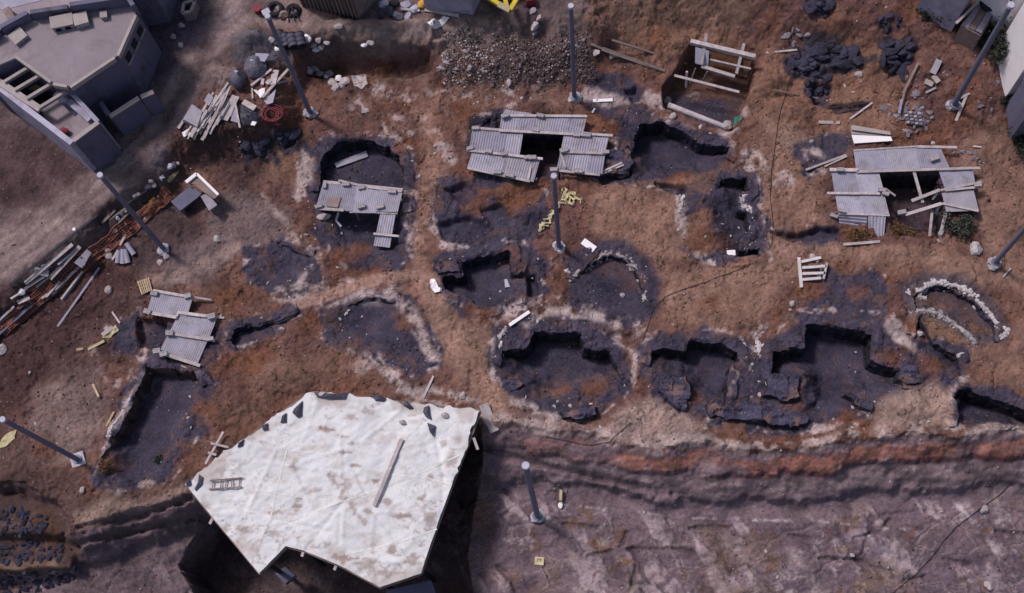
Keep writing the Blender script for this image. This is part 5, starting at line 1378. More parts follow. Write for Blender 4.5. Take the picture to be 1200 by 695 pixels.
planks([((1120, 28), (1147, 2), .12, zb + 1.9, zb + 1.9)], 'leaning over the roof of the plank hut', noun='pale plank')

# ------------------------------------------------------------------ yellow digger at the top edge
g = G(588, -6)
t = thing('yellow_digger', 'yellow digger whose arm and bucket just enter at the top edge', 'digger', g)
zd = g[2] + 1.1
tip = P(598, 12, zd)
for a, b in (((570, -4), (597, 13)), ((608, -5), (598, 12)), ((590, -10), (594, 9))): MB().beam(P(*a, zd), P(*b, zd), .2, .22).build('lift_arm', 'yellow', t)
MB().beam(P(584, 5, zd + .15), P(597, 12, zd + .05), .28, .12).build('bucket_plate', 'yellow_cloth', t)
q = P(588, -32, g[2]); q[2] = zat(q[0], q[1])
MB().box(q + (0, 0, .75), 1.9, 2.2, .9, .1).build('body', 'yellow', t)
cab = MB().box(q + (0, .3, 1.65), 1.2, 1.2, 1.2, .1).build('cab', 'yellow', t); MB().box(q + (0, .28, 1.8), 1.25, 1.05, .8, .1).build('cab_window', 'window', cab)
for sx in (-.95, .95):
    for sy in (-.8, .8):
        w0 = q + np.array([sx, sy, .5]); wh = MB().cyl(w0 - (.2, 0, 0), w0 + (.2, 0, 0), .5, .5, 20).build('wheel', 'rubber', t); MB().cyl(w0 - (.22, 0, 0), w0 + (.22, 0, 0), .24, .24, 14).build('rim', 'yellow', wh)
MB().beam(P(600, -14, zd), P(612, -8, zd), .16, .16).build('ram', 'iron', t)

# ------------------------------------------------------------------ helpers for small stuff
def rock(px, py, r, m, lab, cat, group, seed, name='boulder', sub=2, flat=.75, rz=None, xy=None, z=None):
    g = G(px, py) if xy is None else np.array([xy[0], xy[1], zat(*xy)])
    o = MB().blob(g + (0, 0, r * .25), (r, r * random.uniform(.7, 1.1), r * flat), seed, sub, .3, 8, random.uniform(0, 6) if rz is None else rz).build(name, m, None, g)
    return tag(o, lab, cat, group)


def rag(pxs, m, lab, cat, name, h=.1, seed=0, zoff=.03):
    """crumpled sheet lying on the ground"""
    pts = resample([G(a, b) for a, b in pxs] + [G(*pxs[0])], .12)[:-1]; n = len(pts); p2 = pts[:, :2]
    gx, gy = np.meshgrid(np.arange(p2[:, 0].min(), p2[:, 0].max(), .1), np.arange(p2[:, 1].min(), p2[:, 1].max(), .1))
    s_, ins = sd_poly(gx, gy, p2); ok = ins & (s_ > .06)
    r = delaunay_2d_cdt([Vector(v) for v in np.vstack([p2, np.stack([gx[ok], gy[ok]], 1)])], [(i, (i + 1) % n) for i in range(n)], [], 1, 1e-5)
    V = [(v.x, v.y) for v in r[0]]
    vs = [(a, b, zat(a, b) + zoff + h * (1 - abs(float(fbm(np.array(a * 3.0), np.array(b * 3.0), seed, 3)) - .5) * 4) * (.4 + .6 * float(vn(np.array(a * 4.), np.array(b * 4.), seed)))) for a, b in V]
    o = MB().add(vs, [tuple(f) for f in r[2]]).build(name, m, None, vs[0]); return tag(o, lab, cat)


# ------------------------------------------------------------------ timber pile and junk by the road
planks([((227, 165), (270, 101), .1), ((226, 164), (245, 133), .14), ((233, 158), (272, 104), .1), ((239, 152), (266, 103), .12), ((239, 168), (257, 134), .16), ((248, 160), (260, 138), .1), ((250, 158), (271, 107), .08), ((238, 150), (255, 114), .1),
        ((222, 166), (243, 128), .07), ((230, 168), (252, 125), .08), ((236, 160), (250, 128), .07), ((243, 167), (266, 118), .07), ((228, 150), (246, 118), .09), ((254, 140), (264, 112), .08), ((219, 160), (234, 136), .08), ((246, 155), (262, 120), .06), ((232, 146), (250, 112), .07), ((256, 150), (270, 124), .06),
        ((210, 152), (228, 125), .14), ((241, 133), (251, 110), .1), ((258, 142), (268, 116), .1), ((283, 153), (277, 122), .09), ((252, 131), (262, 112), .12), ((246, 146), (249, 128), .1)], 'in the pale timber pile below the road', noun='plank', lift=.16, seed=3)
planks([((263, 142), (277, 114), .4), ((269, 138), (275, 121), .22), ((295, 102), (319, 83), .1), ((310, 119), (340, 86), .13), ((320, 101), (324, 84), .3), ((326, 99), (340, 95), .1), ((286, 121), (300, 129), .28), ((297, 117), (296, 105), .07), ((308, 101), (309, 94), .14), ((313, 100), (318, 96), .2)],
       'in the scattered boards beside the red hose coil', noun='pale board', m='wood', lift=.14, seed=4, name='board', cat='board')
t = thing('slab_stack', 'stack of grey slabs at the lower left of the timber pile', 'slab stack', G(225, 141), None)
for k, (dx, dy) in enumerate(((0, 0), (1, -1), (2, 0))):
    q = [G(a + dx, b + dy) for a, b in ((216, 145), (226, 127), (238, 135), (231, 152))]; zt = max(p[2] for p in q) + .1 + .11 * k
    MB().prism([np.array([p[0], p[1], zt]) for p in q], .1 if k else .5).build('slab', ('bluegrey', 'tarp', 'sheet_c')[k], t)
for (a, b, r_, lab) in ((281, 94, .5, 'narrower grey tarpaulin-covered heap, left one by the timber pile'), (299, 81, .55, 'wider grey tarpaulin-covered heap, right one by the timber pile')):
    g = G(a, b); t = thing('covered_heap', lab, 'covered heap', g, 'grey covered heaps by the timber pile')
    MB().blob(g + (0, 0, .2), (r_ * (.8 if a < 290 else 1.1), r_, .55), int(a), 3, .08, 9).build('cover', 'tarp', t); MB().blob(g + (0, .1, .72), (.1, .08, .07), 3, 1).build('knot', 'cap', t)
MBs = MB(); g = G(319.5, 136)
t = thing('hose_coil', 'coil of red hose lying beside the tall pole', 'hose', g)
for k, (rr, sq) in enumerate(((.30, .9), (.36, .86), (.42, .9), (.27, .95), (.48, .88), (.33, .9))):
    MB().torus(g + (random.uniform(-.06, .1), random.uniform(-.05, .05), .07 + .045 * k), rr, .025, 36, 6, sq).build('loop', 'red', t)
ln = [G(a, b) + (0, 0, .06) for a, b in ((328, 131), (335, 128), (337, 135), (334, 144), (326, 147), (316, 146))]; MB().tube(resample(ln, .1), .025).build('tail', 'red', t)
rag([(281, 125), (300, 128), (305, 137), (303, 146), (285, 148), (281, 138)], 'plastic_dk', 'dark plastic sheet spread between the planks and the red hose', 'plastic sheet', 'plastic_sheet', .08, 5)
rag([(296, 105), (303, 107), (307, 104), (311, 104), (310, 113), (306, 116), (302, 111)], 'white', 'crumpled bright white rag in the timber pile', 'rag', 'white_rag', .12, 6)
for q, zz, mm, lab in ((((311, 121), (326, 110), (322, 125), (314, 125)), .25, 'sheet_b', 'pale grey board leaning above the red hose coil'), (((300, 74), (302, 67), (318, 68), (312, 77)), .4, 'plaster', 'pale flat panel on top of the heap by the tall pole'),
                       (((241, 121), (246, 112), (252, 117), (246, 126)), .2, 'sheet_c', 'small dusty board at the upper left of the timber pile'), (((296, 143), (302, 145), (300, 150), (295, 149)), .1, 'white', 'small white square board below the timber pile'),
                       (((215, 158), (222, 153), (224, 158), (217, 163)), .12, 'white', 'white lump of board at the left foot of the timber pile'), (((271, 143), (276, 128), (282, 142), (281, 146)), .15, 'sheet_a', 'triangular grey board at the right of the timber pile')):
    g = G(*q[0]); zt = max(G(*p)[2] for p in q) + zz; o = MB().prism([np.array([*G(*p)[:2], zt]) for p in q], .05).build('board', mm, None, (g[0], g[1], zt)); tag(o, lab, 'board')
# drums, bags and scrap by the road
for i, (a, b) in enumerate(((327, 38), (334, 41), (342, 41), (351, 40))):
    g = G(a, b + 3); t = thing('steel_drum', f'{place_word(i, 4, "dark steel drum")} in the row above the timber pile', 'drum', g, 'steel drums by the road')
    ax_ = P(a + 4, b + 14, g[2]) - P(a, b, g[2]); ax_[2] = 0; ax_ = ax_ / np.linalg.norm(ax_)
    c0 = g + (0, 0, .27); MB().cyl(c0, c0 + ax_ * .7, .25, .25, 18).build('barrel', 'drum', t)
    for f in (0.0, .24, .47, .68): MB().cyl(c0 + ax_ * (f - .01), c0 + ax_ * (f + .02), .265, .265, 18).build('hoop', 'iron', t)
    MB().cyl(c0 - ax_ * .03, c0 - ax_ * .012, .22, .22, 16).build('lid', 'wood_new' if i < 2 else 'iron', t)
bags = [(361, 46), (368, 53), (374, 47), (377, 55), (371, 58), (383, 50), (318, 47), (323, 49), (326, 57), (362, 84), (369, 81), (374, 86), (383, 90), (390, 97), (394, 103), (401, 100), (397, 93), (405, 96), (386, 86), (434, 50), (427, 53)]
for i, (a, b) in enumerate(bags):
    low_ = b > 75; rock(a, b, random.uniform(.16, .28), 'pale_stone' if i % 4 else 'white', 'pale lump of rubble lying in the cut below the bank near the tall pole' if low_ else 'pale lump of rubble near the steel drums on the road edge', 'rubble lump', 'pale rubble in the cut below the bank' if low_ else 'pale rubble by the steel drums', 2000 + i, 'rubble_lump', 1, .6)
rag([(412, 89), (429, 87), (431, 99), (424, 105), (415, 101)], 'wood', 'flat pale stone slab lying below the dark bank', 'stone slab', 'stone_slab', .04, 9)
rag([(424, 124), (432, 128), (433, 132), (424, 133)], 'pale_stone', 'small pale slab on the brown slope right of the tall pole', 'stone slab', 'stone_slab', .05, 10)
g = G(312, 14)
junk = [('tyre', lambda q: MB().torus(q + (0, 0, .12), .3, .12, 26, 8), 'rubber', (323, 12), 'dark tyre in the scrap heap at the top of the road', 'tyre'), ('tyre', lambda q: MB().torus(q + (0, 0, .12), .28, .11, 26, 8), 'rubber', (344, 14), 'dark tyre lying by the iron rods at the top of the road', 'tyre'),
        ('cloth_bundle', lambda q: MB().blob(q + (0, 0, .15), (.28, .2, .22), 33, 2), 'brownboard', (333, 19), 'brown bundle in the scrap heap at the top of the road', 'bundle'), ('metal_can', lambda q: MB().cyl(q, q + (0, 0, .35), .17, .17, 16).cyl(q + (0, 0, .36), q + (0, 0, .4), .19, .19, 16), 'red', (303, 14), 'pinkish red can at the left of the scrap heap', 'can'),
        ('scrap_box', lambda q: MB().box(q, .34, .25, .25, .5).box(q + (0, 0, .26), .38, .29, .04, .5), 'cap', (313, 17), 'small pale box in the scrap heap at the top of the road', 'box'), ('stone', lambda q: MB().blob(q + (0, 0, .1), (.2, .16, .14), 35, 2), 'pale_stone', (327, 10), 'pale stone in the scrap heap at the top of the road', 'stone'), ('rubble_lump', lambda q: MB().blob(q + (0, 0, .1), (.24, .16, .13), 37, 2), 'pale_stone', (397, 32), 'pale flat lump alone on the road below the plank shed', 'rubble lump')]
for nm, fn, mm, q, lab, cat in junk:
    g = G(*q); tag(fn(g).build(nm, mm, None, g), lab, cat)
t = thing('iron_rods', 'bent dark iron rods fanning out beside the scrap tyres', 'iron rods', G(350, 20))
for a, b in (((342, 12), (352, 25)), ((344, 10), (346, 26)), ((341, 14), (339, 27)), ((347, 10), (351, 18))): MB().tube(resample([G(*a) + (0, 0, .3), (G(*a) + G(*b)) / 2 + (0, 0, .42), G(*b) + (0, 0, .08)], .12), .03).build('rod', 'iron', t)
# crate beside the road at the top
g = G(222, 22); t = thing('wooden_crate', 'large open wooden crate with a pale rim beside the road at the top', 'crate', g)
cz = g[2] + .75; cr = [P(a, b, cz) for a, b in ((214, 16), (224, 14), (229, 1), (216, 4))]
for i in range(4): 
    a, b = cr[i], cr[(i + 1) % 4]; MB().beam(a - (0, 0, .45), b - (0, 0, .45), .07, .95).build('side_panel', 'brownboard', t); MB().beam(a + (0, 0, .05), b + (0, 0, .05), .13, .09).build('rim_board', 'conc_edge', t)
MB().prism([p - (0, 0, .5) for p in cr], .2).build('load', 'tarp', t)
for (a, b) in ((213, 30), (212, 53), (203, 44)): rock(a, b, .18, 'pale_stone', {30: 'pale stone just below the open wooden crate', 53: 'pale stone on the dark yard left of the road', 44: 'grey stone in the dark yard near the flat roof'}[b], 'stone', None, 70 + b, 'stone', 1)
planks([((498, 12), (538, 19), .16), ((502, 8), (530, 12), .1), ((470, 12), (492, 14), .12)], 'in front of the grey block shed', noun='pale plank')
rag([(500, 27), (520, 19), (527, 21), (520, 29), (508, 34)], 'white', 'crumpled white plastic sheet on the road in front of the block shed', 'plastic sheet', 'plastic_sheet', .08, 12)
for i, (a, b, mm) in enumerate(((450, 6, 'cap'), (457, 14, 'drum'), (476, 6, 'plaster'), (486, 11, 'cap'), (466, 19, 'plaster'), (478, 20, 'plaster'), (494, 5, 'orange_sack'), (447, 17, 'drum'), (462, 5, 'rubber'))):
    rock(a, b, .26, mm, f'{place_word(i, 9, "lump of scrap")} between the two sheds at the top edge' if 0 else ['pale', 'dark', 'grey', 'flat pale', 'low grey', 'lowest grey', 'rusty orange', 'small dark', 'black'][i] + ' lump of scrap between the two sheds at the top edge', 'scrap', 'scrap between the sheds', 3000 + i, 'scrap_lump', 2, .6)
for (a, b, r_, lab) in ((625, 13, .2, 'pale sack nearest the yellow digger'), (632, 22, .17, 'small pale sack on the dark earth right of the digger'), (627, 31, .24, 'largest pale sack above the gravel bank'), (627, 39, .13, 'small pale stone above the gravel bank right of the digger')):
    g = G(a, b); o = MB().blob(g + (0, 0, r_ * .3), (r_ * .7, r_ * 1.25, r_ * .7), int(a * 3 + b), 2, .2, 6, -.5).build('sack', 'pale_stone', None, g); tag(o, lab, 'sack' if r_ > .15 else 'stone')
g = G(622, 4); o = MB().box(g, .45, .35, .4, .2).box(g + (0, 0, .41), .3, .3, .15, .2).build('fuel_box', 'red', None, g); tag(o, 'dark red box at the top edge right of the yellow digger', 'box')

# ------------------------------------------------------------------ timbers and netting along the left road edge
planks([((33, 335), (88, 289), .2), ((37, 330), (60, 312), .16), ((61, 329), (96, 291), .22), ((62, 346), (104, 303), .12), ((73, 352), (98, 319), .1), ((56, 350), (72, 331), .1), ((30, 340), (58, 322), .12), ((44, 338), (66, 320), .1), ((42, 318), (58, 322), .32), ((50, 314), (58, 311), .14), ((66, 341), (86, 322), .1), ((15, 352), (34, 340), .1), ((22, 356), (36, 350), .2), ((50, 351), (58, 345), .12), ((70, 312), (92, 295), .1)],
       'in the long timber stack along the left road edge', noun='plank', lift=.15, seed=8)
planks([((12, 336), (115, 254), .1, None, None, 'iron')], 'along the road edge above the left timber stack', noun='long dark rail', name='rail', cat='rail', lift=.15)
planks([((68, 383), (117, 314), .1), ((74, 353), (97, 321), .07)], 'lying alone on dark earth below the left timber stack', noun='long grey pole', m='sheet_a', name='pole', cat='pole')
planks([((0, 377), (18, 360), .1, None, None, 'sheet_a'), ((-10, 386), (30, 358), .1, None, None, 'wood_dk'), ((-10, 402), (42, 356), .13, None, None, 'bluegrey'), ((-12, 396), (34, 362), .1, None, None, 'bluegrey')], 'at the left edge below the orange netting', noun='long pipe', name='pipe', cat='pipe', lift=.12)
t = thing('tile_stack', 'stack of ribbed grey sheets at the right end of the left timber stack', 'sheet stack', G(95, 304))
for k in range(3):
    q = [(87 + k, 308 - k), (100 + k, 294 - k), (105 + k, 298 - k), (96 + k, 314 - k)]; zz = max(G(*p)[2] for p in q) + .15 + .05 * k; panel(t, q, [zz] * 4, .11, .02, 3, part='sheet', seed=40 + k)
t = thing('orange_netting', 'fallen orange plastic netting stretched along the left road edge', 'netting', G(110, 300))
path = resample([G(a, b) for a, b in ((2, 388), (38, 358), (70, 330), (98, 308), (128, 287), (150, 270), (166, 257), (188, 238), (200, 226))], .16); m = len(path)
tn = np.gradient(path[:, :2], axis=0); tn /= np.linalg.norm(tn, axis=1)[:, None]; nn = np.stack([-tn[:, 1], tn[:, 0]], 1)
mb = MB()
for j in range(8):
    o_ = -.26 + .52 * j / 7; pts = [np.array([path[i][0] + nn[i][0] * o_ * (.7 + .5 * vn(np.array(i * .11), np.array(2.), 9)), path[i][1] + nn[i][1] * o_ * (.7 + .5 * vn(np.array(i * .11), np.array(2.), 9)), 0]) for i in range(m)]
    for i, p_ in enumerate(pts): p_[2] = zat(p_[0], p_[1]) + .07 + .16 * float(vn(np.array(i * .35), np.array(j * .6), 12))
    for i in range(m - 1):
        q = np.array([nn[i][0], nn[i][1], 0]) * .022; mb.poly([pts[i] - q, pts[i + 1] - q, pts[i + 1] + q, pts[i] + q])
    if j: 
        for i in range(0, m):
            q = np.array([tn[i][0], tn[i][1], 0]) * .02; mb.poly([prev[i] - q, prev[i] + q, pts[i] + q, pts[i] - q])
    prev = pts
mb.build('net', 'orange_net', t)
for a, b in ((38, 358), (98, 308), (150, 270), (188, 238)): g = G(a, b); MB().beam(g - (0, 0, .1), g + (.1, .05, .75), .06, .06).build('stake', 'wood_dk', t)
rag([(173, 248), (175, 237), (181, 231), (184, 236), (182, 246), (175, 253)], 'orange_sack', 'bright orange-yellow plastic sheet beside the orange netting', 'plastic sheet', 'plastic_sheet', .14, 14)
rag([(196, 212), (203, 204), (210, 200), (210, 204), (203, 211), (198, 215)], 'yellow_cloth', 'pale yellow bag above the brown L-shaped cover', 'bag', 'bag', .14, 15)
rag([(187, 209), (191, 205), (194, 209), (190, 213)], 'white', 'small cream bag left of the pale yellow bag', 'bag', 'bag', .12, 16)
for i, (a, b, mm) in enumerate(((177, 213, 'pale_stone'), (180, 217, 'pale_stone'), (174, 220, 'drum'), (199, 196, 'cap'), (204, 194, 'drum'), (208, 192, 'pale_stone'), (158, 230, 'cap'), (162, 228, 'pale_stone'), (138, 256, 'cap'), (143, 252, 'pale_stone'), (147, 247, 'pale_stone'), (88, 269, 'white'), (25, 343, 'white'), (30, 350, 'wood_new'), (170, 256, 'cap'), (163, 262, 'pale_stone'), (135, 271, 'pale_stone'))):
    rock(a, b, random.uniform(.12, .22), mm, 'small lump of pale debris strewn along the left road edge beside the netting' if mm != 'drum' else 'small dark lump of debris along the left road edge above the netting', 'debris', 'debris along the left road edge' if mm != 'drum' else 'dark debris along the left road edge', 3100 + i, 'debris_lump', 1)
planks([((120, 262), (135, 247), .12, None, None, 'wood_dk'), ((140, 262), (152, 250), .1, None, None, 'wood_dk'), ((128, 258), (150, 243), .1, None, None, 'wood_dk'), ((150, 239), (175, 222), .08, None, None, 'iron')], 'above the orange netting', noun='dark batten', name='batten', cat='batten')
t = thing('gutter_stack', 'three grey half-pipe tiles standing together below the orange netting', 'tiles', G(147, 298))
for a, b, c_, d_ in ((139, 309, 141, 295), (145, 310, 146, 294), (151, 309, 148, 294), (158, 299, 150, 287)):
    p0, p1 = G(a, b) + (0, 0, .12), G(c_, d_) + (0, 0, .25); MB().cyl(p0, p1, .13, .11, 12).build('tile', 'sheet_b', t)
for (a, b) in ((126, 294), (128, 300)): rock(a, b, .2, 'pale_stone', 'pale lump left of the grey half-pipe tiles' if b == 294 else 'lower pale lump left of the grey half-pipe tiles', 'stone', None, 3200 + b, 'stone', 1)
planks([((141, 288), (148, 274), .1), ((132, 305), (138, 295), .09)], 'beside the grey half-pipe tiles', noun='short stick')
# L-shaped cover on the brown slope
g = G(228, 230); t = thing('board_cover', 'L-shaped cover of brown and grey boards on the bare slope at the left', 'cover', g)
zc = g[2] + .6
MB().prism([P(a, b, zc) for a, b in ((200, 236), (223, 218), (236, 227), (232, 231), (211, 247))], .1).build('grey_board', 'bluegrey', t)
MB().prism([P(a, b, zc + .25) for a, b in ((219, 214), (231, 204.5), (255.5, 229), (251, 233), (237, 224), (228, 216))], .08).build('brown_board', 'brownboard', t)
MB().beam(P(218, 214, zc + .33), P(230.5, 204, zc + .33), .16, .12).build('edge_strip', 'white', t); MB().beam(P(230.8, 204, zc + .33), P(256, 228.5, zc + .33), .12, .12).build('edge_strip', 'white', t)
MB().prism([P(a, b, zc + .05) for a, b in ((235, 230), (243, 226), (254.5, 240), (245, 247))], .08).build('pale_board', 'sheet_c', t)
for a, b in ((203, 237), (230, 208), (252, 230), (246, 243), (212, 243)): p = P(a, b, zc); MB().beam(gp(p[0], p[1], -.1), p - (0, 0, .02), .08, .08).build('leg', 'wood_dk', t)
# pallet
g = G(171, 337); t = thing('wooden_pallet', 'small yellowish wooden pallet lying above the two-panel roof', 'pallet', g)
pa = [np.array([*G(a, b)[:2], g[2] + .14]) for a, b in ((161.5, 331), (176, 326.5), (180, 341), (165.5, 345.5))]
for k in range(6):
    f = (k + .5) / 6; a, b = pa[0] + (pa[1] - pa[0]) * f, pa[3] + (pa[2] - pa[3]) * f; MB().beam(a, b, .065, .025).build('slat', 'wood_new', t)
for f in (.06, .5, .94): a, b = pa[0] + (pa[3] - pa[0]) * f, pa[1] + (pa[2] - pa[1]) * f; MB().beam(a - (0, 0, .06), b - (0, 0, .06), .07, .08).build('bearer', 'wood_dk', t)
# white frame of joists on the path
g = G(950, 320); t = thing('joist_frame', 'white frame of four joists lying on the path below the broken roof', 'frame', g); zz = g[2] + .12
def fl(a, b): q = P(a, b, zz); return np.array([q[0], q[1], zz])
MB().beam(fl(936, 302), fl(939, 337), .14, .12).build('side_beam', 'cap2', t); MB().beam(fl(969, 308), fl(965, 327), .1, .1).build('side_beam', 'wood', t)
for (a, b, c_, d_) in ((939, 307, 962, 302), (940, 314, 968, 312), (940, 321, 967, 320), (940, 328, 962, 326)): MB().beam(fl(a, b), fl(c_, d_), .12, .1).build('joist', 'cap2', t)
for i, (a, b) in enumerate(((952, 301), (957, 304), (959, 323), (963, 314))): rock(a, b, .16, 'pale_stone', ['pale stone at the top of the white joist frame', 'second pale stone at the top right of the white joist frame', 'pale stone on the lower joist of the white frame', 'pale stone at the right end of the white joist frame'][i], 'stone', None, 3300 + i, 'stone', 1)
# stack of white sheets above the broken roof
g = G(1022, 158); t = thing('sheet_stack', 'stack of long whitish sheets lying above the broken roof', 'sheet stack', g); zz = g[2] + .1
for k, q in enumerate((((997, 150), (1045, 157), (1046, 166), (1001, 169)), ((997, 147), (1044, 154), (1045, 160), (998, 157)), ((998, 158), (1044, 160), (1046, 165), (1001, 168)), ((999, 146.5), (1043, 154), (1044, 158), (998, 152)))):
    MB().prism([P(a, b, zz + .07 * k) for a, b in q], .06).build('sheet', ('sheet_b', 'conc_edge', 'white', 'conc_edge')[k], t)
# timber shoring in the trench
tz = .9
g = G(840, 92); t = thing('timber_shoring', 'timber shoring of planks and rusty boards at the back of the trench', 'shoring', g)
MB().beam(P(809, 49, tz), P(885, 67, tz), .2, .26).build('top_beam', 'wood', t)
MB().beam(P(822, 78, tz - .7), P(861, 90, tz - .7), .16, .14).build('lower_beam', 'wood', t); MB().beam(P(832, 70, tz - .3), P(880, 81, tz - .3), .08, .1).build('mid_rail', 'wood', t)
for a, b in (((828, 40), (822, 75)), ((872, 51), (863, 86))): MB().beam(P(*a, tz + .25), P(*b, tz - .5), .14, .1).build('upright', 'wood', t)
MB().beam(P(805, 84, tz - .6), P(804, 102, -.6), .1, .1).build('upright', 'wood', t)
MB().prism([P(815, 55, tz - .05), P(831, 59.5, tz - .05), P(830, 78, tz - .75), P(814.5, 74, tz - .75)], .05).build('white_panel', 'cap', t)
MB().prism([P(831, 59, tz - .12), P(881, 70, tz - .12), P(876, 91, tz - .85), P(829, 79, tz - .85)], .05).build('backing_board', 'orangeboard', t)
for a, b in (((829, 84), (823, 96)), ((815, 80), (808, 98))): MB().beam(P(*a, tz - .7), P(*b, -.8), .06, .06).build('prop', 'wood_dk', t)
planks([((790, 89.5), (866, 109), .12, .55, .3)], 'bridging the trench in front of the timber shoring', noun='long pale plank', lift=.1)
o = MB().cyl(P(783, 123, .12), P(850, 148.5, .12), .14, .11, 14).build('log', 'wood', None, P(815, 136, .12)); tag(o, 'thick pale log laid across the front of the trench', 'log')
rag([(860, 138), (866, 136), (870, 140), (866, 144), (860, 143)], 'green', 'bright green plastic at the right corner of the trench', 'plastic sheet', 'plastic_sheet', .1, 21)
planks([((692, 52), (779, 83.5), .14, None, None, 'wood_dk'), ((717, 55), (804, 82), .1, None, None, 'wood_dk'), ((705, 62), (790, 92), .08, None, None, 'wood_dk')], 'on the slope left of the timber shoring', noun='long brown plank')
planks([((897, 62.5), (934, 59), .09)], 'right of the timber shoring against the black rocks', noun='grey pole', name='pole', cat='pole')
planks([((695, 118.5), (718, 117.5), .15, None, None, 'white'), ((694, 133), (697, 128), .09, None, None, 'white')], 'on dark gravel beside the top centre pole', noun='white board', name='board', cat='board')
planks([((959, 144), (984, 144.5), .15, None, None, 'conc_edge')], 'lying alone above the stack of whitish sheets', noun='short white board', name='board', cat='board')
planks([((996, 140), (1022, 121), .08), ((970, 127), (1016, 121), .06, None, None, 'iron'), ((1140, 172), (1150, 173), .07), ((905, 108), (958, 118), .06, None, None, 'wood_dk')], 'on the orange earth right of the trench', noun='thin batten', name='batten', cat='batten')
planks([((597, 382), (620.5, 366), .15, None, None, 'white')], 'at the upper left corner of the alcove house', noun='short white plank'); planks([((496, 467), (508, 441), .1)], 'standing above the white roof', noun='thin pale stick', name='stick', cat='stick')
planks([((567, 475), (580, 507), .42, None, None, 'wood')], 'bridging the cliff edge beside the white roof', noun='broad grey plank'); planks([((557, 512), (562, 526), .12, None, None, 'conc_edge')], 'in the dark gap at the right corner of the white roof', noun='short pale batten', name='batten', cat='batten')
planks([((683, 283), (697, 293), .32, None, None, 'white')], 'right of the middle pole above the stone ring', noun='small white board', name='board', cat='board')
planks([((662, 317), (673, 321), .1, None, None, 'white')], 'at the left of the ring of pale stones', noun='short white stick', name='stick', cat='stick')
planks([((1175, 325), (1184, 315), .07, None, None, 'wood')], 'beside the pole at the right edge', noun='thin stick', name='stick', cat='stick')
planks([((1120, 142), (1132, 113), .13), ((1112, 122), (1136, 110), .1)], 'leaning at the foot of the thick pole, top right', noun='pale timber')
g = G(902, 450); o = MB().box(g, .4, .24, .16, .3).box(g + (0, 0, .165), .2, .1, .03, .3).build('label_board', 'white', None, g); tag(o, 'small white block on the dark ground left of the largest house', 'block')
g = G(856, 299); o = MB().box(g, .36, .24, .3, .05).box(g + (0, 0, .3), .38, .26, .04, .05).build('white_box', 'white', None, g); tag(o, 'small white box at the foot of the narrow house with curved wall tops', 'box')
g = G(826, 404); o = MB().box(P(595, 333, -.8), .26, .4, .16, .1).box(P(595, 333, -.63), .2, .3, .03, .1).build('white_box', 'cap', None, P(595, 333, -.8)); tag(o, 'small grey-white box on the floor of the cross-shaped house', 'box')
rag([(504, 328), (509, 326), (512, 332), (514, 338), (520, 338), (518, 342), (510, 344), (505, 338)], 'white', 'white sack at the left corner of the cross-shaped house', 'sack', 'sack', .22, 23)
q = [G(a, b) for a, b in ((392, 192), (429.5, 177.5), (431.5, 184.5), (395, 197.5))]; zt = max(p[2] for p in q) + .1; o = MB().prism([np.array([p[0], p[1], zt]) for p in q], .05).build('board', 'sheet_b', None, q[0]); tag(o, 'long pale grey board lying on the floor of the round house', 'board')
# yellow tapes
def ribbons(lines, w, m, lab, cat, name, seed):
    r = np.random.default_rng(seed); mb = MB()
    for ln in lines:
        pts = resample([G(a, b) for a, b in ln], .07); n = len(pts); k = np.arange(n); ph = r.uniform(0, 9)
        tn = np.gradient(pts[:, :2], axis=0); tn /= np.linalg.norm(tn, axis=1)[:, None] + 1e-9; nn = np.stack([-tn[:, 1], tn[:, 0]], 1)
        pts[:, :2] += nn * (.10 * np.sin(k * .55 + ph) + .06 * np.sin(k * 1.3 + ph * 2))[:, None]
        ww = w * (.55 + .45 * np.sin(k * .4 + ph)); z = np.array([zat(*q[:2]) for q in pts]) + .06 + .07 * (1 + np.sin(k * .8 + ph))
        L_ = np.column_stack([pts[:, :2] - nn * ww[:, None], z]); R_ = np.column_stack([pts[:, :2] + nn * ww[:, None], z + .04 * np.sin(k * .6)])
        mb.add(np.concatenate([L_, R_]), [(i, i + 1, n + i + 1, n + i) for i in range(n - 1)])
    o = mb.build(name, m, None, mb.v[0]); tag(o, lab, cat)
ribbons([[(658, 222), (664, 232), (672, 226), (682, 238)], [(656, 240), (663, 231), (670, 238), (676, 228)], [(662, 219), (660, 230), (666, 240)], [(668, 222), (674, 234), (681, 232), (684, 241)], [(655, 234), (668, 232), (680, 229)], [(664, 226), (660, 238), (655, 244)]], .075, 'yellow_cloth', 'tangle of yellow plastic tape right of the middle pole', 'plastic tape', 'plastic_tape', 24)
ribbons([[(650, 246), (644, 260), (632, 272)], [(647, 247), (640, 262), (631, 268)], [(653, 243), (645, 256), (636, 270)]], .085, 'yellow_cloth', 'strip of yellow plastic tape left of the middle pole', 'plastic tape', 'plastic_tape', 25)
rag([(132, 385), (136, 381), (140, 387), (128, 397), (120, 396)], 'yellow_cloth', 'yellowish plastic strip left of the two-panel roof', 'plastic strip', 'plastic_strip', .1, 26)
planks([((104, 410), (123, 400), .12, None, None, 'yellow_cloth'), ((90, 410), (98, 409), .12, None, None, 'wood_new'), ((110, 451), (117, 466), .1, None, None, 'wood_new'), ((132, 366), (141, 379), .08), ((120, 393), (133, 384), .2, None, None, 'conc_edge'), ((125, 500), (134, 483), .1, None, None, 'wood_new')], 'left of the long dark house', noun='short pale stick', name='stick', cat='stick')
rag([(0, 520), (8, 508), (20, 504), (18, 514), (6, 524), (-6, 526)], 'yellow_cloth', 'faded yellow sheet at the left edge below the lower left pole', 'plastic sheet', 'plastic_sheet', .08, 27)
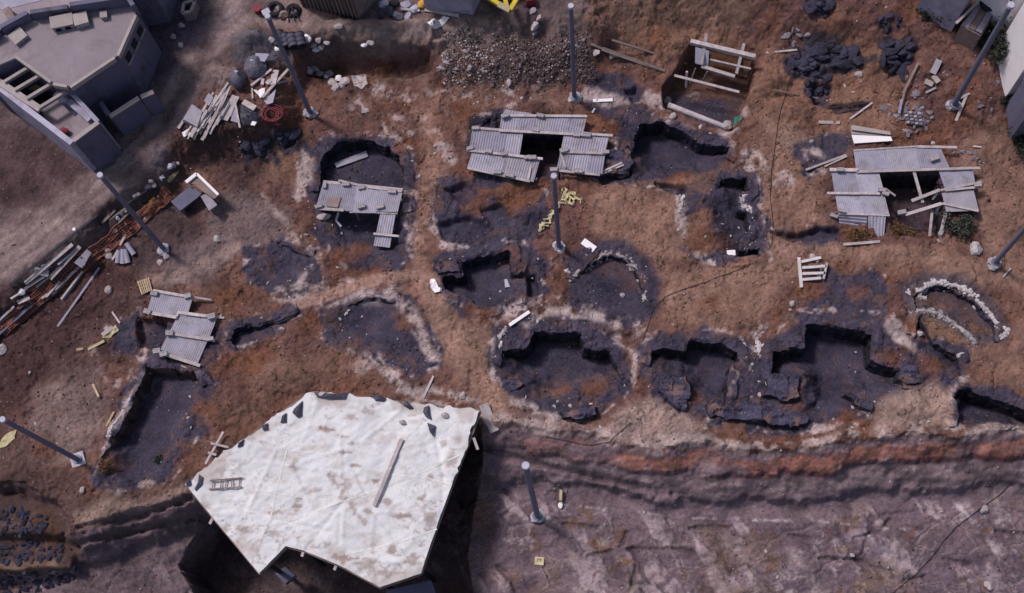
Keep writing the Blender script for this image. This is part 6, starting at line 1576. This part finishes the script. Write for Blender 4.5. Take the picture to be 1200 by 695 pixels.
# marker and tool on the lower rock
g = G(632, 657.5); t = thing('yellow_marker', 'small yellow marker plate on the lower rock floor', 'marker', g); MB().box(g - (0, 0, .05), .42, .36, .1, -.08).build('plate', 'yellow_cloth', t)
for dx, dy, sx, sy in ((-.07, .03, .03, .14), (-.03, .09, .09, .03), (.06, .03, .03, .14), (.04, .06, .08, .03)): MB().box(g + (dx, dy, .052), sx, sy, .006, -.08).build('mark', 'wood_dk', t)
g = G(657, 590); t = thing('measuring_staff', 'small yellow and white staff lying on the rock floor right of the lower pole', 'staff', g)
MB().beam(g + (0, .1, .3), g + (.02, .55, .42), .12, .1).build('yellow_part', 'yellow_cloth', t); MB().blob(g + (0, -.1, .08), (.12, .16, .1), 9, 1).build('white_part', 'white', t)

# ------------------------------------------------------------------ cables
def cable(pxs, r_, lab, name='cable'):
    pts = resample([G(a, b) for a, b in pxs], .12); pts[:, 2] = [zat(p[0], p[1]) + .03 for p in pts]
    w_ = .05 * (fbm(np.arange(len(pts)) * .08, np.zeros(len(pts)), 71, 3) - .5); pts[:, 0] += w_ * 2; o = MB().tube(pts, r_, 5).build(name, 'cable', None, pts[0]); tag(o, lab, 'cable')
cable([(925, 100), (915, 130), (909, 165), (904, 200), (903, 235), (906, 262), (905, 285), (893, 305), (870, 315), (840, 325), (805, 338), (780, 348), (766, 362), (758, 385), (752, 400)], .014, 'long dark cable snaking down past the narrow house')
cable([(1188, 565), (1172, 580), (1148, 597), (1120, 618), (1105, 635), (1090, 655), (1075, 672), (1052, 690), (1040, 702)], .018, 'dark cable running diagonally over the lower rock floor at the right')
cable([(740, 495), (728, 505), (715, 518), (690, 522), (660, 516), (640, 512)], .014, 'dark cable hanging over the cliff edge below the alcove house')

# ------------------------------------------------------------------ dark boulders and rubble
def scatter(poly, n, rlo, rhi, m, lab, cat, group, seed, name='boulder', sub=2, flat=.75, zp=0.):
    r = np.random.default_rng(seed); p = np.array(poly, float); out = 0; base = []
    tries = 0
    while out < n and tries < n * 30:
        tries += 1
        a = r.uniform(p[:, 0].min(), p[:, 0].max()); b = r.uniform(p[:, 1].min(), p[:, 1].max())
        _, i_ = sd_poly(np.array([a]), np.array([b]), p)
        if not i_[0]: continue
        out += 1; s = rlo + (rhi - rlo) * r.random() ** 1.8; g = G(a, b)
        if len(base) < 6 or r.random() < .04:
            o = MB().blob(np.zeros(3), (1, .85, flat), int(seed * 97 + len(base)), sub, .35, 13).build(name, m, None, (0, 0, 0)); base.append(o)
        else:
            o = base[int(r.integers(len(base)))].copy(); COLL.objects.link(o)
        o.location = (g[0], g[1], g[2] + s * .12); o.scale = (s * r.uniform(.75, 1.5), s * r.uniform(.6, 1.1), s * r.uniform(.55, 1.05)); o.rotation_euler = (r.uniform(-.3, .3), r.uniform(-.3, .3), r.uniform(0, 6.3))
        tag(o, lab, cat, group)
scatter([(918, 62), (935, 52), (975, 48), (1000, 60), (1010, 68), (985, 78), (960, 82), (965, 95), (945, 85), (920, 78)], 60, .1, .5, 'basalt', 'black boulder in the large black rock heap right of the timber shoring', 'boulder', 'black rock heap right of the shoring', 1)
scatter([(934, 108), (950, 92), (972, 90), (978, 104), (972, 118), (962, 112), (950, 106)], 18, .08, .28, 'basalt', 'black boulder in the small rock heap below the large black heap', 'boulder', 'black rocks below the large heap', 2)
scatter([(1026, 68), (1042, 48), (1066, 46), (1070, 66), (1058, 88), (1040, 86), (1036, 74)], 44, .1, .44, 'basalt', 'black boulder in the rock heap left of the leaning brown board', 'boulder', 'black rock heap at the upper right', 3)
scatter([(912, 44), (925, 30), (945, 36), (948, 48), (930, 52)], 14, .08, .22, 'mid_stone', 'grey stone in the small heap above the large black rock heap', 'stone', 'grey stones above the black rock heap', 4, 'stone')
scatter([(945, -4), (970, -4), (974, 18), (960, 24), (948, 20)], 12, .15, .4, 'basalt', 'dark boulder at the top edge above the black rock heap', 'boulder', 'dark boulders at the top edge', 5)
scatter([(1030, 20), (1060, 15), (1075, 35), (1050, 40), (1035, 36)], 16, .1, .3, 'basalt', 'dark stone on the slope above the upper right rock heap', 'boulder', 'dark stones on the upper right slope', 6)
scatter([(284, 170), (300, 164), (320, 168), (318, 180), (300, 182), (286, 178)], 14, .15, .34, 'basalt', 'black rock in the left dark heap above the round house', 'boulder', 'left black heap above the round house', 7)
scatter([(320, 160), (340, 151), (359, 153), (358, 164), (335, 168)], 14, .15, .34, 'basalt', 'black rock in the right dark heap below the red hose coil', 'boulder', 'right black heap above the round house', 8)
scatter([(552, 140), (574, 130), (588, 134), (580, 150), (556, 152)], 14, .14, .36, 'basalt', 'black rock in the heap at the left shoulder of the U-shaped roof', 'boulder', 'black rocks beside the U-shaped roof', 9)
scatter([(0, 598), (30, 596), (62, 606), (58, 622), (30, 628), (0, 626)], 75, .07, .19, 'basalt', 'dark boulder in the upper terrace row at the lower left', 'terrace stone', 'upper terrace boulders at the lower left', 10, 'terrace_stone')
scatter([(0, 640), (40, 634), (76, 642), (70, 656), (35, 662), (0, 660)], 75, .07, .19, 'basalt', 'dark boulder in the middle terrace row at the lower left', 'terrace stone', 'middle terrace boulders at the lower left', 11, 'terrace_stone')
scatter([(0, 670), (50, 668), (92, 664), (86, 680), (55, 690), (20, 698), (0, 698)], 85, .08, .2, 'basalt', 'dark boulder in the lowest terrace row at the bottom left corner', 'terrace stone', 'lowest terrace boulders at the bottom left', 12, 'terrace_stone')
scatter([(510, 88), (522, 52), (578, 48), (578, 90)], 20, .08, .16, 'pale_stone', 'pale chunk of rubble on the left half of the gravel bank', 'stone', 'pale rubble on the gravel bank', 13, 'stone', 1)
scatter([(578, 48), (690, 46), (690, 86), (640, 94), (580, 90)], 16, .08, .15, 'mid_stone', 'grey chunk of rubble on the right half of the gravel bank', 'stone', 'grey rubble on the gravel bank', 14, 'stone', 1)
scatter([(1032, 120), (1060, 128), (1072, 100), (1082, 110), (1082, 128), (1100, 136), (1096, 146), (1066, 158), (1040, 142)], 46, .08, .24, 'mid_stone', 'grey lump in the rubble heap above the broken roof', 'rubble lump', 'grey rubble heap above the broken roof', 15, 'rubble_lump')
scatter([(1125, 110), (1190, 60), (1196, 118), (1180, 140), (1140, 150)], 30, .06, .16, 'mid_stone', 'grey stone on the slope below the white houses', 'stone', 'grey stones below the white houses', 16, 'stone', 1)
scatter([(636, 570), (655, 566), (668, 578), (655, 592), (640, 588)], 20, .04, .1, 'mid_stone', 'small grey stone in the patch of rubble beside the lower pole', 'stone', 'rubble patch beside the lower pole', 17, 'stone', 1)
scatter([(1112, 176), (1160, 172), (1156, 196), (1120, 192)], 20, .05, .13, 'mid_stone', 'small stone at the right end of the broken roof', 'stone', 'stones at the right end of the broken roof', 18, 'stone', 1)
# hollow bricks and boards in the rubble heap at the right
t = thing('brick_stack', 'stack of perforated grey bricks in the rubble heap above the broken roof', 'bricks', G(1069, 142)); zb = G(1069, 142)[2]
for i in range(4):
    for j in range(4):
        q = P(1060 + i * 5.2 + j * .8, 134 + j * 4 + i * .6, zb); MB().box(q, .15, .12, .3, .1).box(q + (0, 0, .3), .09, .07, .004, .1).build('brick', 'block' if (i + j) % 2 else 'tarp', t)
planks([((1054, 128), (1059, 108), .1, None, None, 'wood_dk'), ((1057, 112), (1075, 76), .12, None, None, 'brownboard'), ((1052, 136), (1055, 120), .12, None, None, 'sheet_a')], 'edging the rubble heap above the broken roof', noun='leaning board', name='board', cat='board', lift=.25)
planks([((1092, 88), (1100, 72), .3, None, None, 'sheet_c'), ((1083, 97), (1092, 101), .26, None, None, 'conc_edge'), ((1093, 90), (1099, 98), .26, None, None, 'conc_edge'), ((1084, 110), (1096, 104), .1, None, None, 'sheet_a')], 'above the rubble heap left of the thick pole', noun='grey board', name='board', cat='board', lift=.12)
for i, (a, b, r_, lab) in enumerate(((1143, 292, .32, 'big pale boulder alone on the path right of the broken roof'), (729, 346, .13, 'small pale stone below the ring house, right of it'), (1006, 88, .2, 'pale round stone on the orange earth below the black rock heap'), (1126, 417, .22, 'pale square stone at the mouth of the narrow sunken room'), (1077, 391, .18, 'pale stone at the left end of the narrow sunken room'), (928, 356, .17, 'pale stone above the largest house beside the joist frame'),
                                 (543, 464, .2, 'pale stone at the left foot of the alcove house'), (1093, 668 - 500, .12, 'pale stone beside the broken roof rubble'), (2, 410, .26, 'pale stone at the left edge on dark earth'), (128, 340, .2, 'pale stone on the dark slope above the two-panel roof'), (97, 575, .18, 'upright pale stone on the cliff nose at the lower left'), (196, 301, .2, 'pale slab at the foot of the left pole'), (188, 308, .17, 'second pale lump below the left pole'),
                                 (255, 280, .2, 'pale stone alone on the bare slope at the left'), (782, 118, .2, 'pale stone at the left end of the thick log'), (788, 137, .22, 'pale flat stone in front of the thick log'), (853, 147, .26, 'pale stone at the right end of the thick log'), (699, 62, .2, 'pale stone at the right end of the gravel bank'), (716, 66, .17, 'white stone on the brown planks right of the gravel bank'), (596, 97, .18, 'pale stone at the foot of the gravel bank'), (1153, 597, .2, 'pale stone beside the diagonal cable on the rock floor'))):
    rock(a, b, r_, 'pale_stone', lab, 'stone', None, 3400 + i, 'boulder' if r_ > .3 else 'stone', 2)
scatter([(1130, 690), (1190, 690), (1197, 645), (1185, 640)], 1, .3, .3, 'pale_stone', 'pale boulder at the right edge of the lower rock floor', 'boulder', None, 19)
# pale stones scattered over the site: where the photograph is speckled
SP = [[(360, 230), (380, 290), (410, 320), (360, 330), (340, 260)], [(470, 170), (520, 160), (510, 240), (490, 290), (470, 250)], [(380, 340), (510, 350), (520, 430), (420, 440), (380, 400)], [(690, 100), (790, 120), (850, 160), (820, 170), (720, 150)],
      [(590, 350), (720, 365), (740, 410), (700, 380), (600, 378)], [(860, 400), (905, 370), (930, 350), (900, 440), (880, 460)], [(560, 300), (650, 280), (690, 300), (650, 360), (600, 380)], [(280, 320), (380, 330), (340, 380), (250, 370)],
      [(600, 460), (740, 470), (820, 510), (640, 500)], [(900, 470), (1100, 480), (1110, 505), (900, 520)], [(1110, 495), (1200, 500), (1200, 508), (1110, 505)], [(780, 220), (900, 200), (905, 300), (800, 300)], [(420, 90), (650, 95), (640, 125), (440, 130)],
      [(180, 420), (270, 400), (270, 520), (200, 560)], [(0, 430), (110, 400), (140, 470), (60, 530)], [(980, 90), (1040, 100), (1030, 140), (960, 130)], [(830, 420), (1060, 390), (1050, 480), (850, 490)], [(380, 260), (470, 260), (470, 300), (390, 300)], [(640, 640), (1200, 600), (1200, 690), (660, 690)]]
NS = [10, 10, 12, 10, 12, 10, 12, 9, 10, 12, 8, 9, 12, 8, 6, 5, 10, 6, 8]
for k, (q, n_) in enumerate(zip(SP, NS)): scatter(q, n_, .045, .13, 'pale_stone', 'small pale stone lying loose on the dug ground of the site', 'stone', 'pale stones scattered over the dig', 50 + k, 'stone', 1, .7)

# ------------------------------------------------------------------ loose gravel and dry weeds (uncountable)
def pebbles(name, pts, size, cols, seed, mname='vertex_stone', flat=.7):
    r = np.random.default_rng(seed); n = len(pts)
    v0 = np.array([(1, 0, 0), (0, 1, 0), (-1, 0, 0), (0, -1, 0), (0, 0, 1), (0, 0, -1)], float)
    f0 = np.array([(0, 1, 4), (1, 2, 4), (2, 3, 4), (3, 0, 4), (1, 0, 5), (2, 1, 5), (3, 2, 5), (0, 3, 5)])
    s = size[:, None, None] * (v0[None] + r.uniform(-.35, .35, (n, 6, 3))) * np.array([1, 1, flat]); a = r.uniform(0, 6.3, n); k, q = np.cos(a)[:, None], np.sin(a)[:, None]
    x = s[..., 0] * k - s[..., 1] * q; y = s[..., 0] * q + s[..., 1] * k
    V = np.stack([x + pts[:, None, 0], y + pts[:, None, 1], s[..., 2] + pts[:, None, 2]], -1).reshape(-1, 3)
    Fc = (f0[None] + 6 * np.arange(n)[:, None, None]).reshape(-1, 3)
    me = bpy.data.meshes.new(name); me.vertices.add(len(V)); me.vertices.foreach_set('co', V.astype(np.float32).ravel())
    me.loops.add(Fc.size); me.loops.foreach_set('vertex_index', Fc.astype(np.int32).ravel()); me.polygons.add(len(Fc))
    me.polygons.foreach_set('loop_start', np.arange(0, Fc.size, 3, dtype=np.int32)); me.polygons.foreach_set('loop_total', np.full(len(Fc), 3, np.int32))
    ca = me.attributes.new('tint', 'FLOAT_COLOR', 'POINT'); cc = np.concatenate([np.repeat(cols, 6, 0), np.ones((n * 6, 1))], 1); ca.data.foreach_set('color', cc.astype(np.float32).ravel())
    me.materials.append(M[mname]); me.update(calc_edges=True); o = bpy.data.objects.new(name, me); COLL.objects.link(o); return tag(o, kind='stuff')


def zarr(x, y):
    i = np.clip(np.searchsorted(xs, x) - 1, 0, NX - 2); j = np.clip(np.searchsorted(ys, y) - 1, 0, NY - 2)
    fx = (x - xs[i]) / (xs[i + 1] - xs[i]); fy = (y - ys[j]) / (ys[j + 1] - ys[j])
    z = (Z[j, i] * (1 - fx) + Z[j, i + 1] * fx) * (1 - fy) + (Z[j + 1, i] * (1 - fx) + Z[j + 1, i + 1] * fx) * fy
    return z, COL[j, i], REG[j, i]


r = np.random.default_rng(77); n = 100000
px_ = r.uniform(x0, x1, n); py_ = r.uniform(y0, y1, n); z_, c_, rg = zarr(px_, py_)
den = ss(.46, .72, fbm(px_ * .7, py_ * .7, 601, 4, .6)) * .8 + .05
den = den * np.where(rg == 1, .07, 1) * np.where(rg == 2, .35, 1)
keep = r.random(n) < den
px_, py_, z_, c_, rg = px_[keep], py_[keep], z_[keep], c_[keep], rg[keep]; n = len(px_)
sz = .016 + .055 * r.random(n) ** 3.6
u_ = r.random(n)[:, None]
cols = np.where(u_ < .06, np.array((.40, .34, .35)), np.where(u_ < .5, c_ * 1.5 + .01, np.where(u_ < .75, c_ * .5, c_ * .9))) * r.uniform(.7, 1.25, (n, 1))
pebbles('gravel', np.stack([px_, py_, z_ + sz * .2], 1), sz, cols, 78)
# thicker rubble on the bank below the road
bp_ = wpoly([(508, 92), (522, 46), (600, 42), (690, 44), (692, 84), (640, 95)], .8); n = 15000
px_ = r.uniform(bp_[:, 0].min() - 1, bp_[:, 0].max() + 1, n); py_ = r.uniform(bp_[:, 1].min() - .6, bp_[:, 1].max() + .5, n); s_, _ = sd_poly(px_, py_, bp_); i_ = s_ + 1.6 * (fbm(px_ * .8, py_ * .8, 611, 4, .6) - .5) > r.uniform(-.1, .5, len(px_)); px_, py_ = px_[i_], py_[i_]
z_, c_, _ = zarr(px_, py_); n = len(px_); sz = .02 + .06 * r.random(n) ** 3.5
u_ = r.random(n)[:, None]; west = (px_ < P(578, 70, .8)[0])[:, None]
cols = np.where(u_ < np.where(west, .3, .08), np.array((.36, .32, .34)), np.where(u_ < .7, np.array((.125, .09, .088)), np.array((.065, .047, .048)))) * r.uniform(.7, 1.3, (n, 1))
pebbles('rubble_gravel', np.stack([px_, py_, z_ + sz * .2], 1), sz, cols, 79)


def tufts(name, centers, hgt, m, seed, blades=9, spread=.10, wid=.016):
    r = np.random.default_rng(seed); vs = []; fs = []
    for c in centers:
        h = hgt * r.uniform(.5, 1.4)
        for _ in range(blades):
            a = r.uniform(0, 6.3); o = np.array([math.cos(a), math.sin(a), 0]); b = c + o * r.uniform(0, spread) + (0, 0, -.01); sd2 = np.array([-o[1], o[0], 0]) * wid * r.uniform(.7, 1.8)
            tip = b + o * h * r.uniform(.3, 1.0) + (0, 0, h * r.uniform(.4, 1)); k = len(vs); vs += [b - sd2, b + sd2, tip]; fs.append((k, k + 1, k + 2))
    mb = MB(); mb.add(vs, fs); return mb, m, name
n = 5200; px_ = r.uniform(x0, x1, n); py_ = r.uniform(y0, y1, n); z_, c_, rg = zarr(px_, py_)
orange = (c_[:, 0] / (c_[:, 2] + 1e-4) > 2.0) & (rg == 0); keep = orange & (r.random(n) < .8)
mb, m_, nm = tufts('dry_weeds', np.stack([px_, py_, z_], 1)[keep], .11, 'dryleaf', 81)
tag(mb.build(nm, m_), kind='stuff')

# ------------------------------------------------------------------ bushes
def bush(lab, px, py, rx, ry, h, m, seed, n=900, leaf=.07, name='bush', z=None, cat='bush'):
    r = np.random.default_rng(seed); g = G(px, py); t = thing(name, lab, cat, g)
    stems = MB(); ends = []
    for k in range(9):
        a = r.uniform(0, 6.3); f = r.uniform(.3, .9); e = g + np.array([math.cos(a) * rx * f, math.sin(a) * ry * f, h * r.uniform(.5, .95)]); stems.tube([g - (0, 0, .05), (g + e) / 2 + r.normal(size=3) * .05, e], .018, 5); ends.append(e)
    stems.build('stems', 'wood_dk', t)
    vs, fs = [], []
    for _ in range(n):
        e = ends[int(r.integers(9))] * .75 + g * .25 if r.random() < .3 else ends[int(r.integers(9))]
        c = e + r.normal(size=3) * np.array([rx, ry, h]) * .24; c[2] = max(c[2], g[2] + .02)
        d1_ = r.normal(size=3); d1_ /= np.linalg.norm(d1_); d2_ = np.cross(d1_, r.normal(size=3)); d2_ /= np.linalg.norm(d2_); s = leaf * r.uniform(.6, 1.5); k = len(vs)
        vs += [c - d1_ * s, c + d2_ * s * .45, c + d1_ * s, c - d2_ * s * .45]; fs.append((k, k + 1, k + 2, k + 3))
    MB().add(vs, fs).build('foliage', m, t); return t
bush('dark bush below the grey house wall at the top right', 1098, 20, .8, .5, .7, 'leaf_dk', 1, 1300)
bush('dark bush right of the plank hut, left of the thick pole top', 1152, 52, .5, .6, .9, 'leaf_dk', 2, 1100)
bush('grey-green leafy shrub against the white house behind the thick pole', 1166, 62, .6, .8, 1.6, 'leaf', 3, 2200, .08)
bush('low dark bush in front of the right white house corner', 1182, 122, .4, .3, .5, 'leaf_dk', 4, 500)
bush('dark bush at the right edge above the right-hand path', 1197, 168, .6, .8, .8, 'leaf_dk', 5, 1200)
bush('green shrub at the lower right corner of the broken roof', 1120, 264, .7, .6, .55, 'leaf', 6, 1300)
bush('dry brown weed clump at the mouth of the broken roof', 1052, 273, .7, .5, .35, 'dryleaf', 7, 1000, .05)
bush('dry brown weed clump under the leaning sheets of the broken roof', 1008, 276, .6, .3, .25, 'dryleaf', 8, 700, .05)
bush('small green tuft on the floor of the alcove house', 673, 401, .16, .14, .16, 'leaf', 9, 160, .04)
bush('small green plant in the long dark house at the left', 186, 538, .22, .2, .22, 'leaf', 10, 240, .05)
bush('reddish bush beside the pole at the lower left', 124, 549, .3, .28, .35, 'dryleaf', 11, 500, .05)

# ------------------------------------------------------------------ camera, light, sky
cam_d = bpy.data.cameras.new('camera'); cam = bpy.data.objects.new('camera', cam_d); COLL.objects.link(cam)
cam_d.lens = 50; cam_d.sensor_width = 36; cam_d.sensor_fit = 'HORIZONTAL'; cam_d.clip_start = .5; cam_d.clip_end = 3000
from mathutils import Matrix
mw = Matrix([list(R[0]) + [CAM[0]], list(R[1]) + [CAM[1]], list(R[2]) + [CAM[2]], [0, 0, 0, 1]]); cam.matrix_world = mw
scene.camera = cam
SUN_EL, SUN_AZ = 58, math.degrees(math.atan2(.42, -.62))      # sun from the upper left of the view: direction (-.62, .42)
sd_ = bpy.data.lights.new('sun', 'SUN'); so_ = bpy.data.objects.new('sun', sd_); COLL.objects.link(so_)
sd_.energy = 2.2; sd_.angle = math.radians(9); sd_.color = (1.0, .93, .94)
to = Vector((math.cos(math.radians(SUN_EL)) * math.cos(math.radians(SUN_AZ)), math.cos(math.radians(SUN_EL)) * math.sin(math.radians(SUN_AZ)), math.sin(math.radians(SUN_EL))))
so_.rotation_euler = to.to_track_quat('Z', 'Y').to_euler()
w = bpy.data.worlds.new('World'); scene.world = w; w.use_nodes = True
nt = w.node_tree; bg = nt.nodes['Background']; sk = nt.nodes.new('ShaderNodeTexSky'); sk.sky_type = 'NISHITA'; sk.sun_disc = False
sk.sun_elevation = math.radians(SUN_EL); sk.sun_rotation = math.radians(90 - SUN_AZ); sk.air_density = 1.0; sk.dust_density = 3.0; sk.ozone_density = 1.0
nt.links.new(sk.outputs[0], bg.inputs[0]); bg.inputs[1].default_value = .085
scene.view_settings.view_transform = 'Standard'; scene.view_settings.look = 'None'; scene.view_settings.gamma = 1; scene.view_settings.exposure = .24
scene.render.engine = 'CYCLES'
